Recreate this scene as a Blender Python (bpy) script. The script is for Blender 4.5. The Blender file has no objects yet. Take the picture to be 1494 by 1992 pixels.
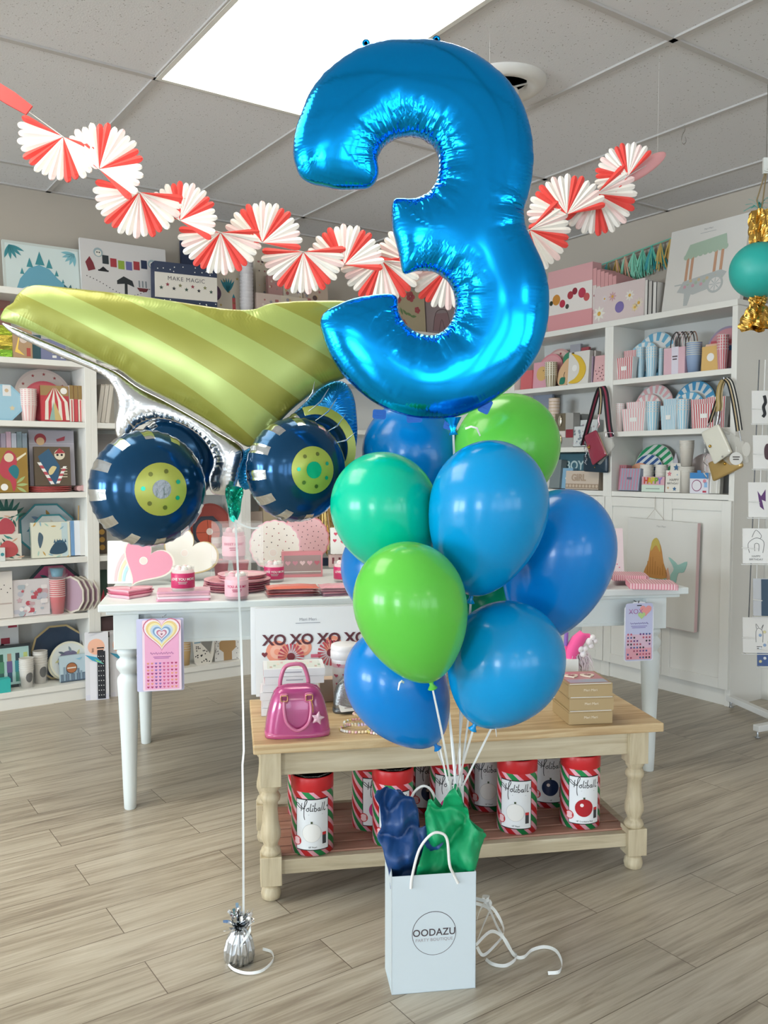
import bpy, bmesh, math, random
import numpy as np
from math import sin, cos, pi, radians, atan2, sqrt, exp
from mathutils import Vector, Matrix, noise
from mathutils.geometry import delaunay_2d_cdt
random.seed(3)
sc = bpy.context.scene
COL = sc.collection

# ------------------------------------------------------------------ camera maths (frame 1494 x 1992)
FP = 1690.0; H = 1.28; PIT = math.atan(91 / FP)
def ray(px, py):
    a = (px - 747) / FP; b = -(py - 996) / FP
    d = Vector((a, cos(PIT) + b * sin(PIT), -sin(PIT) + b * cos(PIT)))
    return d / d.y
def P(px, py, D):
    d = ray(px, py); return Vector((d.x * D, D, H + d.z * D))
def Pz(px, py, z):
    d = ray(px, py); return P(px, py, (z - H) / d.z)
def Pn(px, py, n, off):
    d = ray(px, py); return P(px, py, off / (n[0] * d.x + n[1] * d.y))
def proj(v):
    y = v.y * cos(PIT) - (v.z - H) * sin(PIT)
    u = v.y * sin(PIT) + (v.z - H) * cos(PIT)
    return 747 + FP * v.x / y, 996 - FP * u / y
A1 = radians(55.5)
D1 = (sin(A1), cos(A1)); N1 = (cos(A1), -sin(A1))          # left wall: direction, normal into the room
D2 = (-cos(A1), sin(A1)); N2 = (-sin(A1), -cos(A1))        # right wall
R1Z = atan2(D1[1], D1[0]); R2Z = atan2(-D2[1], -D2[0])
def room(u, v, z=0.0):                                       # u = n1 offset, v = n2 offset
    return Vector((u * N1[0] + v * N2[0], u * N1[1] + v * N2[1], z))
CEIL = 2.80

# ------------------------------------------------------------------ materials
def lin(h):
    if not isinstance(h, str): return tuple(h)
    h = h.lstrip('#'); o = []
    for i in (0, 2, 4):
        c = int(h[i:i + 2], 16) / 255
        o.append(c / 12.92 if c <= .04045 else ((c + .055) / 1.055) ** 2.4)
    return tuple(o)
_mc = {}
def mat(c, rough=.5, metal=0., **k):
    key = (c, rough, metal, tuple(sorted(k.items())))
    if key in _mc: return _mc[key]
    m = bpy.data.materials.new(k.get('name', 'paint') + '_' + str(c).lstrip('#'))
    m.use_nodes = True
    b = m.node_tree.nodes['Principled BSDF']
    b.inputs['Base Color'].default_value = (*lin(c), 1)
    b.inputs['Roughness'].default_value = rough
    b.inputs['Metallic'].default_value = metal
    for kk, nm in (('coat', 'Coat Weight'), ('trans', 'Transmission Weight'), ('alpha', 'Alpha'), ('ior', 'IOR'), ('sheen', 'Sheen Weight'), ('spec', 'Specular IOR Level'), ('sss', 'Subsurface Weight'), ('coatr', 'Coat Roughness')):
        if kk in k: b.inputs[nm].default_value = k[kk]
    if 'emit' in k:
        b.inputs['Emission Color'].default_value = (*lin(k.get('ecol', c)), 1)
        b.inputs['Emission Strength'].default_value = k['emit']
    if 'bump' in k:
        nt = m.node_tree
        n = nt.nodes.new('ShaderNodeTexNoise'); n.inputs['Scale'].default_value = k['bump'][0]
        n.inputs['Detail'].default_value = 4
        tc = nt.nodes.new('ShaderNodeTexCoord'); nt.links.new(tc.outputs['Object'], n.inputs['Vector'])
        bp = nt.nodes.new('ShaderNodeBump'); bp.inputs['Strength'].default_value = k['bump'][1]; bp.inputs['Distance'].default_value = k['bump'][2]
        nt.links.new(n.outputs['Fac'], bp.inputs['Height']); nt.links.new(bp.outputs['Normal'], b.inputs['Normal'])
    _mc[key] = m
    return m
class NT:
    """tiny node helper"""
    def __init__(s, name):
        s.m = bpy.data.materials.new(name); s.m.use_nodes = True; s.t = s.m.node_tree; s.b = s.t.nodes['Principled BSDF']
    def n(s, typ, ins=None, **props):
        nd = s.t.nodes.new(typ)
        for k, v in props.items(): setattr(nd, k, v)
        for k, v in (ins or {}).items(): s.put(nd.inputs[k], v)
        return nd
    def put(s, sock, v):
        if hasattr(v, 'is_output') or isinstance(v, bpy.types.NodeSocket): s.t.links.new(v, sock)
        else: sock.default_value = v
    def math(s, op, a, b=0.0, c=0.0):
        return s.n('ShaderNodeMath', {0: a, 1: b, 2: c}, operation=op).outputs[0]
    def mix(s, f, a, b):
        nd = s.t.nodes.new('ShaderNodeMix'); nd.data_type = 'RGBA'
        s.put(nd.inputs[0], f)
        for i, v in ((6, a), (7, b)):
            s.put(nd.inputs[i], (*lin(v), 1) if isinstance(v, str) else v)
        return nd.outputs[2]
    def ramp(s, f, stops):
        nd = s.t.nodes.new('ShaderNodeValToRGB'); s.put(nd.inputs[0], f)
        e = nd.color_ramp.elements
        while len(e) < len(stops): e.new(.5)
        for i, (p, c) in enumerate(stops):
            e[i].position = p; e[i].color = (*lin(c), 1)
        return nd.outputs[0]
WHITE = mat('#e4e5e0', .45, name='white_lacquer')
PAPER = mat('#eceae6', .6, name='paper')
BLACK = mat('#16171b', .5)
GOLD = mat('#c9a04a', .25, 1.0, name='gold')
GLASS = mat('#f4fafa', .04, 0, alpha=.16, name='clear_glass')
CELLO = mat('#ffffff', .08, 0, alpha=.12, name='cellophane')

# ------------------------------------------------------------------ mesh builder
class MB:
    def __init__(s): s.v = []; s.f = []; s.mi = []; s.sm = []; s.mats = []; s.M = Matrix()
    def idx(s, m):
        if m not in s.mats: s.mats.append(m)
        return s.mats.index(m)
    def add(s, vs, fs, m, smooth=False):
        o = len(s.v); i = s.idx(m)
        for v in vs: s.v.append(s.M @ Vector(v))
        for f in fs: s.f.append([o + k for k in f]); s.mi.append(i); s.sm.append(smooth)
    def box(s, x0, x1, y0, y1, z0, z1, m):
        vs = [(x, y, z) for z in (z0, z1) for y in (y0, y1) for x in (x0, x1)]
        s.add(vs, [(0, 2, 3, 1), (4, 5, 7, 6), (0, 1, 5, 4), (2, 6, 7, 3), (0, 4, 6, 2), (1, 3, 7, 5)], m)
        return s
    def prism(s, pts, y0, y1, m, smooth=False):
        n = len(pts)
        a = sum(pts[i][0] * pts[(i + 1) % n][1] - pts[(i + 1) % n][0] * pts[i][1] for i in range(n))
        if a < 0: pts = pts[::-1]
        vs = [(p[0], y0, p[1]) for p in pts] + [(p[0], y1, p[1]) for p in pts]
        s.add(vs, [tuple(range(n)), tuple(range(2 * n - 1, n - 1, -1))], m)
        s.add(vs, [(i, n + i, n + (i + 1) % n, (i + 1) % n) for i in range(n)], m, smooth)
        return s
    def patch(s, pts, y, m):                                 # a printed patch on a face that looks to -y
        return s.prism(pts, y, y + .0004, m)
    def disc(s, x, z, r, y, m, n=24, rz=None):
        return s.patch([(x + r * cos(2 * pi * i / n), z + (rz or r) * sin(2 * pi * i / n)) for i in range(n)], y, m)
    def gdisc(s, x, z, r, y, m, n=14):                        # a disc in upright slices, so that it can be bent round
        xs = [-cos(pi * i / n) for i in range(n + 1)]; vs = []
        for u in xs: q = sqrt(max(0, 1 - u * u)); vs += [(x + r * u, y, z - r * q), (x + r * u, y, z + r * q)]
        s.add(vs, [(2 * i, 2 * i + 2, 2 * i + 3, 2 * i + 1) for i in range(n)], m); return s
    def rect(s, x0, x1, z0, z1, y, m): return s.patch([(x0, z0), (x1, z0), (x1, z1), (x0, z1)], y, m)
    def lathe(s, prof, m, n=32, c=(0, 0, 0), smooth=True):
        vs = []; fs = []
        for r, z in prof:
            for i in range(n):
                a = 2 * pi * i / n; vs.append((c[0] + r * cos(a), c[1] + r * sin(a), c[2] + z))
        for j in range(len(prof) - 1):
            for i in range(n):
                k = (i + 1) % n; fs.append((j * n + i, j * n + k, (j + 1) * n + k, (j + 1) * n + i))
        s.add(vs, fs, m, smooth)
        L = len(prof)
        if prof[0][0] > 1e-5: s.add(vs[:n], [tuple(range(n))[::-1]], m)
        if prof[-1][0] > 1e-5: s.add(vs[-n:], [tuple(range(n))], m)
        return s
    def tube(s, path, r, m, n=8, closed=False, flat=1.0):
        path = [Vector(p) for p in path]; L = len(path); vs = []; fs = []; up = None
        for i, p in enumerate(path):
            t = (path[(i + 1) % L] - path[i - 1]) if closed else (path[min(i + 1, L - 1)] - path[max(i - 1, 0)])
            t.normalize()
            if up is None: up = Vector((0, 0, 1)) if abs(t.z) < .9 else Vector((1, 0, 0))
            u = (up - t * up.dot(t)); u.normalize(); w = t.cross(u); up = u
            rr = r[i] if isinstance(r, (list, tuple)) else r
            for k in range(n):
                a = 2 * pi * k / n; vs.append(p + u * rr * cos(a) + w * rr * sin(a) * flat)
        for i in range(L if closed else L - 1):
            j = (i + 1) % L
            for k in range(n):
                q = (k + 1) % n; fs.append((i * n + k, i * n + q, j * n + q, j * n + k))
        s.add(vs, fs, m, True)
        if not closed: s.add(vs[:n], [tuple(range(n))[::-1]], m); s.add(vs[-n:], [tuple(range(n))], m)
        return s
    def strip(s, path, w, m, side=None, t=.0006):           # flat ribbon
        path = [Vector(p) for p in path]; L = len(path); vs = []; fs = []
        for i, p in enumerate(path):
            tg = (path[min(i + 1, L - 1)] - path[max(i - 1, 0)]).normalized()
            sd = Vector(side(i / (L - 1)) if callable(side) else (side or (1, 0, 0)))
            sd = (sd - tg * sd.dot(tg)).normalized(); nn = tg.cross(sd)
            ww = (w(i / (L - 1)) if callable(w) else w) / 2
            vs += [p - sd * ww - nn * t / 2, p + sd * ww - nn * t / 2, p + sd * ww + nn * t / 2, p - sd * ww + nn * t / 2]
        for i in range(L - 1):
            for k in range(4):
                q = (k + 1) % 4; fs.append((i * 4 + k, i * 4 + q, i * 4 + 4 + q, i * 4 + 4 + k))
        fs += [(3, 2, 1, 0), tuple(range(4 * L - 4, 4 * L))]
        s.add(vs, fs, m, False); return s
    def ball(s, c, r, m, nu=16, nv=10):
        r = r if isinstance(r, (list, tuple)) else (r, r, r); vs = []; fs = []
        for j in range(nv + 1):
            b = -pi / 2 + pi * j / nv
            for i in range(nu):
                a = 2 * pi * i / nu
                vs.append((c[0] + r[0] * cos(b) * cos(a), c[1] + r[1] * cos(b) * sin(a), c[2] + r[2] * sin(b)))
        for j in range(nv):
            for i in range(nu):
                k = (i + 1) % nu; fs.append((j * nu + i, j * nu + k, (j + 1) * nu + k, (j + 1) * nu + i))
        s.add(vs, fs, m, True); return s
    def puff(s, pts, depth, m, p=3., n=10, cy=0, base=None):  # outline (x,z) swelling to a rounded solid
        cx = sum(q[0] for q in pts) / len(pts); cz = sum(q[1] for q in pts) / len(pts) if base is None else base
        vs = []; fs = []; N = len(pts)
        for j in range(n + 1):
            t = -cos(pi * j / n); sc_ = max(1 - abs(t) ** p, 0) ** (1 / p) if 0 < j < n else .0
            sc_ = max(sc_, .02)
            for q in pts: vs.append((cx + (q[0] - cx) * sc_, cy + t * depth / 2, cz + (q[1] - cz) * sc_))
        for j in range(n):
            for i in range(N):
                k = (i + 1) % N; fs.append((j * N + i, j * N + k, (j + 1) * N + k, (j + 1) * N + i))
        fs += [tuple(range(N))[::-1], tuple(range(n * N, (n + 1) * N))]
        s.add(vs, fs, m, True); return s
    def text(s, body, size, x, z, y, m, align='CENTER', wscale=1.0, bold=0.0, depth=.0003, spacing=1.0):
        cu = bpy.data.curves.new('t', 'FONT'); cu.body = body; cu.size = size; cu.align_x = align; cu.align_y = 'CENTER'
        cu.resolution_u = 4; cu.offset = bold; cu.space_character = spacing
        ob = bpy.data.objects.new('t', cu); COL.objects.link(ob)
        me = bpy.data.meshes.new_from_object(ob.evaluated_get(bpy.context.evaluated_depsgraph_get()))
        vs = [(x + v.co.x * wscale, y, z + v.co.y) for v in me.vertices]
        s.add(vs, [tuple(p.vertices) for p in me.polygons], m)
        bpy.data.objects.remove(ob); bpy.data.meshes.remove(me); bpy.data.curves.remove(cu)
        return s
    def scribble(s, x, z, w, h, y, m, n=9, r=.0007):          # lettering too small to read: a running pen line
        s.tube([(x + w * (i / (n * 4) - .5), y, z + h * .5 * sin(i * 1.57) * (1 if i % 8 < 5 else .5)) for i in range(n * 4 + 1)], r, m, 4, flat=.35); return s
    def bars(s, x, z, w, h, y, m, n=2):                        # lines of print too small to read
        for k in range(n):
            x0 = x - w / 2 + w * .06 * (k % 2); x1 = x + w / 2 - w * .1 * (k % 2); zc = z - h * (k + .5) / n
            for j in range(8): s.rect(x0 + (x1 - x0) * j / 8, x0 + (x1 - x0) * (j + 1) / 8, zc - h * .12, zc + h * .12, y, m)
        return s
    def build(s, name, parent=None, loc=(0, 0, 0), rot=(0, 0, 0), bevel=0, solid=0, subsurf=0):
        me = bpy.data.meshes.new(name); me.from_pydata([tuple(v) for v in s.v], [], s.f)
        for m in s.mats: me.materials.append(m)
        me.polygons.foreach_set('material_index', s.mi); me.polygons.foreach_set('use_smooth', s.sm)
        me.update()
        o = bpy.data.objects.new(name, me); COL.objects.link(o)
        o.location = loc; o.rotation_euler = rot
        if parent: o.parent = parent
        if bevel:
            b = o.modifiers.new('bevel', 'BEVEL'); b.width = bevel; b.segments = 2; b.limit_method = 'ANGLE'; b.angle_limit = radians(50)
        if solid:
            b = o.modifiers.new('thick', 'SOLIDIFY'); b.thickness = solid; b.offset = 0
        if subsurf:
            b = o.modifiers.new('sub', 'SUBSURF'); b.levels = b.render_levels = subsurf
        return o
def tag(o, label, cat, group=None, kind=None):
    o['label'] = label; o['category'] = cat
    if group: o['group'] = group
    if kind: o['kind'] = kind
    return o
def empty(name, label, cat, loc=(0, 0, 0), rot=(0, 0, 0), group=None):
    o = bpy.data.objects.new(name, None); COL.objects.link(o); o.location = loc; o.rotation_euler = rot
    o.empty_display_size = .05
    return tag(o, label, cat, group)
def structure(o): o['kind'] = 'structure'; return o
def dup(o, name=None, loc=None, rot=None, parent=None):
    c = o.copy(); COL.objects.link(c)
    if name: c.name = name
    if loc is not None: c.location = loc
    if rot is not None: c.rotation_euler = rot
    if parent is not None: c.parent = parent
    for ch in o.children:
        dup(ch, parent=c)
    return c

# ------------------------------------------------------------------ 2-D outlines
def circ(r, n=40, x=0, z=0, rz=None): return [(x + r * cos(2 * pi * i / n), z + (rz or r) * sin(2 * pi * i / n)) for i in range(n)]
def polyg(r, k, ph=0): return [(r * cos(2 * pi * i / k + ph), r * sin(2 * pi * i / k + ph)) for i in range(k)]
def scallop(r, k=16, amp=.035, n=128): return [(r * (1 - amp + amp * abs(sin(k * pi * i / n)) * 1.3) * cos(2 * pi * i / n), r * (1 - amp + amp * abs(sin(k * pi * i / n)) * 1.3) * sin(2 * pi * i / n)) for i in range(n)]
def heart(r, n=48, x=0, z=0):
    o = []
    for i in range(n):
        t = 2 * pi * i / n
        o.append((x + r * 16 * sin(t) ** 3 / 16.5, z + r * (13 * cos(t) - 5 * cos(2 * t) - 2 * cos(3 * t) - cos(4 * t) + 2) / 16.5))
    return o
def star(r, k=5, inner=.5, x=0, z=0): return [(x + (r if i % 2 == 0 else r * inner) * sin(pi * i / k), z + (r if i % 2 == 0 else r * inner) * cos(pi * i / k)) for i in range(2 * k)]
def ell(rx, rz, n=24): return [(rx * cos(2 * pi * i / n), rz * sin(2 * pi * i / n)) for i in range(n)]
def rrect(w, h, r, n=5, x=0, z=0):
    o = []
    for cx, cz, a in ((w / 2 - r, h / 2 - r, 0), (-w / 2 + r, h / 2 - r, 90), (-w / 2 + r, -h / 2 + r, 180), (w / 2 - r, -h / 2 + r, 270)):
        for i in range(n + 1):
            t = radians(a + 90 * i / n); o.append((x + cx + r * cos(t), z + cz + r * sin(t)))
    return o
def catmull(pts, per=6, closed=True):
    n = len(pts); o = []
    rng = range(n) if closed else range(n - 1)
    g = (lambda i: Vector(pts[i % n])) if closed else (lambda i: Vector(pts[min(max(i, 0), n - 1)]))
    for i in rng:
        a, b, c, d = g(i - 1), g(i), g(i + 1), g(i + 2)
        for k in range(per):
            t = k / per
            o.append(.5 * (2 * b + (c - a) * t + (2 * a - 5 * b + 4 * c - d) * t * t + (3 * b - a - 3 * c + d) * t ** 3))
    if not closed: o.append(g(n - 1))
    return o
def inside(px, pz, poly):
    r = np.zeros(px.shape, bool); n = len(poly)
    for i in range(n):
        x0, z0 = poly[i]; x1, z1 = poly[(i + 1) % n]
        if z0 == z1: continue
        c = ((z0 > pz) != (z1 > pz)) & (px < (x1 - x0) * (pz - z0) / (z1 - z0) + x0)
        r ^= c
    return r
def fill(poly, res, rings=(.35, .8)):
    """triangulated fill of an outline: vertices, faces, distance to edge, arc length of nearest edge point"""
    B = [Vector((p[0], p[1])) for p in poly]; n = len(B)
    seg = [(B[(i + 1) % n] - B[i]).length for i in range(n)]; tot = sum(seg); m = max(24, int(tot / res))
    pts = []; S = []; acc = 0; i = 0
    for k in range(m):
        s = tot * k / m
        while acc + seg[i] < s: acc += seg[i]; i += 1
        pts.append(B[i].lerp(B[(i + 1) % n], (s - acc) / max(seg[i], 1e-9))); S.append(s)
    bp = np.array([(p.x, p.y) for p in pts])
    tg = np.roll(bp, -1, 0) - np.roll(bp, 1, 0); tg /= np.linalg.norm(tg, axis=1)[:, None] + 1e-12
    area = np.sum(bp[:, 0] * np.roll(bp[:, 1], -1) - np.roll(bp[:, 0], -1) * bp[:, 1])
    nrm = np.stack([-tg[:, 1], tg[:, 0]], 1) * (1 if area > 0 else -1)
    ang = np.arctan2(tg[:, 1], tg[:, 0]); dk = np.roll(ang, -3) - np.roll(ang, 3); dk = (dk + pi) % (2 * pi) - pi
    curv = dk * (1 if area > 0 else -1)                       # > 0 convex, < 0 concave
    cand = [bp + nrm * res * q for q in rings]
    x0, z0 = bp.min(0); x1, z1 = bp.max(0)
    gx, gz = np.meshgrid(np.arange(x0, x1, res), np.arange(z0, z1, res * .87))
    gx = gx + (np.arange(gx.shape[0]) % 2)[:, None] * res * .5
    grid = np.stack([gx.ravel(), gz.ravel()], 1)
    def dist(q):
        out = np.empty(len(q)); ix = np.empty(len(q), int)
        for a in range(0, len(q), 800):
            d = ((q[a:a + 800, None, :] - bp[None]) ** 2).sum(2); ix[a:a + 800] = d.argmin(1); out[a:a + 800] = np.sqrt(d.min(1))
        return out, ix
    keep = []
    for q, lim in [(c, res * r * .8) for c, r in zip(cand, rings)] + [(grid, res * (max(rings) + .55 if rings else .6))]:
        if not len(q): continue
        d, _ = dist(q); k = inside(q[:, 0], q[:, 1], bp) & (d >= lim); keep.append(q[k])
    allp = np.concatenate([bp] + keep)
    r = delaunay_2d_cdt([Vector(p) for p in allp], [(i, (i + 1) % m) for i in range(m)], [], 1, 1e-7)
    V = np.array([(v.x, v.y) for v in r[0]]); F = [tuple(f) for f in r[2]]
    d, ix = dist(V); d[d < 1e-5] = 0
    return V, F, d, np.array(S)[ix], curv[ix], tot
def poisson(poly, V, n=150, it=900):
    a = np.array(poly); x0, z0 = a.min(0); x1, z1 = a.max(0); h = max(x1 - x0, z1 - z0) / n
    gx, gz = np.meshgrid(np.arange(x0 - 2 * h, x1 + 2 * h, h), np.arange(z0 - 2 * h, z1 + 2 * h, h))
    mk = inside(gx, gz, [tuple(p) for p in a]); u = np.zeros(gx.shape)
    for _ in range(it):
        s = np.zeros_like(u)
        s[1:-1, 1:-1] = (u[:-2, 1:-1] + u[2:, 1:-1] + u[1:-1, :-2] + u[1:-1, 2:] + h * h) / 4
        u = s * mk
    fx = (V[:, 0] - (x0 - 2 * h)) / h; fz = (V[:, 1] - (z0 - 2 * h)) / h
    i = fx.astype(int); j = fz.astype(int); tx = fx - i; tz = fz - j
    return (u[j, i] * (1 - tx) * (1 - tz) + u[j, i + 1] * tx * (1 - tz) + u[j + 1, i] * (1 - tx) * tz + u[j + 1, i + 1] * tx * tz)
def inflate(name, poly, res, m, k=.85, parent=None, pleat=.12, lam=.03, L=.05, seed=1, concave=1.0, base=.35, flange=.006, grid=150, backk=1.0, loc=(0, 0, 0), rot=(0, 0, 0), zmap=None, creases=0):
    """a foil balloon: outline (x,z) swelling to both sides of y=0, crimped along its seam"""
    poly = [tuple(p) for p in poly]
    V, F, d, s, cv, tot = fill(poly, res)
    u = np.maximum(poisson(poly, V, grid), 0); w = np.sqrt(u) * k
    rnd = random.Random(seed); ph = [rnd.uniform(0, 6.28) for _ in range(5)]
    n1 = max(1, round(tot / lam))
    wave = np.sin(2 * pi * s * n1 / tot + ph[0] + 1.3 * np.sin(2 * pi * s * round(n1 * .31) / tot + ph[1])) + .5 * np.sin(2 * pi * s * round(n1 * 2.3) / tot + ph[2])
    fade = np.clip(1.15 - d / .085, 0, 1); wt = (base + concave * np.clip(-cv * 2.5, 0, 1.2)) * fade
    w = w * (1 + pleat * wt * wave * np.exp(-d / L))
    # a smooth mid-scale dimpling of the skin
    w = w * (1 + .012 * np.sin(V[:, 0] * 37 + ph[3]) * np.sin(V[:, 1] * 31 + ph[4]))
    for k in range(creases):                                  # folds running in from the tight inner curves
        s0 = rnd.choice(list(s[(cv < -.12) & (d == 0)])); q = np.abs((s - s0 + tot / 2) % tot - tot / 2)
        w = w * (1 - .075 * np.exp(-(q / (.0045 + .03 * d)) ** 2) * np.exp(-d / .10) * fade)
    w[d == 0] = 0
    N = len(V); yo = np.zeros(N) if zmap is None else np.array([zmap(a, b) for a, b in V])
    vs = [(V[i, 0], -w[i] + yo[i], V[i, 1]) for i in range(N)]; idx = list(range(N)); A = list(zip(s, d, wt))
    for i in range(N):
        if d[i] > 0: idx[i] = len(vs); vs.append((V[i, 0], w[i] * backk + yo[i], V[i, 1])); A.append((s[i], d[i], wt[i]))
    a2 = [sum(V[f[k], 0] * V[f[(k + 1) % 3], 1] - V[f[(k + 1) % 3], 0] * V[f[k], 1] for k in range(3)) for f in F]
    fs = []
    for f, ar in zip(F, a2):
        g = f if ar > 0 else f[::-1]
        fs.append(g); fs.append(tuple(idx[q] for q in g[::-1]))
    me = bpy.data.meshes.new(name); me.from_pydata(vs, [], fs)
    for nm, c in (('seam_s', 0), ('seam_d', 1), ('seam_w', 2)):
        at = me.attributes.new(nm, 'FLOAT', 'POINT'); at.data.foreach_set('value', [float(q[c]) for q in A])
    me.polygons.foreach_set('use_smooth', [True] * len(fs)); me.materials.append(m); me.update()
    o = bpy.data.objects.new(name, me); COL.objects.link(o); o.location = loc; o.rotation_euler = rot
    if parent: o.parent = parent
    return o
def foil(name, col, rough=.12, metal=1.0, fine=.0075, strength=.5, colour=None, extra=0.0):
    t = NT(name)
    b = t.b; b.inputs['Roughness'].default_value = rough; b.inputs['Metallic'].default_value = metal
    b.inputs['Base Color'].default_value = (*lin(col), 1)
    s = t.n('ShaderNodeAttribute', attribute_name='seam_s').outputs['Fac']; d = t.n('ShaderNodeAttribute', attribute_name='seam_d').outputs['Fac']; w = t.n('ShaderNodeAttribute', attribute_name='seam_w').outputs['Fac']
    wob = t.n('ShaderNodeTexNoise', {'Scale': 9.0, 'Detail': 1.0, 'Vector': t.n('ShaderNodeTexCoord').outputs['Object']}).outputs['Fac']
    sn = t.math('SINE', t.math('MULTIPLY_ADD', s, 6.2832 / fine, t.math('MULTIPLY', wob, 9.0)))
    fall = t.math('EXPONENT', t.math('MULTIPLY', d, -38.0))
    h = t.math('MULTIPLY', t.math('MULTIPLY', sn, fall), w)
    if extra: h = t.math('ADD', h, t.math('MULTIPLY', wob, extra))
    bp = t.n('ShaderNodeBump', {'Height': h, 'Strength': strength, 'Distance': .0022})
    t.put(b.inputs['Normal'], bp.outputs['Normal'])
    if colour: t.put(b.inputs['Base Color'], colour(t))
    return t.m
def crumple(name, poly, res, m, amp, freq, seed=0, parent=None, solid=.0004, loc=(0, 0, 0), rot=(0, 0, 0), bow=0.0, smooth=False):
    """a creased thin sheet filling an outline in the x-z plane"""
    V, F, d, s, cv, tot = fill([tuple(p) for p in poly], res, ())
    vs = []
    zs = V[:, 1]; z0 = zs.min(); xm = V[:, 0].mean()
    for x, z in V:
        q = Vector((x * freq + seed * 7.1, z * freq * .55, seed * 3.3))
        y = (1 - 2.6 * abs(noise.noise(q))) * amp * 1.25 + abs(noise.noise(q * 2.3)) * amp * .7
        y += bow * ((x - xm) ** 2) * 20
        vs.append((x + noise.noise(q * 1.7 + Vector((5, 1, 2))) * amp * .06, y * min(1, (z - z0) / .08 + .25), z))
    b = MB(); b.add(vs, F, m, smooth)
    return b.build(name, parent, loc, rot, solid=solid)
# ------------------------------------------------------------------ the room shell
FRONT1 = Vector(Pz(0, 1385, 0)[:2]).dot(Vector(N1)); FRONT2 = Vector(Pz(1400, 1371, 0)[:2]).dot(Vector(N2))
WALL1 = FRONT1 - .31; WALL2 = FRONT2 - .31
U1, V1 = 5.6, 7.5                                            # the storefront sides, behind the camera
def plank_floor():
    t = NT('vinyl_plank_floor')
    g = t.n('ShaderNodeTexCoord').outputs['Object']
    mp = t.n('ShaderNodeMapping', {'Vector': g, 'Rotation': (0, 0, -R1Z)}).outputs[0]
    br = t.n('ShaderNodeTexBrick', {'Vector': mp, 'Color1': (0, 0, 0, 1), 'Color2': (1, 1, 1, 1), 'Mortar': (.5, .5, .5, 1), 'Scale': 1.0, 'Mortar Size': .0012, 'Mortar Smooth': .0, 'Bias': 0.0, 'Brick Width': 1.15, 'Row Height': .165}, offset=.37, offset_frequency=2)
    tone = br.outputs['Color']
    sh = t.n('ShaderNodeVectorMath', {0: mp, 1: t.n('ShaderNodeVectorMath', {0: tone, 'Scale': 9.0}, operation='SCALE').outputs[0]}, operation='ADD').outputs[0]
    st = t.n('ShaderNodeMapping', {'Vector': sh, 'Scale': (1.1, 15.0, 1.0)}).outputs[0]
    n1 = t.n('ShaderNodeTexNoise', {'Vector': st, 'Scale': 2.2, 'Detail': 7.0, 'Roughness': .62, 'Distortion': .7}).outputs['Fac']
    st2 = t.n('ShaderNodeMapping', {'Vector': sh, 'Scale': (2.0, 70.0, 1.0)}).outputs[0]
    n2 = t.n('ShaderNodeTexNoise', {'Vector': st2, 'Scale': 2.0, 'Detail': 3.0, 'Roughness': .6}).outputs['Fac']
    f = t.math('ADD', t.math('MULTIPLY', n1, .8), t.math('ADD', t.math('MULTIPLY', n2, .28), t.math('MULTIPLY', t.n('ShaderNodeSeparateColor', {0: tone}).outputs[0], .10)))
    col = t.ramp(f, [(.30, '#7a6f61'), (.48, '#9f9382'), (.60, '#b6ab99'), (.80, '#cac1b1')])
    seam = t.mix(br.outputs['Fac'], col, '#6b5f50')
    t.put(t.b.inputs['Base Color'], seam)
    t.put(t.b.inputs['Roughness'], t.math('MULTIPLY_ADD', n1, .25, .22))
    bp = t.n('ShaderNodeBump', {'Height': t.math('SUBTRACT', n2, t.math('MULTIPLY', br.outputs['Fac'], 1.5)), 'Strength': .12, 'Distance': .002})
    t.put(t.b.inputs['Normal'], bp.outputs['Normal'])
    return t.m
def room_slab(name, z0, z1, m):
    b = MB(); c = [room(WALL1 - .1, WALL2 - .1), room(U1 + .1, WALL2 - .1), room(U1 + .1, V1 + .1), room(WALL1 - .1, V1 + .1)]
    vs = [(p.x, p.y, z0) for p in c] + [(p.x, p.y, z1) for p in c]
    fs = [(0, 1, 2, 3), (7, 6, 5, 4)] + [(i, 4 + i, 4 + (i + 1) % 4, (i + 1) % 4) for i in range(4)]
    b.add(vs, fs, m); o = b.build(name)
    bm = bmesh.new(); bm.from_mesh(o.data); bmesh.ops.recalc_face_normals(bm, faces=bm.faces); bm.to_mesh(o.data); bm.free()
    return structure(o)
room_slab('floor', -.1, 0, plank_floor())
def ceiling_mat():
    t = NT('mineral_fibre_tile'); g = t.n('ShaderNodeTexCoord').outputs['Object']
    v = t.n('ShaderNodeTexVoronoi', {'Vector': g, 'Scale': 75.0}).outputs['Distance']
    n = t.n('ShaderNodeTexNoise', {'Vector': g, 'Scale': 40.0, 'Detail': 2.0}).outputs['Fac']
    pit = t.math('MULTIPLY', t.math('LESS_THAN', v, .20), t.math('GREATER_THAN', n, .50))
    t.put(t.b.inputs['Base Color'], t.mix(pit, '#e2e1e3', '#b3afae'))
    t.b.inputs['Roughness'].default_value = .9
    t.put(t.b.inputs['Normal'], t.n('ShaderNodeBump', {'Height': t.n('ShaderNodeTexNoise', {'Vector': g, 'Scale': 160.0, 'Detail': 3.0}).outputs['Fac'], 'Strength': .25, 'Distance': .003}).outputs[0])
    return t.m
room_slab('ceiling', CEIL, CEIL + .1, ceiling_mat())
WALLM = mat('#bab0a3', .8, bump=(60, .08, .002), name='wall_paint')
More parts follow.
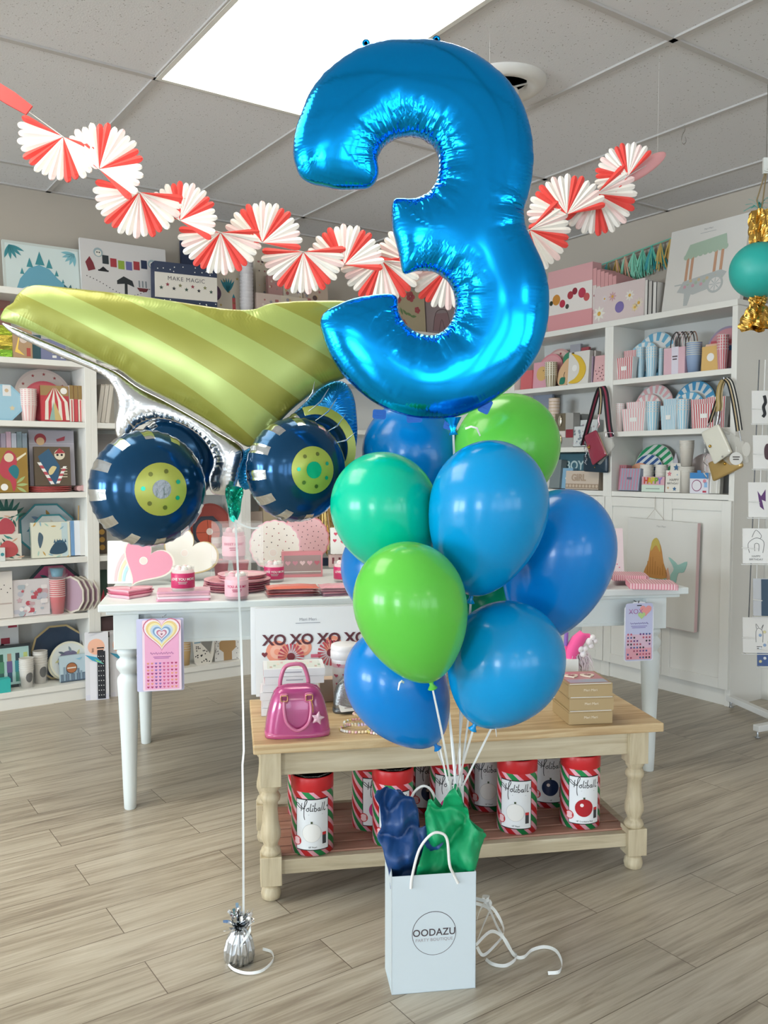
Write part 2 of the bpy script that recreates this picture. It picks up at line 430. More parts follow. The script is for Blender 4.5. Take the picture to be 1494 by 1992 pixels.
def wall(name, a, b_, th, m, holes=()):
    """a wall from a to b (plan points), its thickness to the left of a>b; holes = (s0, s1, z0, z1)"""
    a = Vector(a[:2]); b_ = Vector(b_[:2]); L = (b_ - a).length; mb = MB()
    xs = sorted({0, L, *[h[0] for h in holes], *[h[1] for h in holes]})
    for x0, x1 in zip(xs, xs[1:]):
        hs = [h for h in holes if h[0] <= x0 and h[1] >= x1]
        if not hs: mb.box(x0, x1, 0, th, 0, CEIL, m)
        for h in hs:
            if h[2] > 0: mb.box(x0, x1, 0, th, 0, h[2], m)
            mb.box(x0, x1, 0, th, h[3], CEIL, m)
    return structure(mb.build(name, loc=(a.x, a.y, 0), rot=(0, 0, atan2((b_ - a).y, (b_ - a).x))))
wall('wall_left', room(WALL1, V1), room(WALL1, WALL2), .1, WALLM)
wall('wall_right', room(WALL1, WALL2), room(U1, WALL2), .1, WALLM)
win_a = [(.6, 2.6, .4, 2.5), (2.9, 4.9, .4, 2.5), (5.2, 6.2, .05, 2.5), (6.5, 8.5, .4, 2.5)]
win_b = [(1.0, 3.0, .4, 2.5), (6.6, 8.3, .4, 2.5), (8.6, 10.3, .4, 2.5)]
wall('wall_front', room(U1, WALL2), room(U1, V1), .1, WALLM, win_a)
wall('wall_side', room(U1, V1), room(WALL1, V1), .1, WALLM, win_b)
FR = mat('#3c3d3f', .4, .6, name='dark_aluminium')
wn = 0
for a, b_, hs in ((room(U1, WALL2), room(U1, V1), win_a), (room(U1, V1), room(WALL1, V1), win_b)):
    d = (b_ - a).normalized(); rz = atan2(d.y, d.x)
    for s0, s1, z0, z1 in hs:
        wn += 1; mb = MB()
        mb.box(s0, s1, .02, .08, z0, z0 + .05, FR).box(s0, s1, .02, .08, z1 - .05, z1, FR)
        mb.box(s0, s0 + .05, .02, .08, z0, z1, FR).box(s1 - .05, s1, .02, .08, z0, z1, FR)
        mb.box(s0, s1, .03, .07, 1.95, 2.0, FR)
        structure(mb.build('window_%d' % wn, loc=(a.x, a.y, 0), rot=(0, 0, rz)))
# baseboards
BB = mat('#e6e4de', .5)
for nm, a, b_ in (('baseboard_left', room(WALL1, V1), room(WALL1, WALL2)), ('baseboard_right', room(WALL1, WALL2), room(U1, WALL2))):
    mb = MB(); L = (b_ - a).length; mb.box(0, L, -.015, 0, 0, .13, BB).box(0, L, -.02, 0, 0, .03, BB)
    d = b_ - a; structure(mb.build(nm, loc=(a.x, a.y, 0), rot=(0, 0, atan2(d.y, d.x)), bevel=.003))
# white vertical trim board on the right wall, beyond the bookcases
tp = Pn(1488, 800, N2, WALL2)
mb = MB(); mb.box(-.02, .05, -.018, 0, 0, 2.15, BB); structure(mb.build('trim_1', loc=(tp.x, tp.y, 0), rot=(0, 0, R2Z), bevel=.003))
tp = Pn(1476, 1320, N2, WALL2)
mb = MB(); mb.box(-.04, .9, -.02, 0, 0, .32, BB); structure(mb.build('trim_2', loc=(tp.x, tp.y, 0), rot=(0, 0, R2Z), bevel=.004))
# suspended-ceiling grid of T bars
vs_ = [-1.245 - .705 * k for k in range(-13, 6)]; us_ = [-3.385 + 1.345 * k for k in range(-2, 8)]
GRID = mat('#c2bebb', .55, name='painted_steel'); mb = MB()
def bar(p, q, w):
    d = (q - p); L = d.length; mb.M = Matrix.Translation(p) @ Matrix.Rotation(atan2(d.y, d.x), 4, 'Z')
    mb.box(0, L, -w / 2, w / 2, CEIL - .008, CEIL + .001, GRID); mb.M = Matrix()
for v in vs_:
    if WALL2 < v < V1: bar(room(WALL1, v), room(U1, v), .026)
for u in us_:
    if WALL1 < u < U1: bar(room(u, WALL2), room(u, V1), .026)
# wall angles where ceiling meets wall
bar(room(WALL1 + .012, WALL2), room(WALL1 + .012, V1), .024); bar(room(WALL1, WALL2 + .012), room(U1, WALL2 + .012), .024)
structure(mb.build('trim_3'))
# ceiling lights: one in view, its fellows and two added ones over the rest of the shop
PANEL = mat('#fffdf0', .6, emit=6.0, ecol='#fffbea', name='light_diffuser'); TROFF = mat('#e8e6e0', .5)
def troffer(v0, u0, label):
    o = empty('ceiling_light', label, 'ceiling light', room(u0 + .67, v0 - .345, CEIL), (0, 0, R1Z), 'fluorescent panels in the ceiling grid')
    w, l = .66, 1.31                                         # local x runs along the left wall (n2), y along n1
    mb = MB(); mb.box(-w / 2, w / 2, -l / 2, l / 2, -.004, .0, PANEL); mb.build('diffuser', o)
    mb = MB(); e = .02
    for x0, x1, y0, y1 in ((-w / 2 - e, -w / 2, -l / 2 - e, l / 2 + e), (w / 2, w / 2 + e, -l / 2 - e, l / 2 + e), (-w / 2, w / 2, -l / 2 - e, -l / 2), (-w / 2, w / 2, l / 2, l / 2 + e)):
        mb.box(x0, x1, y0, y1, -.0095, 0, TROFF)
    mb.build('frame', o)
    return o
troffer(-1.245, -3.385, 'bright fluorescent panel set in the ceiling, above the blue number balloon')
for k, (v, u) in enumerate(((1.575, 3.34), (.87, -3.385), (3.69, .65), (.165, -3.385), (-1.245, 3.34))):  # second and fourth are added out of view to brighten the right doors
    troffer(v, u, ['fluorescent ceiling panel far behind the camera', 'added ceiling panel out of view at the left, brightening the right bookcase doors', 'fluorescent ceiling panel behind the camera on the left', 'second added ceiling panel out of view at the left, also brightening the right doors', 'fluorescent ceiling panel nearest the shop windows'][k])
# round air diffuser
p = Pz(977, 160, CEIL)
vent = empty('ceiling_vent', 'round white air vent in the ceiling beside the number balloon', 'vent', p)
VW = mat('#dcd8d2', .5)
MB().lathe([(.175, 0), (.172, -.012), (.15, -.03), (.118, -.028), (.100, -.006), (.095, 0)], VW, 48).build('outer_ring', vent)
MB().lathe([(.097, -.002), (.0, -.002)], mat('#2d3033', .7), 40).build('dark_throat', vent)
MB().lathe([(.0, -.03), (.062, -.034), (.066, -.044), (.058, -.052), (.0, -.056)], VW, 40).build('centre_plate', vent)
mb = MB()
for k in range(3):
    a = k * 2.094; mb.tube([(0, 0, -.03), (.1 * cos(a), .1 * sin(a), -.004)], .004, VW)
mb.build('spoke', vent)
# two wire hooks hanging from the grid
WIRE = mat('#8d8880', .4, .8)
for k, (px, py, lab) in enumerate(((1331, 240, 'bare wire hook hanging from the ceiling grid at the right'), (1072, 343, 'bare wire hook above the right end of the paper garland'))):
    p = Pz(px, py, CEIL); mb = MB()
    pts = [(0, 0, 0), (.004, 0, -.02), (-.008, 0, -.045), (-.01, 0, -.07), (0, 0, -.082), (.01, 0, -.07), (.006, 0, -.05)]
    mb.tube(catmull(pts, 4, False), .0014, WIRE, 6)
    tag(mb.build('ceiling_hook', loc=p - Vector((0, 0, .008))), lab, 'hook')

# ------------------------------------------------------------------ bookcases
def zat(px, py, n, off): return Pn(px, py, n, off).z
ZL = [zat(0, 556, N1, FRONT1), zat(0, 693, N1, FRONT1), zat(0, 817, N1, FRONT1), zat(0, 960, N1, FRONT1), zat(0, 1093, N1, FRONT1), zat(0, 1208, N1, FRONT1), zat(0, 1350, N1, FRONT1)]
ZR = [zat(1424, 583, N2, FRONT2), zat(1420, 716, N2, FRONT2), zat(1365, 833, N2, FRONT2), zat(1403, 962, N2, FRONT2)]
ZR2 = [ZR[0], ZR[1], zat(1110, 870, N2, FRONT2), ZR[3]]
def along(px, py, w): # distance along the wall (local x) of an image column on the front plane
    n, off, d = (N1, FRONT1, Vector(D1)) if w == 1 else (N2, FRONT2, -Vector(D2))
    return Vector(Pn(px, py, n, off)[:2]).dot(d)
SHM = mat('#e7e5df', .42, name='white_melamine'); BACKM = mat('#d8d8d5', .55, name='white_melamine_back')
def bookcase(label, w, s0, s1, zs, boards, doors=False, th=.02, plinth=True):
    n, off, d, rz = (N1, FRONT1, Vector(D1), R1Z) if w == 1 else (N2, FRONT2, -Vector(D2), R2Z)
    o2 = Vector(n) * off + d * s0
    o = empty('bookcase', label, 'bookcase', (o2.x, o2.y, 0), (0, 0, rz), 'white bookcases along the left wall' if w == 1 else 'white bookcases along the right wall')
    W = s1 - s0; D = .29; zt = zs[0]; ft = .032
    for x in (0, W - ft):
        MB().box(x, x + ft, 0, D, 0, zt - th - .004, SHM).build('side_panel', o, bevel=.0015)
    MB().box(-.001 if w == 1 else 0, W, -.004, D, zt - .034, zt, SHM).build('top_board', o, bevel=.0015)
    MB().box(.01, W - .01, D - .008, D, .02, zt - .03, BACKM).build('back_panel', o)
    for z in boards: MB().box(ft, W - ft, .004, D - .01, z - .03, z, SHM).build('shelf_board', o, bevel=.0015)
    if plinth:
        MB().box(ft, W - ft, .012, .03, 0, (boards[-1] - .03) if not doors else .09, SHM).build('plinth', o)
    if doors:
        zc = zs[3] - .032; zb = .092; wd = (W - .006) / 2
        for k in (0, 1):
            x0 = .002 + k * (wd + .002); x1 = x0 + wd; q = MB(); f = .055
            q.box(x0, x1, -.010, .002, zb, zc, SHM)
            q.box(x0, x0 + f, -.020, -.010, zb, zc, SHM).box(x1 - f, x1, -.020, -.010, zb, zc, SHM)
            q.box(x0 + f, x1 - f, -.020, -.010, zb, zb + f, SHM).box(x0 + f, x1 - f, -.020, -.010, zc - f, zc, SHM)
            q.build('door', o, bevel=.002)
    return o
sA = along(180, 950, 1); sB = along(478, 950, 1); LW = sB - sA
wallend = WALL2 * -1                                         # along-wall coordinate of the corner on the left wall
cornerL = Vector(room(WALL1, WALL2)[:2]).dot(Vector(D1))
bookcase('white bookcase at the far left of the photo, holding dinosaur and pirate party goods', 1, sA - LW, sA, ZL, ZL[1:])
bookcase('white bookcase behind the yellow truck balloon', 1, sA, sB, ZL, ZL[1:])
bookcase('white bookcase in the corner behind the white table', 1, sB, cornerL - .32, ZL, ZL[1:])
rA = along(1183, 800, 2); rB = along(1428, 950, 2); RW = rB - rA
bookcase('white bookcase with panelled doors at the right end, holding striped party goods', 2, rA, rB, ZR, ZR[1:], True)
bookcase('white bookcase with panelled doors left of the two strap purses with red and navy pouches', 2, rA - RW, rA, ZR2, ZR2[1:], True)
cornerR = Vector(room(WALL1, WALL2)[:2]).dot(-Vector(D2))
if rA - RW - cornerR > .3:
    bookcase('white bookcase in the corner, behind the latex balloons', 2, cornerR + .32, rA - RW, ZR2, ZR2[1:], True)
print('front', FRONT1, FRONT2, 'ZL', ZL, 'ZR', ZR, ZR2, 'widths', LW, RW, 'corner', proj(room(WALL1, WALL2, 1.28)), sB, cornerL, rA - RW, cornerR)

# ------------------------------------------------------------------ placing goods on shelves by where they stand
def slot(w, s, x0, x1, ytop, z):
    n, off, d, rz = (N1, FRONT1 - s, Vector(D1), R1Z) if w == 1 else (N2, FRONT2 - s, -Vector(D2), R2Z)
    a = Pn(x0, ytop, n, off); yb = proj(Vector((a.x, a.y, z)))[1]; ym = (ytop + yb) / 2
    a = Pn(x0, ym, n, off); b = Pn(x1, ym, n, off); c = (a + b) / 2
    wid = abs((Vector(b[:2]) - Vector(a[:2])).dot(d)); h = Pn((x0 + x1) / 2, ytop, n, off).z - z
    return Vector((c.x, c.y, z)), rz, wid, max(h, .01)
def leanrot(rz, lean): return (-radians(lean), 0, rz)
def carton(name, label, cat, w, s, x0, x1, ytop, z, dep, m, art=None, lean=0, group=None, yaw=0, bevel=.0008, tone=None):
    loc, rz, W, h = slot(w, s, x0, x1, ytop, z)
    if lean: h = h / cos(radians(lean))
    b = MB(); b.box(-W / 2, W / 2, 0, dep, 0, h, m)
    if art: art(b, W, h)
    loc.z += dep * sin(radians(lean)) + .0008
    return tag(b.build(name, loc=loc, rot=leanrot(rz + radians(yaw), lean), bevel=0), label, cat, group)
def plate(name, label, w, s, x0, x1, ytop, z, rim, face, kind='round', lean=12, group=None, art=None, cat='plate', th=.006, inset=.9, k=16):
    loc, rz, W, h = slot(w, s, x0, x1, ytop, z); r = min(max(h / cos(radians(lean)) / 2, W * .38), W * .64) if kind in ('round', 'octagon') else W / 2
    out = {'round': circ(r), 'scallop': scallop(r, k), 'octagon': polyg(r * 1.06, 8, pi / 8), 'decagon': polyg(r * 1.03, 10, 0), 'heart': heart(r)}[kind]
    zc = -min(p[1] for p in out); hh = zc + max(p[1] for p in out)
    cl = h / (hh * cos(radians(lean)))                        # how much of it shows above the shelf
    b = MB(); b.M = Matrix.Translation((0, 0, zc))
    b.prism(out, 0, th, rim); b.prism([(p[0] * inset, p[1] * inset) for p in out], -.0005, .001, face)
    b.prism([(p[0] * .70, p[1] * .70) for p in out], -.0009, .001, face)
    if art: art(b, r)
    loc.z += .001 + th * sin(radians(lean))
    return tag(b.build(name, loc=loc, rot=leanrot(rz, lean)), label, cat, group)
def cups(label, w, s, x0, x1, ytop, z, col, rimc, n, group=None, bandc=None, flip=False, name='cup_stack', stripes=None, full=.52):
    global cup_r
    loc, rz, W, h = slot(w, s, x0, x1, ytop, z); r = cup_r = (x1 - x0) * loc.y / FP / 2 * .95
    loc, rz, W, h = slot(w, s + r, x0, x1, ytop, z)
    o = empty(name, label, 'paper cups', loc + Vector((0, 0, .0008)), (0, 0, rz), group)
    ch = h * (full if n > 1 else 1.0); st = (h - ch) / max(n - 1, 1)
    def cup(m1, m2):
        b = MB(); N = 28; r0 = r * .72
        pr = [(r0, 0), (r * .965, ch - r * .06)]
        if stripes:
            vs = [(q * cos(2 * pi * i / N), q * sin(2 * pi * i / N), zz) for q, zz in pr for i in range(N)]
            for i in range(N):
                k = (i + 1) % N; b.add([vs[i], vs[k], vs[N + k], vs[N + i]], [(0, 1, 2, 3)], m1 if i % 2 else stripes, False)
            b.lathe([(0, 0), (r0, 0)], m1, N)
        else: b.lathe([(0, 0), (r0, 0)] + pr[1:], m1, N)
        b.lathe([(r * .955, ch - r * .09), (r, ch - r * .07), (r, ch - r * .01), (r * .95, ch), (r * .93, ch - r * .05), (r0 * .9, ch * .15), (0, ch * .15)], m2, N)
        if bandc: b.lathe([(r * .82, ch * .3), (r * .905, ch * .68)], bandc, N, smooth=True)
        return b
    first = cup(col, rimc).build('cup', o)
    for i in range(1, n):
        c = first.copy(); COL.objects.link(c); c.parent = o; c.location = (0, 0, st * i)
    return o
def treat_box(label, w, s, x0, x1, ytop, z, base, stripe, group=None, name='popcorn_box', n=9, tagc=True, flare=1.18):
    """a flared paper treat bag with vertical stripes"""
    loc, rz, W, h = slot(w, s, x0, x1, ytop, z); b = MB(); d = W * .32
    wb = W / flare
    b.add([(-wb / 2, 0, 0), (wb / 2, 0, 0), (wb / 2, d * .8, 0), (-wb / 2, d * .8, 0), (-W / 2, -.004, h), (W / 2, -.004, h), (W / 2, d, h), (-W / 2, d, h)], [(0, 3, 2, 1), (4, 5, 6, 7), (0, 1, 5, 4), (1, 2, 6, 5), (2, 3, 7, 6), (3, 0, 4, 7)], base)
    for i in range(n):
        t0 = -.5 + (i + .2) / n; t1 = -.5 + (i + .7) / n
        b.add([(wb * t0, -.0006, .001), (wb * t1, -.0006, .001), (W * t1, -.0047, h * .998), (W * t0, -.0047, h * .998)], [(0, 1, 2, 3)], stripe)
    if tagc: b.rect(-W * .15, W * .15, h * .42, h * .6, -.006, PAPER)
    loc.z += .0008
    return tag(b.build(name, loc=loc, rot=(0, 0, rz)), label, 'treat box', group)
# ------------------------------------------------------------------ the blue foil number balloon
D3 = 2.06
def crop(pts, k, ox, oy): return [(ox + x * k, oy + y * k) for x, y in pts]
def plane_pts(pts, D, c, tilt=0.0):
    """image outline -> metres in the upright plane at distance D, relative to c"""
    o = []
    for x, y in pts:
        q = P(x, y, D); o.append((q.x - c.x, q.z - c.z))
    return o
three_px = crop([(45, 690), (25, 610), (38, 500), (65, 420), (100, 330), (160, 240), (240, 165), (340, 100), (440, 65), (560, 48), (680, 50), (800, 70), (900, 105), (1000, 170), (1080, 240), (1140, 320), (1185, 420), (1212, 530), (1220, 640), (1212, 740), (1192, 830), (1172, 890), (1175, 950), (1195, 1010), (1230, 1080), (1265, 1160), (1290, 1250), (1298, 1350), (1290, 1450), (1262, 1560), (1215, 1650), (1150, 1730), (1070, 1800), (980, 1860), (880, 1905), (780, 1926), (660, 1925), (560, 1905), (470, 1870), (390, 1820), (310, 1750), (250, 1680), (200, 1590), (170, 1500), (160, 1450), (178, 1402), (240, 1365), (330, 1330), (430, 1312), (505, 1306), (545, 1325), (548, 1375), (562, 1420), (600, 1470), (660, 1505), (720, 1512), (770, 1490), (810, 1440), (830, 1370), (825, 1310), (805, 1260), (770, 1220), (720, 1195), (660, 1190), (615, 1200), (585, 1209), (568, 1195), (555, 1130), (535, 1050), (518, 980), (515, 900), (520, 855), (540, 832), (600, 838), (650, 830), (690, 810), (725, 770), (745, 710), (748, 640), (735, 590), (700, 550), (650, 525), (600, 520), (540, 530), (490, 560), (460, 600), (446, 640), (452, 690), (448, 725), (430, 758), (395, 782), (330, 787), (250, 787), (180, 772), (110, 757), (65, 728)], .3916, 560, 60)
c3 = P(820, 450, D3)
three = catmull(plane_pts(three_px, D3, c3), 4)
BLUEFOIL = foil('blue_foil', '#12a0f6', .15, 1.0, .0105, .34, extra=.2)
TABM = mat('#0d4f9c', .3, .5, name='blue_foil_tab')
bn = empty('number_balloon', 'large blue foil number three balloon floating above the latex balloons', 'balloon', c3)
inflate('balloon_body', [tuple(p) for p in three], .0066, BLUEFOIL, .93, bn, .085, .040, .030, 4, concave=1.5, base=.15, grid=190, creases=26)
for px, py, r, lab in ((712, 84, .009, 1), (849, 77, .009, 1)):
    q = P(px, py, D3) - c3; mb = MB(); mb.M = Matrix.Translation(q) @ Matrix.Rotation(pi / 2, 4, 'X')
    mb.lathe([(r, -.0008), (r, .0008), (r * .45, .0008), (r * .45, -.0008), (r, -.0008)], BLUEFOIL, 20)
    mb.M = Matrix.Translation(q); mb.box(-.005, .005, -.0006, .0006, -.022, -.006, BLUEFOIL)
    mb.build('hanging_tab', bn)
for px, py, w, h, a in ((738, 806, 26, 18, 4), (806, 813, 30, 18, -3), (944, 790, 22, 28, 25), (874, 824, 20, 24, 15)):
    q = P(px, py, D3) - c3; mb = MB(); s = D3 / FP
    mb.M = Matrix.Translation(q) @ Matrix.Rotation(radians(a), 4, 'Y'); mb.prism(rrect(w * s, h * s, 4 * s), -.001, .001, TABM)
    mb.M = mb.M @ Matrix.Translation((0, -.002, 0)); mb.prism(rrect(w * s * .6, h * s * .3, 2 * s), -.001, .001, TABM)
    mb.build('seam_tab', bn)
q0 = P(880, 812, D3) - c3; q1 = P(882, 846, D3) - c3
mb = MB(); mb.tube([q0, q0.lerp(q1, .4), q0.lerp(q1, .75), q1], [.022, .012, .005, .012], BLUEFOIL, 14, flat=.35); mb.build('filling_neck', bn)

# ------------------------------------------------------------------ latex balloons
def latex(col):
    t = NT('latex_' + col.lstrip('#')); b = t.b
    b.inputs['Base Color'].default_value = (*lin(col), 1); b.inputs['Roughness'].default_value = .22
    b.inputs['Specular IOR Level'].default_value = .35; b.inputs['Coat Weight'].default_value = .1; b.inputs['Coat Roughness'].default_value = .06
    return t.m
BL = latex('#0092d2'); LM = latex('#62c648'); TE = latex('#00c49e'); DG = latex('#0fa474'); BL2 = latex('#0080d2')
GATHER = P(886, 1560, 2.17)
RIB = mat('#eef0ee', .35, name='white_satin_ribbon')
balls = [  # centre x, y, radius px, D, tail x, y, stretch, material, words
    (951, 984, 116, 1.93, 917, 1158, 1.14, BL, 'bright blue latex balloon in the middle of the cluster, in front'),
    (747, 987, 104, 2.04, 800, 1120, 1.08, TE, 'teal green latex balloon at the upper left of the cluster'),
    (797, 1172, 111, 1.82, 838, 1325, 1.12, LM, 'lime green latex balloon in front, below the teal one'),
    (986, 1283, 114, 1.94, 925, 1407, 1.05, BL, 'bright blue latex balloon low at the right, above the coffee table edge'),
    (768, 1326, 97, 2.10, 845, 1446, 1.16, BL2, 'deep blue latex balloon lowest at the left, beside the pink handbag'),
    (1089, 1075, 108, 2.14, 1040, 1245, 1.20, BL2, 'deep blue latex balloon farthest right in the cluster'),
    (986, 872, 101, 2.34, 905, 1010, 1.10, LM, 'lime green latex balloon under the lower right of the number three'),
    (803, 884, 98, 2.40, 850, 1010, 1.10, BL2, 'blue latex balloon directly under the number three, at the back'),
    (762, 1108, 98, 2.36, 850, 1230, 1.08, BL2, 'blue latex balloon mostly hidden behind the teal and lime ones'),
    (950, 1160, 92, 2.52, 930, 1280, 1.08, DG, 'dark green latex balloon almost hidden in the centre of the cluster')]
knots = []
for cx, cy, r, D, tx, ty, st, m, lab in balls:
    c = P(cx, cy, D); t = P(tx, ty, D + .02); R = r * D / FP
    ax = (t - c); L = ax.length; ax.normalize()
    o = empty('latex_balloon', lab, 'balloon', c, (0, 0, 0), 'latex balloons in the cluster')
    o.rotation_euler = (-ax).to_track_quat('Z', 'Y').to_euler()
    Lb = max(L, R * 1.06); pr = []
    for i in range(33):
        u = i / 32; a = pi * u
        z = cos(a); 
        zz = R * st * .97 * z if z > 0 else Lb * z
        rr = R * sin(a) * (1 - .20 * max(0, -z) ** 2.2) if z < 0 else R * sin(a)
        pr.append((max(rr, .004 if u > .9 else 0), zz))
    MB().lathe(pr[::-1], m, 48).build('balloon_skin', o)
    b = MB(); b.lathe([(.0035, -Lb + .002), (.005, -Lb - .004), (.0045, -Lb - .008), (.011, -Lb - .017), (.0085, -Lb - .0185), (.003, -Lb - .010), (0, -Lb - .009)], m, 16); b.build('knot', o)
    knots.append(c + ax * (Lb + .006))
# ribbons from the knots down into the bag
rl = ['bright blue middle balloon', 'teal balloon', 'lime balloon in front', 'low bright blue balloon', 'lowest deep blue balloon', 'deep blue balloon farthest right', 'lime balloon under the number three', 'blue balloon under the number three', 'hidden blue balloon', 'dark green balloon', 'number three balloon']
for i, k in enumerate(knots + [c3 + q1]):
    e = GATHER + Vector(((i - 5) * .0022, (i % 3 - 1) * .004, 0)); pts = []
    for j in range(13):
        u = j / 12; s = k.lerp(e, u); s.z += -.012 * sin(pi * u) ; s.x += .006 * sin(pi * u) * (-1) ** i; pts.append(s)
    pts += [e + Vector((0, .0, -.06)), e + Vector((.0, .002, -.13))]
    mb = MB(); mb.strip(pts, .0052, RIB, side=lambda u, i=i: (cos(u * 2.2 + i), sin(u * 2.2 + i) * .6, 0))
    tag(mb.build('balloon_ribbon'), 'white ribbon running from the %s down into the gift bag' % rl[i], 'ribbon', 'white ribbons gathered into the gift bag')
# short curled ribbon ends
for (x, y, D, dx, lab) in ((905, 834, 2.0, 22, 'short white ribbon end under the number three, over the lime balloon'), (958, 1418, 1.93, 6, 'short white ribbon end hanging under the low right blue balloon'), (786, 1328, 1.85, -9, 'short white ribbon end beside the knot of the front lime balloon')):
    p = P(x, y, D); mb = MB(); s = D / FP
    mb.strip([p, p + Vector((dx * s * .5, -.004, 4 * s)), p + Vector((dx * s, -.006, 1 * s)), p + Vector((dx * s * 1.3, -.004, -14 * s))], .005, RIB, side=(0, .4, 1)); tag(mb.build('ribbon_end'), lab, 'ribbon')

# ------------------------------------------------------------------ foil dump truck balloon
DT = 2.34
ct = P(340, 800, DT)
tk = empty('truck_balloon', 'large dump truck foil balloon with yellow striped bed and navy wheels', 'balloon', ct)
T = lambda pts: [(540 * 0 + x * .482, 540 + y * .482) for x, y in pts]
bed_px = T([(3, 172), (10, 140), (28, 115), (58, 100), (66, 74), (88, 55), (112, 38), (160, 30), (300, 44), (500, 66), (700, 95), (850, 118), (960, 130), (1035, 126), (1085, 106), (1180, 96), (1300, 93), (1400, 96), (1440, 130), (1440, 300), (1400, 395), (1375, 412), (1320, 432), (1230, 490), (1150, 560), (1085, 640), (1045, 672), (1000, 684), (930, 642), (830, 575), (720, 512), (650, 476), (560, 430), (480, 372), (420, 345), (350, 315), (250, 270), (150, 228), (60, 190)])
bed = [tuple(p) for p in catmull(plane_pts(bed_px, DT, ct), 4)]
def stripes(t):
    g = t.n('ShaderNodeSeparateXYZ', {0: t.n('ShaderNodeTexCoord').outputs['Object']})
    x, z = g.outputs[0], g.outputs[2]; s = .482 * DT / FP
    u = t.math('ADD', x, t.math('MULTIPLY', z, 1.25)); u = t.math('ADD', u, t.math('MULTIPLY', t.math('MULTIPLY', z, z), 1.5))
    f = t.math('FRACT', t.math('DIVIDE', t.math('ADD', u, 10.0 - .02), 365 * s))
    return t.mix(t.math('LESS_THAN', f, .5), '#a6b464', '#93943f')
LIME = foil('lime_striped_foil', '#b9c45c', .3, .25, .009, .12, colour=stripes, extra=.1)
SILV = foil('silver_foil', '#d9dcdf', .18, 1.0, .014, .16, extra=.1)
NAVY = foil('navy_foil', '#17486f', .14, .85, .009, .4)
CAB = foil('cab_blue_foil', '#1b93d6', .16, .55, .009, .45)
LIMEF = mat('#b4b850', .25, .2, name='lime_foil'); TEALF = foil('teal_foil', '#18bfa6', .12, .9, .006, .9, extra=1.0)
inflate('truck_bed', bed, .011, LIME, .72, tk, .07, .05, .03, 7, concave=1.3, base=.35, grid=160)
sil_px = T([(6, 182), (60, 200), (150, 240), (250, 282), (350, 326), (420, 356), (480, 384), (560, 440), (650, 486), (760, 548), (880, 620), (985, 690), (968, 780), (940, 872), (880, 878), (850, 862), (840, 800), (860, 740), (820, 660), (740, 600), (640, 575), (560, 600), (520, 640), (496, 662), (470, 640), (464, 590), (476, 530), (470, 470), (440, 418), (400, 386), (330, 354), (240, 318), (140, 272), (50, 226)])
inflate('silver_chassis', [tuple(p) for p in catmull(plane_pts(sil_px, DT + .03, ct), 3)], .010, SILV, .75, tk, .05, .04, .04, 9, base=.4, grid=150, loc=(0, .03, 0))
cab_px = T([(1235, 500), (1290, 445), (1345, 418), (1395, 425), (1428, 480), (1440, 560), (1442, 650), (1425, 720), (1390, 770), (1300, 790), (1150, 800), (1010, 852), (975, 850), (958, 800), (970, 720), (1000, 690), (1080, 650), (1160, 570)])
inflate('blue_cab', [tuple(p) for p in catmull(plane_pts(cab_px, DT + .06, ct), 4)], .011, CAB, .6, tk, .2, .025, .04, 12, base=.9, grid=130, loc=(0, .06, 0))
def wheel(cx, cy, r, D, tilt, thick, hub, seed, nm='wheel', roll=0):
    """an inflated disc: navy skin with silver tread blocks, lime hub with bolt holes"""
    c = P(cx, cy, D) - ct; R = r * D / FP
    M = Matrix.Rotation(radians(tilt), 4, 'Z') @ Matrix.Rotation(radians(roll), 4, 'X')
    eu = M.to_euler(); b = MB(); NU, NV = 96, 30; vs = []; rnd = random.Random(seed)
    for j in range(NV + 1):
        t = -pi / 2 + pi * j / NV
        for i in range(NU):
            a = 2 * pi * i / NU; rr = R * (cos(t) ** .8 if cos(t) > 0 else 0)
            rr *= 1 + .012 * sin(a * 36) * cos(t) ** 8
            vs.append((rr * cos(a), thick * sin(t), rr * sin(a)))
    fn = []; fs_ = []
    for j in range(NV):
        t = -90 + 180 * (j + .5) / NV
        for i in range(NU):
            k = (i + 1) % NU; f = (j * NU + i, (j + 1) * NU + i, (j + 1) * NU + k, j * NU + k)
            tread = -36 < t < 45 and (i % 8) < 3
            (fs_ if tread else fn).append(f)
    b.add(vs, fn, NAVYP, True); b.add(vs, fs_, SILVP, True)
    w = b.build(nm, tk, c, eu)
    if hub:
        hr = hub; cap = MB(); N = 40
        def surf(q):  # y on the skin at radius q
            return -thick * sqrt(max(0, 1 - (q / R) ** 2.5)) * 1.0 - .0022
        cap.lathe([(0, 0)] + [(hr * i / 8, 0) for i in range(1, 9)], LIMEF, N)
        cap.v = [Vector((v.x, surf(sqrt(v.x ** 2 + v.y ** 2)), v.y)) for v in cap.v]
        h = cap.build('hub', w)
        def spot(x, z, r2, m, nm2):
            q = MB(); q.lathe([(0, 0), (r2, 0)], m, 18); q.v = [Vector((x + v.x, surf(sqrt((x + v.x) ** 2 + (z + v.y) ** 2)) - .0012, z + v.y)) for v in q.v]; q.build(nm2, w)
        spot(0, 0, hr * .36, TEALP if nm == 'rear_wheel' else SILVM, 'hub_centre')
        for k in range(7):
            a = k * 2 * pi / 7 + .4; spot(hr * .70 * cos(a), hr * .70 * sin(a), hr * .085, TEALP if k % 3 == 0 else BOLT, 'bolt_hole')
    return w
NAVYP = mat('#13456b', .15, .55, name='navy_foil'); SILVP = mat('#d5dade', .12, 1.0, name='silver_foil_block'); SILVM = mat('#8d8f94', .3, .7, bump=(90, .6, .003)); TEALP = mat('#1fae8c', .2, .5); BOLT = mat('#6f7335', .3, .6)
s_ = DT / FP
wheel(289, 950, 113, 2.20, 33, .10, 47 * s_, 1, 'front_wheel')
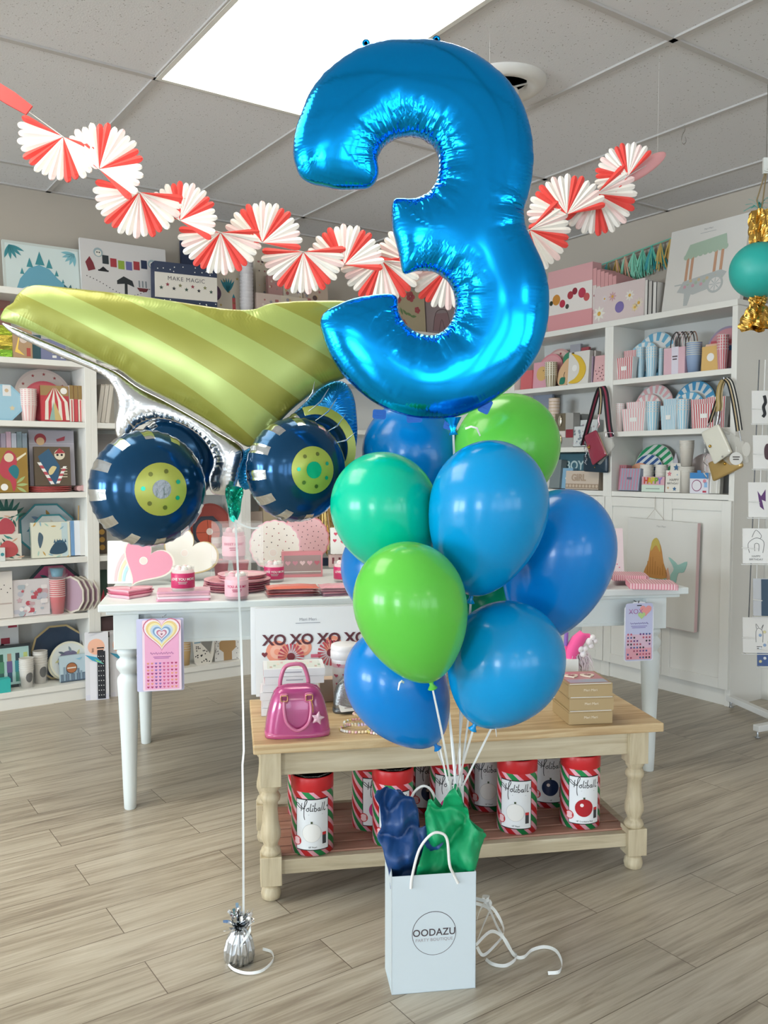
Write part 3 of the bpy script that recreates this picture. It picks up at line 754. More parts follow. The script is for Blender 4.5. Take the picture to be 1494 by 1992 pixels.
wheel(577, 914, 101, 2.20, 33, .09, 42 * s_, 2, 'rear_wheel')
wheel(343, 893, 84, 2.42, 20, .05, None, 3, 'far_front_wheel')
wheel(612, 876, 82, 2.32, 22, .05, None, 4, 'far_rear_wheel')
mb = MB()
for k, (r0, r1) in enumerate(((.088, .108),)):
    cc = P(614, 872, 2.265) - ct
    pts = [(r1 * 1.02 * cos(a), r1 * 1.02 * sin(a)) for a in np.linspace(-.9, 1.9, 20)] + [(r0 * cos(a), r0 * sin(a)) for a in np.linspace(1.9, -.9, 20)]
    mb.M = Matrix.Translation(cc) @ Matrix.Rotation(radians(22), 4, 'Z'); mb.prism(pts, -.004, .0, LIMEF)
mb.build('lime_wheel_band', tk)
# fin-like silver pleats around the rear wheel
mb = MB()
for x0, y0, x1, y1 in ((600, 800, 640, 755), (614, 818, 655, 775), (632, 842, 672, 806), (650, 862, 690, 842), (596, 780, 612, 742)):
    a = P(x0, y0, 2.21) - ct; b_ = P(x1, y1, 2.24) - ct; mid = a.lerp(b_, .5) + Vector((.006, -.01, -.006))
    mb.tube([a, mid, b_], [.0008, .0022, .0005], SILVP, 6)
mb.build('seam_crease', tk)
tail_px = [(436, 950), (470, 950), (468, 985), (462, 1008), (457, 1016), (448, 1012), (441, 990)]
tb = crumple('filling_neck', [tuple(p) for p in catmull(plane_pts(tail_px, 2.31, ct), 3)], .004, mat('#25b59c', .18, .7, name='teal_foil'), .012, 30, 5, tk, .001, loc=(0, -.02, 0))
# its ribbon and foil weight
wp = Pz(466, 1868, 0)
wt = empty('balloon_weight', 'silver foil balloon weight on the floor left of the coffee table', 'balloon weight', wp)
FOILS = mat('#cfd3d8', .2, 1.0, name='silver_foil_crinkled')
wt.scale = (1.12, 1.12, 1.12); b = MB(); N = 40; pr = [(.0, 0), (.030, 0), (.033, .008), (.033, .030), (.028, .052), (.018, .070), (.011, .078)]
b.lathe(pr, FOILS, N, smooth=False)
b.v = [Vector((v.x * (1 + .09 * sin(13 * atan2(v.y, v.x) + v.z * 30)), v.y * (1 + .09 * sin(13 * atan2(v.y, v.x) + v.z * 30)), v.z + .002 * sin(7 * atan2(v.y, v.x)) * (v.z > .001))) for v in b.v]
b.build('wrapped_weight', wt)
b = MB(); rnd = random.Random(8)
for k in range(70):
    a = rnd.uniform(0, 6.28); el = rnd.uniform(.1, 1.45); l = rnd.uniform(.022, .042); d = Vector((cos(a) * cos(el), sin(a) * cos(el), sin(el)))
    p0 = Vector((0, 0, .078)) + d * .006; p1 = p0 + d * l * .6; p2 = p0 + d * l + Vector((rnd.uniform(-.01, .01), rnd.uniform(-.01, .01), rnd.uniform(-.006, .004)))
    b.strip([p0, p1, p2], lambda u: .011 * (1 - u * .4), FOILS, side=(-sin(a), cos(a), rnd.uniform(-.8, .8)))
b.build('foil_tuft', wt)
MB().tube([(.011 * cos(a), .011 * sin(a), .078) for a in np.linspace(0, 6.28, 16)[:-1]], .0025, RIB, 6, True).build('ribbon_tie', wt)
k = P(458, 1012, 2.27); e = wp + Vector((.012, -.006, .082)); pts = []
for j in range(31):
    u = j / 30; s = k.lerp(e, u); s.x += .010 * sin(pi * u) * (1 if u < .6 else .6); pts.append(s)
mb = MB(); mb.strip(pts, .0055, RIB, side=lambda u: (1, .35 * sin(u * 9), 0)); tag(mb.build('balloon_ribbon'), 'long white ribbon from the truck balloon down to the silver weight', 'ribbon')
curl = [P(487, 1782, wp.y - .02), P(486, 1810, wp.y - .03), P(474, 1830, wp.y - .04), Pz(455, 1858, .02), Pz(441, 1866, .008), Pz(452, 1884, .006), Pz(480, 1893, .006), Pz(510, 1888, .006), Pz(531, 1868, .006), Pz(528, 1852, .006), Pz(511, 1846, .006)]
mb = MB(); mb.strip(catmull(curl, 6, False), .007, RIB, side=(0, .5, 1)); tag(mb.build('curling_ribbon'), 'curled white ribbon end lying by the silver foil weight', 'ribbon')
p = P(458, 1012, 2.26); mb = MB(); mb.strip(catmull([p, p + Vector((.02, -.01, -.012)), p + Vector((.045, -.012, -.02)), p + Vector((.062, -.01, -.019))], 5, False), .005, RIB, side=(0, .5, 1)); tag(mb.build('ribbon_end'), 'short white ribbon end at the neck of the truck balloon', 'ribbon')

# ------------------------------------------------------------------ gift bag, tissue, curling ribbons
bl = Pz(762, 1936, 0); br_ = Pz(925, 1922, 0); bd = (br_ - bl); BW = bd.length; byaw = atan2(bd.y, bd.x)
BAGM = mat('#d0dbe1', .45, name='white_kraft_paper'); INK = mat('#4a3f45', .5, name='printed_ink'); INK2 = mat('#a59ca0', .5, name='pale_ink')
bag = empty('gift_bag', 'white paper gift bag with a round printed shop logo, holding blue and green tissue', 'gift bag', (bl + br_) / 2, (0, 0, byaw))
BH = P(762, 1706, bl.y).z; BD = .115; t_ = .0012; w2 = BW / 2
b = MB()
b.box(-w2, w2, 0, t_, 0, BH, BAGM).box(-w2, w2, BD - t_, BD, 0, BH, BAGM).box(-w2, w2, 0, BD, 0, t_, BAGM)
for s in (-1, 1):   # gusseted sides folding inwards
    x = s * w2; xi = s * (w2 - .006)
    for y0, y1, xa, xb in ((0, BD / 2, x, xi), (BD / 2, BD, xi, x)):
        b.add([(xa, y0, 0), (xb, y1, 0), (xb, y1, BH), (xa, y0, BH), (xa - s * t_, y0, 0), (xb - s * t_, y1, 0), (xb - s * t_, y1, BH), (xa - s * t_, y0, BH)], [(0, 1, 2, 3), (7, 6, 5, 4), (0, 3, 7, 4), (1, 5, 6, 2), (3, 2, 6, 7), (0, 4, 5, 1)], BAGM)
lz = BH * .5; R = BW * .262
b.patch(circ(R, 64, 0, lz), -.0004, INK); b.patch(circ(R * .975, 64, 0, lz), -.0007, BAGM)
b.text('OODAZU', BW * .118, 0, lz + BW * .01, -.0012, INK, wscale=.96, bold=.0003, spacing=1.04)
b.text('PARTY BOUTIQUE', BW * .052, 0, lz - BW * .075, -.0012, INK2, spacing=1.05)
b.build('paper_bag', bag)
for y, pts in ((-.004, [(-.058, -.03), (-.055, 0), (-.040, .07), (-.012, .105), (.012, .108), (.028, .09), (.034, .03), (.046, 0), (.058, -.025)]), (BD + .004, [(-.05, -.03), (-.052, 0), (-.04, .13), (-.015, .17), (.012, .165), (.03, .12), (.05, .0), (.056, -.025)])):
    MB().tube(catmull([(x, y - (.012 if z > .02 and y < 0 else 0), BH + z) for x, z in pts], 5, False), .0034, PAPER, 8).build('rope_handle', bag)
TN = mat('#1a437a', .45, name='navy_tissue'); TG = mat('#0c9c62', .5, name='green_tissue')
C3 = lambda pts: [(480 + x * .549, 1380 + y * .549) for x, y in pts]
bc = (bl + br_) / 2; ybag = bc.y + .05
navy_px = C3([(510, 640), (500, 560), (485, 500), (460, 470), (478, 420), (470, 350), (452, 300), (462, 280), (500, 292), (530, 283), (552, 312), (585, 325), (606, 372), (612, 440), (640, 425), (680, 440), (700, 480), (660, 520), (610, 540), (585, 640)])
green_px = C3([(590, 640), (606, 540), (640, 470), (632, 380), (655, 325), (690, 368), (700, 320), (738, 274), (762, 310), (770, 352), (786, 362), (792, 404), (822, 430), (856, 464), (818, 530), (800, 570), (790, 640)])
for nm, px, m, yy, lab, sd, amp in (('tissue_paper', navy_px, TN, ybag - .012, 'crumpled navy tissue paper in the left of the gift bag', 3, .022), ('tissue_paper', green_px, TG, ybag - .005, 'crumpled green tissue paper in the right of the gift bag', 5, .024)):
    c = P(840, 1700, yy); o = empty(nm, lab, 'tissue paper', c, group='tissue papers in the gift bag')
    crumple('front_sheet', plane_pts(px, yy, c), .006, m, amp * 1.15, 20, sd, o, .0006, smooth=True)
    ctr = Vector((sum(p[0] for p in px) / len(px), sum(p[1] for p in px) / len(px)))
    crumple('back_sheet', plane_pts([(ctr.x + (x - ctr.x) * .9 + 5, ctr.y + (y - ctr.y) * .93 + 4) for x, y in px], yy, c), .009, m, amp, 12, sd + 4, o, .0006, loc=(0, .03, 0), smooth=True)
k1 = [P(925, 1748, 2.18), P(945, 1752, 2.16), P(951, 1745, 2.17), P(938, 1745, 2.2), P(950, 1760, 2.2), P(963, 1772, 2.2), P(978, 1800, 2.2), Pz(979, 1818, .02), Pz(962, 1840, .01), Pz(940, 1858, .006), Pz(928, 1842, .02)]
k2 = [P(924, 1757, 2.2), P(946, 1764, 2.22), P(955, 1775, 2.22), P(966, 1800, 2.24), Pz(976, 1818, .03), Pz(993, 1848, .006), Pz(1005, 1862, .006), Pz(985, 1878, .005), Pz(960, 1876, .005), Pz(945, 1866, .005)]
k3 = [P(925, 1840, 2.2), P(940, 1800, 2.19), P(954, 1766, 2.19), P(950, 1752, 2.2), P(935, 1768, 2.21), P(928, 1790, 2.22)]
k4 = [Pz(926, 1838, .05), Pz(955, 1812, .06), Pz(980, 1825, .03), Pz(1000, 1858, .006), Pz(1018, 1862, .005), Pz(1035, 1848, .005), Pz(1060, 1842, .005), Pz(1082, 1850, .005), Pz(1093, 1872, .005), Pz(1088, 1890, .005), Pz(1066, 1893, .005)]
for kk, lab in ((k1, 'white curling ribbon looping high beside the gift bag'), (k2, 'white curling ribbon falling from the bag edge and doubling back on the floor'), (k3, 'white curling ribbon standing close against the right side of the gift bag'), (k4, 'longest white curling ribbon, trailing away to the right on the floor')):
    mb = MB(); mb.strip(catmull(kk, 7, False), .0082, RIB, side=lambda u: (.3, .6, .9)); tag(mb.build('curling_ribbon'), lab, 'ribbon', 'white curling ribbons beside the gift bag')

# ------------------------------------------------------------------ paper fan garland
RED = mat('#e8443c', .7, sheen=.2, name='red_tissue'); CREAM = mat('#f3ece4', .75, name='cream_tissue'); PINKT = mat('#f6d6d2', .75, name='pale_pink_tissue')
def fan_mesh(R):
    b = MB(); pat = 'RWPWWRRWPWWRRWWPWR'; n = len(pat); span = radians(196); a0 = pi / 2 + span / 2
    for i, ch in enumerate(pat):
        a = a0 - span * (i + .5) / n; da = span / n; m = {'R': RED, 'W': CREAM, 'P': PINKT}[ch]
        u = Vector((cos(a), 0, sin(a))); v = Vector((-sin(a), 0, cos(a))); r = R * (1 + .02 * (-1) ** i)
        prof = [(.03, .03), (.25, .26), (.5, .5), (.75, .76), (.88, .86), (.95, .74), (.99, .42), (1.0, 0)]
        L = []; Rr = []; Fm = []; Bm = []
        for t, wd in prof:
            w = r * wd * da * .5; dp = r * .045 * min(1, t * 1.4) * (1 if t < .9 else .7)
            c = u * r * t; L.append(c + v * w); Rr.append(c - v * w); Fm.append(c + Vector((0, -dp - .001, 0))); Bm.append(c + Vector((0, dp + .001, 0)))
        k = len(prof); vs = L + Rr + Fm + Bm
        fs = []
        for j in range(k - 1):
            fs += [(j, 2 * k + j, 2 * k + j + 1, j + 1), (2 * k + j, k + j, k + j + 1, 2 * k + j + 1), (k + j, 3 * k + j, 3 * k + j + 1, k + j + 1), (3 * k + j, j, j + 1, 3 * k + j + 1)]
        b.add(vs, fs, m)
    return b
hubs = [(123, 266, 84, -112), (193, 329, 86, 50), (271, 374, 86, -100), (350, 429, 73, 62), (429, 452, 80, -90), (510, 472, 77, 84), (590, 490, 80, -88), (670, 515, 76, 86), (743, 507, 80, -84), (806, 512, 76, 80), (872, 520, 80, -95), (950, 500, 78, 84), (1030, 447, 80, -48), (1103, 417, 75, 106), (1160, 377, 78, -48), (1222, 342, 62, 140)]
g0 = P(670, 515, 2.85)
gar = empty('paper_garland', 'red and white scalloped paper fan garland strung below the ceiling', 'garland', g0)
proto = None; hp = []
for i, (x, y, r, a) in enumerate(hubs):
    D = 2.75 + .5 * (x / 1222) + .012 * (-1) ** i; p = P(x, y, D) - g0; R = r * D / FP; hp.append(p)
    if proto is None: proto = fan_mesh(1.0).build('paper_fan', gar); f = proto
    else: f = proto.copy(); COL.objects.link(f); f.parent = gar
    f.location = p; f.scale = (R, R, R); f.rotation_euler = (0, -radians(a - 90), radians([6, -5, 3, -8][i % 4]))
mb = MB(); mb.tube([P(-30, 155, 2.74) - g0] + hp + [P(1278, 310, 3.3) - g0], .0012, PAPER, 6); mb.build('hanging_thread', gar)
a, b_, c = P(-30, 160, 2.74) - g0, P(22, 192, 2.74) - g0, P(57, 215, 2.74) - g0
mb = MB(); mb.strip([a, b_, c], lambda u: .045 if u < .6 else .034, mat('#c93a38', .7), side=(0, .15, 1), t=.006); mb.build('end_tab', gar)
a, c = P(1222, 346, 3.28) - g0, P(1279, 308, 3.3) - g0
mb = MB(); mb.puff([(x * .1, z * .028) for x, z in circ(1, 20)], .03, mat('#eba7a8', .7)); mb.build('end_tab', gar, (a + c) / 2 + Vector((0, -.0, 0)), (0, radians(-33), 0))
for px, top in ((1278, None), (1103, None), (193, None), (-30, None)):
    pass
def hang(pt, label):
    p = pt + g0; mb = MB(); mb.tube([p, Vector((p.x, p.y, CEIL - .002))], .0003, PAPER, 5); mb.build('drop_thread', gar, -g0)
hang(hp[11], '')
hang(P(1279, 308, 3.3) - g0, ''); 
# ------------------------------------------------------------------ the long white table
WT = mat('#e2e9e9', .4, name='white_table_paint')
a = Pz(252, 1578, 0); b_ = Pz(1268, 1503, 0); d = b_ - a; TYAW = atan2(d.y, d.x); LX = d.length
TC = Vector((cos(TYAW), sin(TYAW), 0)); TN_ = Vector((-sin(TYAW), cos(TYAW), 0))
TZ = P(195, 1177, (a.y - .06)).z
TDEP = .98; legR = .033
ta = a + TN_ * .03
tbl = empty('display_table', 'long white display table with turned legs, covered in pink party goods', 'table', ta + TC * (LX / 2) + TN_ * (TDEP / 2 - .10), (0, 0, TYAW))
hl = LX / 2; hd = TDEP / 2 - .10
# local frame: x along, y away from the camera
MB().box(-hl - .095, hl + .13, -hd - .07, hd + .07, TZ - .028, TZ, WT).build('table_top', tbl, bevel=.004)
MB().box(-hl - .07, hl + .105, -hd - .045, hd + .045, TZ - .043, TZ - .0275, WT).build('top_moulding', tbl, bevel=.003)
for y0, y1 in ((-hd - .012, -hd + .010), (hd - .010, hd + .012)):
    MB().box(-hl + .045, hl - .045, y0, y1, TZ - .155, TZ - .043, WT).box(-hl + .045, hl - .045, y0 - .004, y1 + .004, TZ - .158, TZ - .145, WT).build('apron', tbl, bevel=.0015)
for x0, x1 in ((-hl - .012, -hl + .010), (hl - .010, hl + .012)):
    MB().box(x0, x1, -hd + .045, hd - .045, TZ - .155, TZ - .043, WT).build('apron', tbl, bevel=.0015)
lp = [(.020, 0), (.022, .004), (.024, .05), (.030, .25), (.038, .44), (.040, .475), (.038, .487), (.028, .500), (.030, .507), (.041, .523), (.043, .535), (.041, .547), (.030, .558), (.028, .563), (.038, .575), (.040, .583), (.036, .595), (.030, .600)]
ztl = TZ - .043; kz = (ztl - .125) / .600
legb = MB(); legb.lathe([(r, z * kz) for r, z in lp], WT, 28)
legb.box(-.045, .045, -.045, .045, ztl - .128, ztl, WT)
lg = None
for x in (-hl, hl):
    for y in (-hd, hd):
        if lg is None: lg = legb.build('leg', tbl, (x, y, 0), bevel=.002)
        else: l2 = lg.copy(); COL.objects.link(l2); l2.parent = tbl; l2.location = (x, y, 0)
# ---- helper: goods on the white table.  base point seen at (x, ybase)
def tspan(x0, x1, yb, z=None, yaw=None):
    z = TZ if z is None else z
    c = Pz((x0 + x1) / 2, yb, z); s = c.y / FP
    return c + Vector((0, 0, .0006)), (x1 - x0) * s, s
PK = mat('#e79db4', .45); PK2 = mat('#f0bcc8', .5); PKD = mat('#cf6a86', .45); CRM = mat('#efe6dc', .5); MAG = mat('#cc2f68', .35); RSE = mat('#d9868f', .45); GOLDR = mat('#cfb98a', .3, .8)
def flat_stack(label, x0, x1, yb, n, th, m, kind='round', z=None, m2=None, group=None, each='plate', depth=None, yaw=0, first=True):
    """a pile of flat goods: every one its own object"""
    c, W, s = tspan(x0, x1, yb, z); r = W / 2
    for i in range(n):
        b = MB()
        if kind == 'square': 
            dp = depth or W; pts = rrect(W, dp, .006)
        else: pts = {'round': circ(r), 'scallop': scallop(r), 'heart': heart(r), 'octagon': polyg(r * 1.05, 8, pi / 8)}[kind]; dp = W
        mm = m if not isinstance(m, list) else m[i % len(m)]
        b.M = Matrix.Rotation(-pi / 2, 4, 'X')
        if kind == 'square':
            b.prism(pts, -th + .0006, -.0004, mm)
            if m2: b.prism([(x * .8, y * .8) for x, y in pts], -th, -th + .0008, m2)
        else:
            b.prism([(x * .86, y * .86) for x, y in pts], -.0025, -.0003, mm)
            N = len(pts); vs = [(x * .86, -.0022, y * .86) for x, y in pts] + [(x, -th, y) for x, y in pts] + [(x, -th - .0012, y) for x, y in pts] + [(x * .85, -.0034, y * .85) for x, y in pts]
            b.add(vs, [(j * N + k, j * N + (k + 1) % N, (j + 1) * N + (k + 1) % N, (j + 1) * N + k) for j in range(3) for k in range(N)], mm, True)
            if m2: b.prism([(x * .8, y * .8) for x, y in pts], -.0042, -.0034, m2)
        o = b.build(each, loc=c + TN_ * (dp / 2) + Vector((random.uniform(-.003, .003), random.uniform(-.003, .003), i * th * (1.0 if kind == 'square' else .9))), rot=(0, 0, TYAW + radians(yaw + random.uniform(-3, 3))))
        word = 'only' if n == 1 else ['lowest', 'second', 'third', 'fourth', 'fifth', 'sixth', 'seventh'][i] if i < n - 1 else 'topmost'
        tag(o, label.replace('@', word), 'plate' if each != 'napkin_pack' else 'napkins', group)
    return c, W
def stand(name, label, cat, x0, x1, ytop, yb, pts_fn, th, m, face=None, inset=.9, lean=10, z=None, art=None, group=None, yaw=0):
    """an upright flat piece (plate, card, box) leaning back on the table"""
    c, W, s = tspan(x0, x1, yb, z); zt = P((x0 + x1) / 2, ytop, c.y + .01).z - c.z; b = MB()
    pts = pts_fn(W, zt); zc = -min(p[1] for p in pts); b.M = Matrix.Translation((0, 0, zc))
    b.prism(pts, 0, th, m)
    if face:
        cx = 0; cz = (min(p[1] for p in pts) + max(p[1] for p in pts)) / 2
        b.prism([(p[0] * inset, cz + (p[1] - cz) * inset) for p in pts], -.0006, .0005, face)
    b.M = Matrix()
    if art: art(b, W, zt)
    c.z += th * sin(radians(lean))
    return tag(b.build(name, loc=c, rot=leanrot(TYAW + radians(yaw), lean)), label, cat, group)
def HBr(deg):
    ca_, sa_ = cos(radians(deg)), sin(radians(deg)); return lambda W, h: [(x * ca_ - z * sa_, x * sa_ + z * ca_) for x, z in heart(W / 2)]
HB = HBr(-32)
RB = lambda W, h: rrect(W, h, .004, 3, 0, h / 2)
def sticker(b, x, z, r=.017): b.disc(x, z, r, -.0016, PAPER, 24); b.disc(x, z, r * .8, -.0020, mat('#e9dcd6', .6), 24)
# left group
flat_stack('pink heart plate stacked at the left front of the table, @ of three', 202, 296, 1168, 3, .011, [PK2, PKD], 'heart', m2=PK, group='low stack of pink heart plates', yaw=4)
stand('card', 'white card with a pastel rainbow behind the pink heart plate', 'card', 209, 262, 1052, 1136, RB, .006, PAPER, lean=5, art=lambda b, w, h: [b.patch([(w * .55 - r * w * cos(t), .01 + r * h * sin(t)) for t in np.linspace(.0, 1.57, 12)] + [(w * .55 - (r - .1) * w * cos(t), .01 + (r - .1) * h * sin(t)) for t in np.linspace(1.57, 0, 12)], -.001, mat(c, .5)) for r, c in ((.8, '#f2c6c9'), (.65, '#f4dcb8'), (.5, '#b8dbe8'))], yaw=-8)
stand('heart_plate', 'pink heart shaped plate with pale rim and round sticker, standing on the white table', 'plate', 229, 336, 1056, 1141, HB, .012, CRM, PK, .93, 12, art=lambda b, w, h: sticker(b, -.004, w * .46), yaw=8)
stand('heart_plate', 'cream heart shaped plate with gold scalloped rim, behind the magenta candle', 'plate', 300, 420, 1042, 1132, HB, .012, GOLDR, mat('#e6e2da', .45), .94, 12, art=lambda b, w, h: sticker(b, -.004, w * .46), yaw=-6)
flat_stack('pink and white napkin pack at the front left, @ of four', 306, 408, 1170, 4, .0095, [PK, mat('#efd9e2', .3), PK2, mat('#e2a9bd', .3)], 'square', depth=.11, each='napkin_pack', group='napkin packs under the left magenta candle')
def jar(label, x0, x1, ytop, yb, m, wax, z=None, words=None, dz=0, group='scented candle jars on the white table'):
    c, W, s = tspan(x0, x1, yb, z); h = P((x0 + x1) / 2, ytop, c.y).z - c.z; r = W / 2
    o = empty('candle_jar', label, 'candle', c + TN_ * r, (0, 0, TYAW), group)
    MB().lathe([(0, .0), (r * .93, 0), (r, .004), (r, h), (r * .94, h), (r * .94, .006), (0, .006)], GLASS, 32).build('glass_jar', o)
    MB().lathe([(0, .0065), (r * .92, .0065), (r * .92, h * .86), (0, h * .86)], wax, 32).build('wax', o)
    b = MB(); b.lathe([(r + .0004, h * .16), (r + .0009, h * .17), (r + .0009, h * .74), (r + .0004, h * .75)], m, 40)
    lab = b.build('paper_label', o)
    t = MB(); t.text(words or 'LOVE YOU MORE', r * .30, 0, h * .52, 0, PAPER if m is MAG else MAG, bold=.0003); t.bars(0, h * .44, r * .8, h * .12, 0, PAPER if m is MAG else MAG)
    t.v = [Vector((r * sin(v.x / r) * 1.02, -r * cos(v.x / r) * 1.02 - .001, v.z)) for v in t.v]; t.build('lettering', lab)
    for k in range(5):
        a = k * 1.256; MB().ball((r * .5 * cos(a), r * .5 * sin(a), h * .9), r * .3, wax if k % 2 else PAPER, 10, 6).build('topping', o)
    return o
WX = mat('#f1cfd2', .5)
jar('glass candle jar with magenta label on top of the left napkin packs', 333, 378, 1104, 1153, MAG, WX, z=TZ + .039)
flat_stack('dusty pink plate in the stack left of centre, @ of five', 396, 530, 1156, 5, .0095, [mat('#e6aab2', .45), mat('#b8647a', .45)], 'round', m2=mat('#d58f9b', .45), group='stack of dusty pink plates')
flat_stack('small pale pink plate piled on the dusty pink plates, @ of three', 424, 522, 1134, 3, .009, [PK2, RSE], 'round', z=TZ + .047, m2=mat('#ecc4c8', .45), group='small pink plates on the dusty pink stack')
jar('glass candle jar with pale pink label in front of the dusty pink plates', 438, 484, 1116, 1170, PK2, mat('#e9a6b8', .4), words='YOU ARE MY')
# clear riser with jars and cups under it
c, W, s = tspan(412, 506, 1136); rz = P(460, 1090, c.y + .06).z
o = empty('display_riser', 'clear acrylic riser behind the pale pink candle, carrying a pink candle', 'display stand', c + TN_ * .11, (0, 0, TYAW))
MB().box(-W / 2, W / 2, -.07, .07, rz - TZ - .006, rz - TZ, GLASS).build('top_sheet', o)
for sx in (-1, 1): MB().box(sx * W / 2 - .003, sx * W / 2 + .003, -.07, .07, 0, rz - TZ - .0065, GLASS).build('side_sheet', o)
jar('glass candle jar with rose label on top of the clear riser', 433, 478, 1028, 1093, PK2, mat('#e58ea4', .4), z=rz, words='SWEET HEART')
c2, W2, s2 = tspan(413, 512, 1096, rz); hh = P(460, 1018, c2.y).z - rz
o = empty('display_cover', 'square clear plastic box standing over the candle on the riser', 'clear box', c2 + TN_ * .03, (0, 0, TYAW))
for x0, x1, y0, y1, z0, z1 in ((-W2 / 2, W2 / 2, -.0312, -.03, 0, hh), (-W2 / 2, -W2 / 2 + .0012, -.03, .09, 0, hh), (W2 / 2 - .0012, W2 / 2, -.03, .09, 0, hh), (-W2 / 2, W2 / 2, -.0312, .09, hh, hh + .0012)):
    MB().box(x0, x1, y0, y1, z0, z1, CELLO).build('plastic_wall', o)
def tcups(label, x0, x1, ytop, yb, m, rim, n, group=None):
    c, W, s = tspan(x0, x1, yb); h = P((x0 + x1) / 2, ytop, c.y).z - c.z; r = W / 2
    o = empty('cup_stack', label, 'paper cups', c + TN_ * r, (0, 0, TYAW), group); ch = h * (.55 if n > 1 else 1); st = (h - ch) / max(1, n - 1); f = None
    for i in range(n):
        if f is None: f = MB().lathe([(0, 0), (r * .72, 0), (r * .96, ch - .004), (r, ch - .003), (r, ch), (r * .93, ch), (r * .68, .006), (0, .006)], m, 24).build('cup', o)
        else: q = f.copy(); COL.objects.link(q); q.parent = o; q.location = (0, 0, st * i)
tcups('dotted dusty pink paper cup standing under the clear riser', 415, 446, 1090, 1126, RSE, RSE, 1)
tcups('second dusty pink paper cup under the clear riser, half hidden', 452, 486, 1092, 1122, RSE, RSE, 1)
def dots(cols, n, seed, r=.0028):
    def f(b, w, h):
        rnd = random.Random(seed); k = 0
        zc = w / 2
        for i in range(n):
            a = i * 2.39996; q = sqrt((i + .5) / n) * w * .44
            b.disc(q * cos(a), zc + q * sin(a), r, -.0012, cols[i % len(cols)], 8)
    return f
SC = lambda W, h: scallop(W / 2, 18)
DT1 = mat('#7a3f46', .5); 
def art_dot(b, w, h): dots([DT1, mat('#3b3b3f', .5), mat('#c05a68', .5)], 34, 2)(b, w, h); sticker(b, -.01, w * .36, .02)
stand('scalloped_plate', 'white scalloped plate with dark confetti dots, standing right of the clear riser', 'plate', 486, 586, 1018, 1112, SC, .012, PK2, mat('#e9e2da', .45), .95, 10, art=art_dot)
stand('scalloped_plate', 'pink scalloped plate with dark dots, behind the white dotted one', 'plate', 545, 642, 1003, 1098, SC, .010, RSE, mat('#e8b8bb', .45), .95, 9, art=dots([DT1, mat('#3b3b3f', .5)], 55, 3, .0026))
jar('glass candle jar with magenta label left of the pink window box', 515, 554, 1094, 1134, MAG, WX)
def art_win(b, w, h):
    b.rect(-w * .46, w * .46, h * .12, h * .86, -.0008, mat('#a8908f', .25))
    for i, c in enumerate(('#d9a0ab', '#c98a98', '#e6c7c9', '#dca9b4', '#c06878')): b.patch(heart(w * .07, 20, -w * .36 + i * w * .18, h * .55), -.0014, mat(c, .4))
    b.rect(-w * .46, w * .46, h * .20, h * .23, -.0016, PAPER)
o = stand('window_box', 'grey pink gift box with a clear window, behind the bagged napkins', 'box', 549, 628, 1073, 1123, RB, .05, mat('#d98b93', .45), None, lean=0, art=art_win)
def packs(label, x0, x1, yb, n, cols, group, z=None):
    c, W, s = tspan(x0, x1, yb, z); rnd = random.Random(int(x0))
    for i in range(n):
        b = MB(); k = 9; vs = []; 
        for y in range(5):
            for x in range(k):
                u = x / (k - 1) - .5; v = y / 4 - .5; bl_ = max(0, (1 - (2 * u) ** 4) * (1 - (2 * v) ** 4))
                vs.append((u * W, v * .12, bl_ * .008 + rnd.uniform(0, .0015)))
        vs2 = [(a_, b2, .0) for a_, b2, c_ in vs]
        fs = [(y * k + x, y * k + x + 1, (y + 1) * k + x + 1, (y + 1) * k + x) for y in range(4) for x in range(k - 1)]
        b.add(vs + [(a_, b2, .0004) for a_, b2, c_ in vs], fs + [tuple(45 + q for q in f[::-1]) for f in fs], mat(cols[i % len(cols)], .2), False)
        b.box(-W / 2 - .004, W / 2 + .004, -.066, .066, 0, .0006, CELLO)
        o = b.build('napkin_pack', loc=c + TN_ * .065 + Vector((rnd.uniform(-.006, .006), 0, i * .0100)), rot=(0, 0, TYAW + radians(rnd.uniform(-7, 7))))
        tag(o, label.replace('@', ['lowest', 'second', 'third', 'fourth'][i] if i < n - 1 else 'topmost'), 'napkins', group)
packs('coral napkin pack in clear wrap at the centre front of the table, @ of four', 520, 622, 1162, 4, ['#d7b3bf', '#dd7a7a', '#e2aab4', '#e67a68'], 'wrapped coral napkin packs')
packs('pale pink napkin pack in clear wrap beside the blue balloon, @ of four', 624, 700, 1160, 4, ['#d8b2c2', '#e3a5b3', '#e9bcc4', '#e6a6b2'], 'wrapped pale pink napkin packs')
jar('glass candle jar with magenta label farthest right, beside the blue balloon', 652, 694, 1094, 1134, MAG, WX)
stand('candle', 'little dark candle between the window box and the right magenta jar', 'candle', 627, 639, 1085, 1101, RB, .02, mat('#223047', .4), None, lean=0)
def art_h(b, w, h):
    for x, z in ((-.25, .75), (.1, .8), (-.3, .5), (.05, .45)): b.patch(heart(w * .09, 20, x * w, z * h), -.001, mat('#cf4b62', .5))
stand('card', 'white card with small red hearts beside the teal balloon', 'card', 643, 686, 1026, 1078, RB, .003, PAPER, None, lean=8, art=art_h, z=TZ + .07)
stand('sign_base', 'wooden block holding the white heart card', 'block', 640, 690, 1079, 1104, RB, .03, mat('#e9c9c4', .5), None, lean=0, art=lambda b, w, h: [b.rect(-w * .38 + i * w * .25, -w * .3 + i * w * .25, h * .3, h * .8, -.001, mat('#8d3f4c', .5)) for i in range(3)])
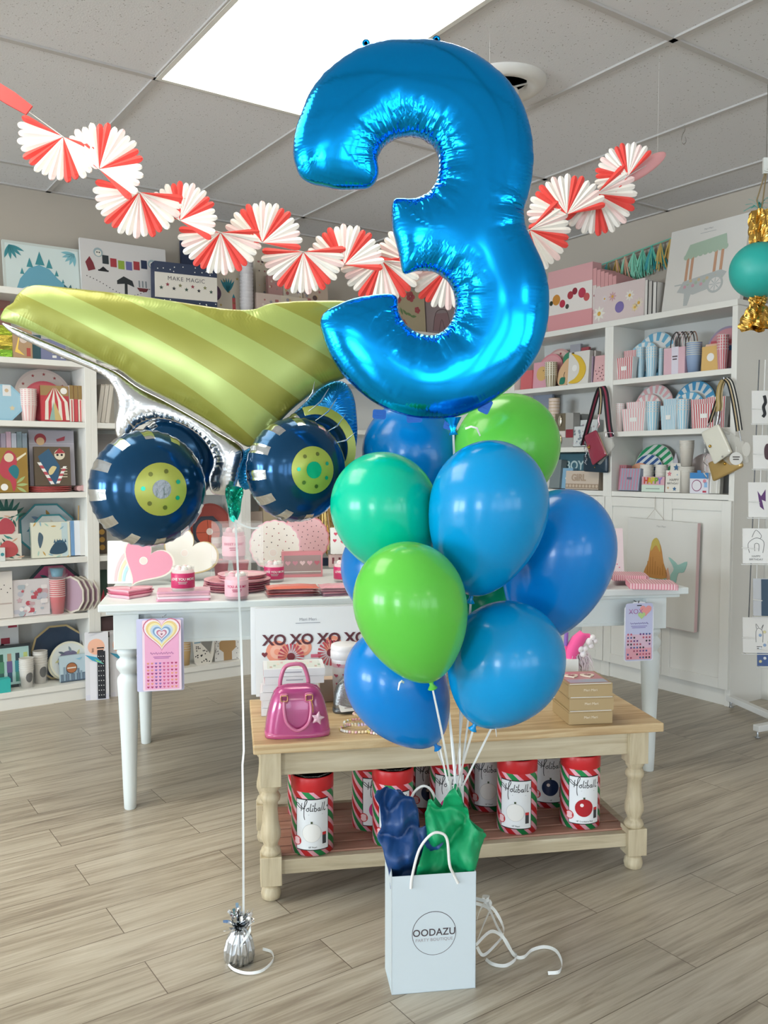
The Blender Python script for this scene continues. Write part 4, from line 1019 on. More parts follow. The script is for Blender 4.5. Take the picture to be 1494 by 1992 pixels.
# gold tinsel
c, W, s = tspan(612, 662, 1085); b = MB(); rnd = random.Random(4)
zt = P(636, 985, c.y).z
for i in range(90):
    x = rnd.uniform(-W / 2, W / 2); y = rnd.uniform(-.02, .02); z1 = zt - TZ - rnd.uniform(0, .03)
    b.strip([(x, y, z1), (x + rnd.uniform(-.02, .02), y + rnd.uniform(-.015, .015), z1 * .6), (x + rnd.uniform(-.03, .03), y + rnd.uniform(-.02, .02), rnd.uniform(0, z1 * .35))], .006, mat('#c9a968', .25, .9), side=(cos(i), sin(i), .3))
tag(b.build('gold_tinsel', loc=c + TN_ * .08), 'gold tinsel fringe behind the pink dotted plate', 'tinsel', kind='stuff')
# right end of the table
def mini_stripes(m, k=12):
    def f(b, w, h):
        for i in range(k): b.rect(-w / 2 + w * (i + .1) / k, -w / 2 + w * (i + .5) / k, h * .02, h * .98, -.0008, m)
    return f
for i, (x0, x1, yb, z) in enumerate(((1232, 1318, 1148, 0), (1226, 1314, 1147, .022), (1196, 1262, 1131, 0), (1192, 1256, 1130, .022))):
    c, W, s = tspan(x0, x1, yb, TZ + z); b = MB(); b.box(-W / 2, W / 2, 0, .14, 0, .021, mat('#d98a9a', .45))
    for j in range(16):
        x = -W / 2 + W * (j + .2) / 16; b.box(x, x + W / 32, -.0006, .14, .0006, .0216, mat('#efc9cf', .5))
    tag(b.build('napkin_pack', loc=c, rot=(0, 0, TYAW - .35)), ['pink striped napkin pack at the right end of the table, lower front one', 'pink striped napkin pack at the right end of the table, upper front one', 'pink striped napkin pack farther back at the right end, lower one', 'pink striped napkin pack farther back at the right end, upper one'][i], 'napkins', 'pink striped napkin packs')
flat_stack('rose pink heart plate stacked beside the right blue balloon, @ of five', 1128, 1206, 1148, 5, .011, mat('#d9607d', .35), 'heart', m2=mat('#e27b92', .4), group='rose heart plates at the right end', yaw=10)
stand('card', 'pale pink card with red marks behind the rose heart plates', 'card', 1168, 1216, 1028, 1118, RB, .006, mat('#efd9dc', .5), None, lean=6, art=lambda b, w, h: [b.disc(w * (.3 - .1 * i), h * (.15 + .07 * i), .003, -.001, MAG, 8) for i in range(4)])
HF = foil('rose_foil', '#d8566f', .2, .7, .01, .4)
cH, WH, sH = tspan(1118, 1209, 1112)
ob = inflate('heart_balloon', heart(WH / 2, 60), .008, HF, .7, None, .1, .03, .03, 3, grid=90, loc=cH + Vector((0, -.03, WH * .48)), rot=(0, 0, TYAW)); tag(ob, 'rose foil heart mostly hidden behind the right blue balloon', 'heart')

# sticker sheets hanging from the apron
def sheet(name, label, x0, x1, y0, y1, D, draw, m, yaw=0, th=.0012, shape=None, group=None):
    c = P((x0 + x1) / 2, y1, D); s = D / FP; W = (x1 - x0) * s; h = P((x0 + x1) / 2, y0, D).z - c.z; b = MB()
    b.prism(shape(W, h) if shape else rrect(W, h, .006, 4, 0, h / 2), 0, th, m); draw(b, W, h)
    return tag(b.build(name, loc=c, rot=(0, 0, TYAW + radians(yaw))), label, 'sticker sheet', group)
LIL = mat('#cfd0ee', .3); LILP = mat('#e7c3dc', .3); PNK = mat('#eeaed0', .3)
Df = ta.y - .045 - .02
def rainbow_heart(b, w, h):
    b.rect(-w * .44, w * .44, h * .02, h * .9, -.0004, PNK)
    for k, (q, c) in enumerate(((.50, '#cc6f8c'), (.47, '#f6e9f0'), (.42, '#e9cf8f'), (.36, '#f1e7b8'), (.30, '#c6d6ea'), (.24, '#7fa2c8'), (.19, '#dfe6f2'), (.14, '#c17b95'), (.10, '#f1dde4'), (.03, '#8a4a62'))):
        b.patch(heart(w * q, 40, 0, h * .80), -.0008 - k * .0003, mat(c, .35))
    b.scribble(0, h * .53, w * .6, h * .035, -.0014, mat('#9b4fa0', .4)); b.bars(0, h * .49, w * .45, h * .04, -.0012, mat('#b06aa8', .4))
    for r in range(8):
        for cidx in range(8): b.patch(heart(w * .035, 12, -w * .36 + cidx * w * .103, h * (.05 + r * .048)), -.0009, mat(['#b03a6a', '#7d3f86', '#d9708f', '#e09a7a', '#8a6fb8', '#c65a92'][(r * 3 + cidx // 2) % 6], .35))
def shape_tab(w, h): return rrect(w, h * .93, .008, 4, 0, h * .465)
sheet('sticker_sheet', 'lilac sticker sheet hanging behind the rainbow heart sheet', 268, 358, 1203, 1344, Df + .012, lambda b, w, h: None, LIL, group='sticker sheets at the left of the table')
sheet('sticker_sheet', 'pink sticker sheet with a rainbow heart hanging from the left of the table', 279, 353, 1206, 1343, Df, rainbow_heart, mat('#f4dbe8', .3), group='sticker sheets at the left of the table')
for nm, xx, yy, lab in (('hanging_hook', 316, 1203, 'small clear hook holding the rainbow heart sticker sheet'), ):
    p = P(xx, yy, Df); mb = MB(); mb.tube([p + Vector((0, .055, .004)), p + Vector((0, .0, .004)), p + Vector((0, -.008, .012))], .0015, mat('#b9bdc4', .2), 6); tag(mb.build(nm), lab, 'hook')
def xox_draw(b, w, h):
    b.prism(rrect(w * .93, h * .96, .01, 4, 0, h * .49), -.0004, 0, mat('#c9cdec', .3))
    b.rect(-w * .44, w * .44, h * .03, h * .45, -.0007, mat('#e2c2d6', .3)); b.rect(-w * .44, w * .44, h * .03, h * .22, -.0009, mat('#e9a8b8', .3))
    b.text('XOX', w * .22, -w * .12, h * .83, -.0013, mat('#b06fae', .4)); b.patch(heart(w * .2, 30, w * .22, h * .84), -.0011, mat('#ee9d9a', .35)); b.patch(heart(w * .13, 30, w * .08, h * .76), -.0013, mat('#b7d58f', .35))
    b.scribble(0, h * .635, w * .62, h * .035, -.0015, mat('#7d6db8', .4)); b.bars(0, h * .60, w * .55, h * .05, -.0013, mat('#8f86c0', .4))
    for r in range(8):
        for cidx in range(8):
            if (r * 8 + cidx) % 7 in (2, 3): continue
            b.disc(-w * .37 + cidx * w * .105, h * (.06 + r * .056), w * .033, -.0012, mat(['#b0506a', '#6d3f86', '#4a5f9b', '#33303a', '#c65a72'][(r * 2 + cidx // 2) % 5], .35), 8)
    b.rect(-w * .08, w * .08, h * .925, h * .94, -.0012, BLACK)
fr = a.y + (1241 - 252) / (1268 - 252) * (b_.y - a.y)
sheet('sticker_sheet', 'lilac and pink XOX sticker sheet hanging from the right end of the table', 1211, 1273, 1170, 1286, fr - .05, xox_draw, mat('#eef0f8', .3), shape=lambda w, h: [(x, z) for x, z in rrect(w, h * .92, .01, 4, 0, h * .46)][:6] + [(w * .3, h * .93), (w * .18, h * .99), (-.0, h * 1.0), (-w * .18, h * .99), (-w * .3, h * .93)] + rrect(w, h * .92, .01, 4, 0, h * .46)[6:])
p = P(1242, 1173, fr - .05); mb = MB(); mb.tube([p + Vector((0, .07, .0)), p + Vector((0, .0, .0)), p + Vector((0, -.008, .01))], .0018, BLACK, 6); tag(mb.build('hanging_hook'), 'small black hook holding the XOX sticker sheet', 'hook')

# ------------------------------------------------------------------ the wooden coffee table
def wood(name, cols, rz=0.0, sc_=(1.2, 16, 16)):
    t = NT(name); g = t.n('ShaderNodeTexCoord').outputs['Object']
    mp = t.n('ShaderNodeMapping', {'Vector': g, 'Scale': sc_}).outputs[0]
    n = t.n('ShaderNodeTexNoise', {'Vector': mp, 'Scale': 2.4, 'Detail': 6.0, 'Roughness': .6, 'Distortion': .9}).outputs['Fac']
    k = t.n('ShaderNodeTexNoise', {'Vector': g, 'Scale': 5.0, 'Detail': 2.0}).outputs['Fac']
    f = t.math('ADD', t.math('MULTIPLY', n, .8), t.math('MULTIPLY', k, .2))
    t.put(t.b.inputs['Base Color'], t.ramp(f, cols)); t.b.inputs['Roughness'].default_value = .5
    t.put(t.b.inputs['Normal'], t.n('ShaderNodeBump', {'Height': n, 'Strength': .15, 'Distance': .002}).outputs[0])
    return t.m
MANGO = wood('mango_wood', [(.25, '#9b7c55'), (.45, '#c4a479'), (.6, '#d6bd93'), (.8, '#e2cdaa')])
MANGOV = wood('mango_wood_upright', [(.25, '#a09277'), (.45, '#c4b495'), (.6, '#d2c4a6'), (.8, '#ded2b8')], sc_=(16, 16, 1.4))
MANGOA = wood('whitewashed_mango', [(.25, '#9c8e74'), (.45, '#c2b396'), (.65, '#d2c6ab'), (.85, '#ded5c0')])
SLAT = wood('slat_wood', [(.25, '#8d6250'), (.5, '#ab7c68'), (.8, '#c29884')])
ca = Pz(528, 1753, 0); cb = Pz(1237, 1692, 0); d = cb - ca; CYAW = atan2(d.y, d.x); CL = d.length
CC = Vector((cos(CYAW), sin(CYAW), 0)); CN = Vector((-sin(CYAW), cos(CYAW), 0))
CD = .40; cft = empty('coffee_table', 'low wooden table with turned legs and a slatted lower shelf', 'table', ca + CC * CL / 2 + CN * (CD / 2 + .02), (0, 0, CYAW))
CZ = P(490, 1449, ca.y - .03).z; hl = CL / 2; hd = CD / 2
ns = 5; wv = (CD + .14) / ns
b = MB(); b.box(-hl - .05, hl + .072, -hd - .05, hd + .05, CZ - .028, CZ, MANGO); b.build('table_top', cft, bevel=.004)
for y in (-hd, hd):
    MB().box(-hl + .03, hl - .03, y - .012, y + .012, CZ - .105, CZ - .0285, MANGOA).build('apron', cft, bevel=.002)
    MB().box(-hl + .03, hl - .03, y - .014, y + .014, .075, .118, MANGOA).build('shelf_rail', cft, bevel=.002)
for x in (-hl, hl):
    MB().box(x - .012, x + .012, -hd + .03, hd - .03, CZ - .105, CZ - .0285, MANGOA).build('apron', cft, bevel=.002)
    MB().box(x - .013, x + .013, -hd + .03, hd - .03, .075, .118, MANGOA).build('shelf_rail', cft, bevel=.002)
SZ = .122
for k in range(6):
    y = -hd + .045 + k * (CD - .09) / 5
    MB().box(-hl + .015, hl - .015, y - .028, y + .026, SZ - .014, SZ, SLAT).build('shelf_slat', cft, bevel=.002)
lb = MB(); z1 = CZ - .0285
lb.lathe([(.020, 0), (.027, .004), (.030, .018), (.027, .032), (.022, .038), (.024, .042), (.030, .048)], MANGOV, 24)
lb.box(-.031, .031, -.031, .031, .048, .135, MANGOV)
lb.lathe([(.027, .135), (.031, .141), (.027, .15), (.020, .156), (.022, .162), (.030, .178), (.030, .192), (.024, .215), (.021, .245), (.022, .262), (.028, .268), (.030, .276), (.026, .284), (.021, .288), (.029, .298), (.030, .305)], MANGOV, 24)
zb = .305; lb.v = [Vector((v.x, v.y, v.z if v.z <= .1351 else .135 + (v.z - .135) * (z1 - .105 - .135) / (zb - .135))) for v in lb.v]
lb.box(-.031, .031, -.031, .031, z1 - .105, z1, MANGOV)
lg = None
for x in (-hl, hl):
    for y in (-hd, hd):
        if lg is None: lg = lb.build('leg', cft, (x, y, 0), bevel=.002)
        else: l2 = lg.copy(); COL.objects.link(l2); l2.parent = cft; l2.location = (x, y, 0)
# ---- tins on the lower shelf
def stripes_mat():
    t = NT('candy_stripe_print'); g = t.n('ShaderNodeSeparateXYZ', {0: t.n('ShaderNodeTexCoord').outputs['Object']})
    a_ = t.math('ARCTAN2', g.outputs[1], g.outputs[0])
    f = t.math('FRACT', t.math('ADD', t.math('MULTIPLY', a_, 5 / 6.28318), t.math('MULTIPLY', g.outputs[2], 14.0)))
    c = t.mix(t.math('GREATER_THAN', f, .30), '#1c8a4c', '#f0a8bb'); c = t.mix(t.math('GREATER_THAN', f, .48), c, '#c9272e')
    c = t.mix(t.math('GREATER_THAN', f, .78), c, '#f2b4c2')
    t.put(t.b.inputs['Base Color'], c); t.b.inputs['Roughness'].default_value = .35; return t.m
TIN = stripes_mat(); TRED = mat('#cf2b30', .35); TWHITE = mat('#eceef0', .4); TBLK = mat('#1d1d22', .4); LIDM = mat('#4a2226', .4)
def script_word(b, s, x0, z0, m, R):
    """a handwritten word drawn as strokes on the tin's face"""
    st = [[(-.24, .05), (-.34, .02), (-.46, .06), (-.58, .15), (-.60, .22), (-.52, .21), (-.42, .12), (-.30, .06), (-.22, .18), (-.17, .32), (-.20, .36), (-.25, .28), (-.28, .06), (-.29, -.22), (-.26, -.38)], [(-.37, .24), (-.39, .06), (-.40, -.06)],
          [(-.16, .06), (-.20, -.01), (-.15, -.06), (-.10, .0), (-.14, .06), (-.08, .07)], [(-.02, .24), (-.05, .06), (-.05, -.05), (.0, -.04)], [(.04, .07), (.02, -.04), (.06, -.05)],
          [(.14, .26), (.10, .06), (.10, -.05), (.15, -.06), (.19, .0), (.14, .06), (.11, .03)], [(.30, .06), (.24, .04), (.24, -.04), (.29, -.04), (.31, .06), (.31, -.04), (.35, -.04)], [(.42, .25), (.38, .05), (.39, -.05)], [(.50, .26), (.46, .05), (.47, -.05), (.54, -.03)]]
    for p in st:
        b.tube([(x0 + x * s, 0, z0 + z * s) for x, z in catmull(p, 5, False)], .0011, m, 5, flat=.35)
    b.disc(x0 + .055 * s, z0 + .15 * s, .002, -.0004, m, 8); b.rect(x0 + .57 * s, x0 + .66 * s, z0 + .07 * s, z0 + .085 * s, -.0004, m); b.rect(x0 + .607 * s, x0 + .623 * s, z0 + .03 * s, z0 + .125 * s, -.0004, m)
def tin(label, cx, yb, r, h, ornament, turn=0.0, D=None, detail=True):
    c = Pz(cx, yb, SZ) if D is None else None
    if c is None: q = P(cx, 1560, D); c = Vector((q.x, q.y, SZ))
    else: c = c + (Vector((c.x, c.y, 0)).normalized() * r)
    c.z = SZ + .0006
    face = atan2(-c.y, -c.x) + pi / 2                          # front faces the shop front
    o = empty('ornament_tin', label, 'tin', c, (0, 0, face + turn), 'candy striped ornament tins on the lower shelf')
    zl = h * .82
    MB().lathe([(0, 0), (r, 0), (r, zl)], TIN, 48).build('tin_body', o)
    lid = MB().lathe([(r, zl), (r * 1.012, zl + .001), (r * 1.012, h - .004), (r * .985, h), (r * .97, h)], TRED, 48).lathe([(r * .97, h), (r * .5, h - .001), (0, h - .001)], LIDM, 48).build('lid', o)
    t = MB(); t.text('HOLIBALL', r * .24, 0, 0, 0, PAPER); 
    for k in range(3):
        q = MB(); q.mats = t.mats; q.v = [Vector((v.x * .7, v.z * .7, 0)) for v in t.v]; q.f = t.f; q.mi = t.mi; q.sm = t.sm
        aa = -pi / 2 + (k - 1) * .75; q.M = Matrix(); q.v = [Matrix.Rotation((k - 1) * .75, 4, 'Z') @ Vector((v.x, v.y - r * .78, h + .0008)) for v in q.v]; q.build('lid_lettering', lid)
    # white panel bent round the front
    w = r * 1.56; z0, z1 = h * .085, h * .725; b = MB(); N = 20; xs = [-w / 2 + w * i / N for i in range(N + 1)]
    def bend(v, rr): return Vector((rr * sin(v.x / r), -rr * cos(v.x / r), v.z))
    for zz0, zz1, mm, e in ((z0 - .003, z1 + .003, TBLK, 0.0), (z0, z1, TWHITE, .0006)):
        ww = 1.0 if e else 1.05
        vs = [(x * ww, 0, z) for z in (zz0, zz1) for x in xs]; vs = [bend(Vector(v), r + .0006 + e) for v in vs]
        b.add(vs, [(i, i + 1, N + 2 + i, N + 1 + i) for i in range(N)], mm, True)
    pan = b.build('label_panel', o)
    if detail:
        g = MB(); script_word(g, w * .80, -w * .02, h * .60, TBLK, r)
        oc = {'white': '#f4f2ee', 'red': '#b3202a', 'pink': '#d0297f', 'navy': '#23365c'}[ornament]
        orr = w * .285; g.gdisc(-w * .02, h * .30, orr, -.0002, mat('#c9c9c6', .5) if ornament == 'white' else mat(oc, .3), 30)
        if ornament == 'white': g.gdisc(-w * .02, h * .30, orr * .96, -.0006, mat(oc, .4), 30)
        else: g.gdisc(-w * .09, h * .34, orr * .2, -.0008, mat('#f5e8e6', .3), 12)
        g.rect(-w * .05, w * .01, h * .30 + orr, h * .30 + orr * 1.22, -.0006, mat('#3d4a2c', .4))
        g.rect(w * .30, w * .42, h * .15, h * .30, -.0006, mat('#3c3c40', .4)); g.rect(w * .30, w * .42, h * .265, h * .30, -.001, TRED)
        g.gdisc(-w * .48, h * .19, w * .14, -.0006, TRED); g.gdisc(-w * .48, h * .19, w * .115, -.001, mat('#f0c9cc', .4)); g.rect(-w * .59, -w * .37, h * .185 - .003, h * .185 + .006, -.0014, TRED)
        g.text('18" Pearl' if ornament == 'white' else '18" Cranberry Red' if ornament == 'red' else '18"', w * .07, 0, h * .115, -.0008, TBLK)
        g.rect(-w * .12, w * .32, h * .535, h * .538, -.0006, mat('#8d8d92', .5))
        g.v = [bend(v, r + .0016 - v.y) for v in g.v]
        g.build('label_print', pan)
    return o
th = P(608, 1517, Pz(608, 1668, SZ).y).z - SZ
rr_ = 42 * Pz(608, 1668, SZ).y / FP * 1.02
tin('striped ornament tin with white ball, front row farthest left', 608, 1666, rr_, th, 'white')
tin('striped ornament tin in front row, half hidden by the navy tissue', 764, 1650, rr_, th, 'pink', .1)
tin('striped ornament tin directly behind the green tissue and white ribbons', 873, 1612, rr_, th, 'pink', .05)
tin('striped ornament tin with white ball, right of the green tissue', 1005, 1624, rr_, th, 'white', -.05)
tin('striped ornament tin with red ball, front row farthest right', 1127, 1614, rr_, th, 'red', .25)
tin('striped ornament tin in the back row, seen behind the far left tin', 597, 1592, rr_, th, 'white', .1)
tin('striped ornament tin with pink ball, back row left of the navy tissue', 723, 1618, rr_, th, 'pink', .35)
tin('striped ornament tin in the back row, between two tins behind the bag', 826, 1583, rr_, th, 'navy', .3)
tin('striped ornament tin with white ball, back row right of the green tissue', 947, 1580, rr_, th, 'white', .1)
tin('striped ornament tin in the back row, sliver between the two right tins', 1064, 1572, rr_, th, 'navy', .2)

# ------------------------------------------------------------------ goods on the coffee table
def cspan(x0, x1, yb, z=None):
    c = Pz((x0 + x1) / 2, yb, CZ if z is None else z); return c + Vector((0, 0, .0006)), (x1 - x0) * c.y / FP
def hgt(x, y, c): return P(x, y, c.y).z - c.z
# boxed set with XO XO lettering leaning at the back
c, W = cspan(498, 742, 1352); h = hgt(600, 1184, c)
def xo_art(b, w, h, s=1):
    RO = mat('#7d2f3a', .45); CO = mat('#ee9a80', .5); RD = mat('#bf4a58', .5)
    b.text('XO XO XO XO', h * .165, -w * .02, h * .63, -.0022, mat('#5c2a33', .45), wscale=1.05, bold=.0016)
    b.text('Meri Meri', h * .05, -w * .08, h * .86, -.0012, mat('#9a9da6', .5)); b.bars(-w * .08, h * .835, w * .2, h * .03, -.0012, mat('#9a9da6', .5), 1)
    for x, z, r, m in ((-.33, .50, .16, CO), (-.12, .54, .12, CO), (.12, .56, .13, CO), (.30, .50, .12, CO)):
        b.disc(x * w, z * h, r * h * .8, -.0010, m); b.disc(x * w, z * h, r * h * .5, -.0014, mat('#f3b9a3', .5)); b.disc(x * w, z * h, r * h * .22, -.0018, m)
    for x, z, r in ((-.22, .44, .15), (.10, .47, .15), (.34, .42, .14)):
        for k in range(20):
            a_ = k * pi / 10; b.patch([(x * w + r * h * .3 * cos(a_), z * h + r * h * .3 * sin(a_)), (x * w + r * h * cos(a_ - .09), z * h + r * h * sin(a_ - .09)), (x * w + r * h * cos(a_ + .09), z * h + r * h * sin(a_ + .09))], -.0026, RD)
        b.disc(x * w, z * h, r * h * .3, -.0028, RO)
    b.rect(-.06 * w, .02 * w, .42 * h, .46 * h, -.002, mat('#d9718a', .5)); b.patch(heart(h * .035, 20, -w * .43, h * .47), -.002, RO)
for dx, dy, lab in ((0, 0, 'white boxed set printed XO XO, leaning at the back of the wooden table'), (-.016, .03, 'second white boxed set, edge showing behind the XO XO one')):
    b = MB(); b.box(-W / 2, W / 2, 0, .018, 0, h, mat('#e9ebee', .4))
    if dy == 0: xo_art(b, W, h)
    tag(b.build('party_box', loc=c + CC * dx + CN * dy + Vector((0, 0, .003 + dy * 0)), rot=leanrot(CYAW, 5), bevel=0), lab, 'box', 'white boxed sets leaning on the wooden table')
# stack of white boxes
WB = mat('#e8e9ec', .35); EDG = mat('#c98f97', .5)
z = CZ
c0, W0 = cspan(508, 612, 1392)
hs = hgt(560, 1283, c0) / 7.2
for i in range(6):
    w = W0 * (1.0 if i < 4 else [1.12, 1.16][i - 4]); b = MB(); b.box(-W0 / 2, -W0 / 2 + w, 0, .13, 0, hs - .001, WB)
    b.box(-W0 / 2 - .0006, -W0 / 2, .004, .126, .003, hs - .004, EDG); b.rect(-W0 * .1, W0 * .22, hs * .45, hs * .6, -.0006, mat('#a9abb4', .5))
    if i == 5:
        b.box(-W0 / 2 + .012, -W0 / 2 + w - .012, .012, .118, hs - .001, hs - .0004, mat('#d9ddd6', .4))
        for k in range(14): 
            x = -W0 / 2 + .02 + k * (w - .04) / 13; b.box(x, x + .008, .02 + (k % 4) * .02, .04 + (k % 4) * .02, hs - .0004, hs, mat(['#c9a9a2', '#a6b8a8', '#e6d8cc', '#d8b0b4'][k % 4], .5))
    tag(b.build('gift_box', loc=c0 + Vector((0, 0, i * hs + .0004)) + CC * ([0, .004, -.003, .005, .012, .008][i]), rot=(0, 0, CYAW - .06 + [.02, -.02, .01, 0, .05, .03][i]), bevel=.001), 'white flat gift box in the stack behind the pink handbag, ' + ['lowest', 'second from the bottom', 'third from the bottom', 'fourth from the bottom', 'second from the top', 'topmost with a printed lid'][i], 'box', 'white gift boxes stacked behind the handbag')
c, W = cspan(622, 652, 1366); b = MB(); b.box(-W / 2, W / 2, 0, .05, 0, hgt(636, 1322, c), mat('#cdb7a2', .6)); tag(b.build('kraft_box', loc=c, rot=(0, 0, CYAW), bevel=.001), 'small tan box between the gift boxes and the white tumbler', 'box')
# pink handbag
c, W = cspan(516, 645, 1436); h = hgt(580, 1360, c); s = c.y / FP
GEL = mat('#b84a82', .2, .1, coat=.6, coatr=.05, bump=(400, .12, .001), name='glitter_jelly'); GELD = mat('#c25b86', .2, coat=.5)
hb = empty('handbag', 'pink glitter handbag with two handles and a star charm on the wooden table', 'handbag', c + CN * .045, (0, 0, CYAW + .0))
H_ = hgt(580, 1338, c)
out = [(-.5, 0), (-.502, .06), (-.495, .20), (-.47, .40), (-.43, .62), (-.38, .80), (-.31, .93), (-.2, .99), (0, 1.0), (.2, .99), (.31, .93), (.38, .80), (.43, .62), (.47, .40), (.495, .20), (.502, .06), (.5, 0)]
out = [(x * W, z * H_) for x, z in out]
oc = catmull(out, 3, False); bb = MB(); bb.puff([tuple(p) for p in oc], .10, GEL, p=3.4, n=14, base=0); bb.build('bag_body', hb)
b = MB(); b.puff([tuple(p) for p in [(x * W * 1.01, z) for x, z in ((-.5, 0), (-.5, .016), (.5, .016), (.5, 0))]], .104, GELD, p=4, n=8, base=.008); b.build('base_band', hb)
b = MB(); b.tube([(-.36 * W, 0, H_ * .86), (-.30 * W, 0, H_ * .955), (-.15 * W, 0, H_ * 1.003), (.15 * W, 0, H_ * 1.003), (.30 * W, 0, H_ * .955), (.36 * W, 0, H_ * .86)], .0022, GELD, 6); b.build('zip', hb)
HM = mat('#cf6f94', .3, coat=.3)
ht = hgt(570, 1299, c)
MB().tube(catmull([(-.26 * W, .01, H_ * .94), (-.25 * W, .008, H_ * 1.1), (-.18 * W, .006, ht * .96), (-.03 * W, .005, ht), (.10 * W, .006, ht * .97), (.17 * W, .008, H_ * 1.12), (.18 * W, .01, H_ * .94)], 6, False), .0062, HM, 10).build('back_handle', hb)
MB().tube(catmull([(-.215 * W, -.050, H_ * .80), (-.215 * W, -.056, H_ * .55), (-.17 * W, -.06, H_ * .32), (-.02 * W, -.062, H_ * .18), (.14 * W, -.06, H_ * .30), (.19 * W, -.056, H_ * .55), (.175 * W, -.050, H_ * .80)], 6, False), .0050, HM, 10).build('front_handle', hb)
for x in (-.215, .165):
    b = MB(); z0 = H_ * .80; b.puff([(x * W + q[0], z0 + q[1]) for q in rrect(.026, .030, .007)], .012, HM, cy=-.048); b.tube([(x * W + q[0], -.0555, z0 + .002 + q[1]) for q in rrect(.019, .016, .003)], .0016, mat('#d9a97a', .25, 1.0), 6, True); b.rect(x * W - .007, x * W + .007, z0 - .003, z0 + .007, -.0556, mat('#8d2f5a', .3)); b.build('buckle', hb)
b = MB(); b.tube([(.19 * W, -.056, H_ * .78), (.215 * W, -.058, H_ * .66), (.22 * W, -.058, H_ * .52)], .0012, GOLD, 6); b.build('charm_chain', hb)
b = MB(); b.puff([tuple(p) for p in catmull(star(.021, 5, .55), 3)], .012, mat('#e3b9c6', .15, .2, bump=(300, .8, .002)), p=2.2, n=8); b.build('star_charm', hb, (.29 * W, -.058, H_ * .40), (0, .2, 0))
# tumbler, glitter pouch, bracelets
c, W = cspan(646, 706, 1376); h = hgt(676, 1258, c); r = W / 2
o = empty('tumbler', 'white lidded tumbler with small pink hearts behind the blue balloon', 'tumbler', c + CN * r, (0, 0, CYAW)); TW = mat('#e6e2e3', .35)
MB().lathe([(0, 0), (r * .78, 0), (r * .80, .004), (r * .92, h * .74), (r * .90, h * .76)], TW, 36).build('cup_body', o)
MB().lathe([(r * .93, h * .76), (r, h * .77), (r, h * .88), (r * .97, h * .90), (r * .99, h * .92), (r * .95, h * .985), (r * .88, h), (0, h)], TW, 36).build('lid', o)
b = MB(); 
for k, (x, z) in enumerate(((-.55, .68), (-.2, .52), (-.6, .36), (-.25, .2), (.3, .6), (.2, .35), (-.7, .5))): b.patch(heart(r * .13, 14, x * r, z * h), -.0008, mat('#c9607a', .4))
b.v = [Vector((v.x, -sqrt(max(1e-6, (r * (.80 + .12 * v.z / (h * .74)) + .001) ** 2 - v.x ** 2)) + v.y, v.z)) for v in b.v]; b.build('heart_print', o)
b = MB(); b.lathe([(r * .918, h * .64), (r * .926, h * .70)], mat('#e6b9c6', .4), 36); b.build('printed_band', o)
c, W = cspan(650, 742, 1388); h = hgt(690, 1311, c)
GLI = mat('#8d9091', .22, .75, bump=(260, .7, .002), name='silver_glitter')
gb = empty('glitter_pouch', 'silver glitter dome shaped bag half behind the low blue balloon', 'pouch', c + CN * .035, (0, 0, CYAW))
b = MB(); b.puff([(-.5 * W, 0), (-.5 * W, h * .25), (-.47 * W, h * .5), (-.38 * W, h * .78), (-.22 * W, h * .95), (0, h), (.22 * W, h * .95), (.38 * W, h * .78), (.47 * W, h * .5), (.5 * W, h * .25), (.5 * W, 0)], .07, GLI, p=3, n=12, base=0); b.build('bag_body', gb)
b = MB(); b.puff([(-.51 * W, 0), (-.51 * W, .012), (.51 * W, .012), (.51 * W, 0)], .073, mat('#6b6e70', .35, .6), p=4, n=8, base=.006); b.build('base_band', gb)
b = MB(); b.tube([(-.4 * W, -.02, h * .74), (-.2 * W, -.024, h * .96), (.2 * W, -.024, h * .96), (.4 * W, -.02, h * .74)], .002, mat('#a5a8aa', .3, .8), 6); b.build('zip', gb)
beads = ['#e8b8c0', '#f0d9b0', '#d9c2e0', '#b9dcd2', '#f3e6e0', '#e6a8b4', '#dcc87a', '#f4f0ea']
BM = [mat(q, .2, coat=.5, name='bead') for q in beads]
rings = ((700, 1419, .052, 0, 'pastel bead bracelet nearest the front beside the handbag', 0), (697, 1413, .038, 3, 'smaller pastel bead bracelet lying inside the front one', 1), (709, 1401, .030, 5, 'yellow and lilac bead bracelet under the white cards', 2), (742, 1424, .036, 2, 'pink bead bracelet half under the low blue balloon', 0), (738, 1402, .034, 1, 'pale bead bracelet at the edge of the low blue balloon', 1))
for cx, cy, R, sd, lab, lv in rings:
    p = Pz(cx, cy, CZ); o = empty('bead_bracelet', lab, 'bracelet', p + Vector((0, 0, .0045 + lv * .0085)), (0, 0, CYAW), 'bead bracelets on the wooden table'); n = int(2 * pi * R / .0088); rnd = random.Random(sd)
    protos = {}
    for k in range(n):
        a_ = 2 * pi * k / n; pk = (k // 3 + sd + (k % 5 == 0)) % len(BM)
        if pk not in protos: bd_ = MB().ball((0, 0, 0), .0043, BM[pk], 10, 7).build('bead', o); protos[pk] = bd_
        else: bd_ = protos[pk].copy(); COL.objects.link(bd_); bd_.parent = o
        bd_.location = (R * cos(a_) * 1.15, R * sin(a_) * .8, 0)
for cx, cy, w, hh, lab in ((679, 1391, 34, .03, 'white paper tag on the bead bracelets, left one'), (696, 1386, 30, .03, 'white paper tag on the bead bracelets, right one')):
    p = Pz(cx, cy, CZ); W = w * p.y / FP; b = MB(); b.prism(rrect(W, hh, .004, 3, 0, hh / 2), 0, .0008, PAPER); b.rect(-W * .2, W * .2, hh * .4, hh * .55, -.0004, mat('#b5a9a6', .5)); tag(b.build('paper_tag', loc=p + Vector((0, 0, .012)), rot=(radians(-55), 0, CYAW + .2)), lab, 'tag')
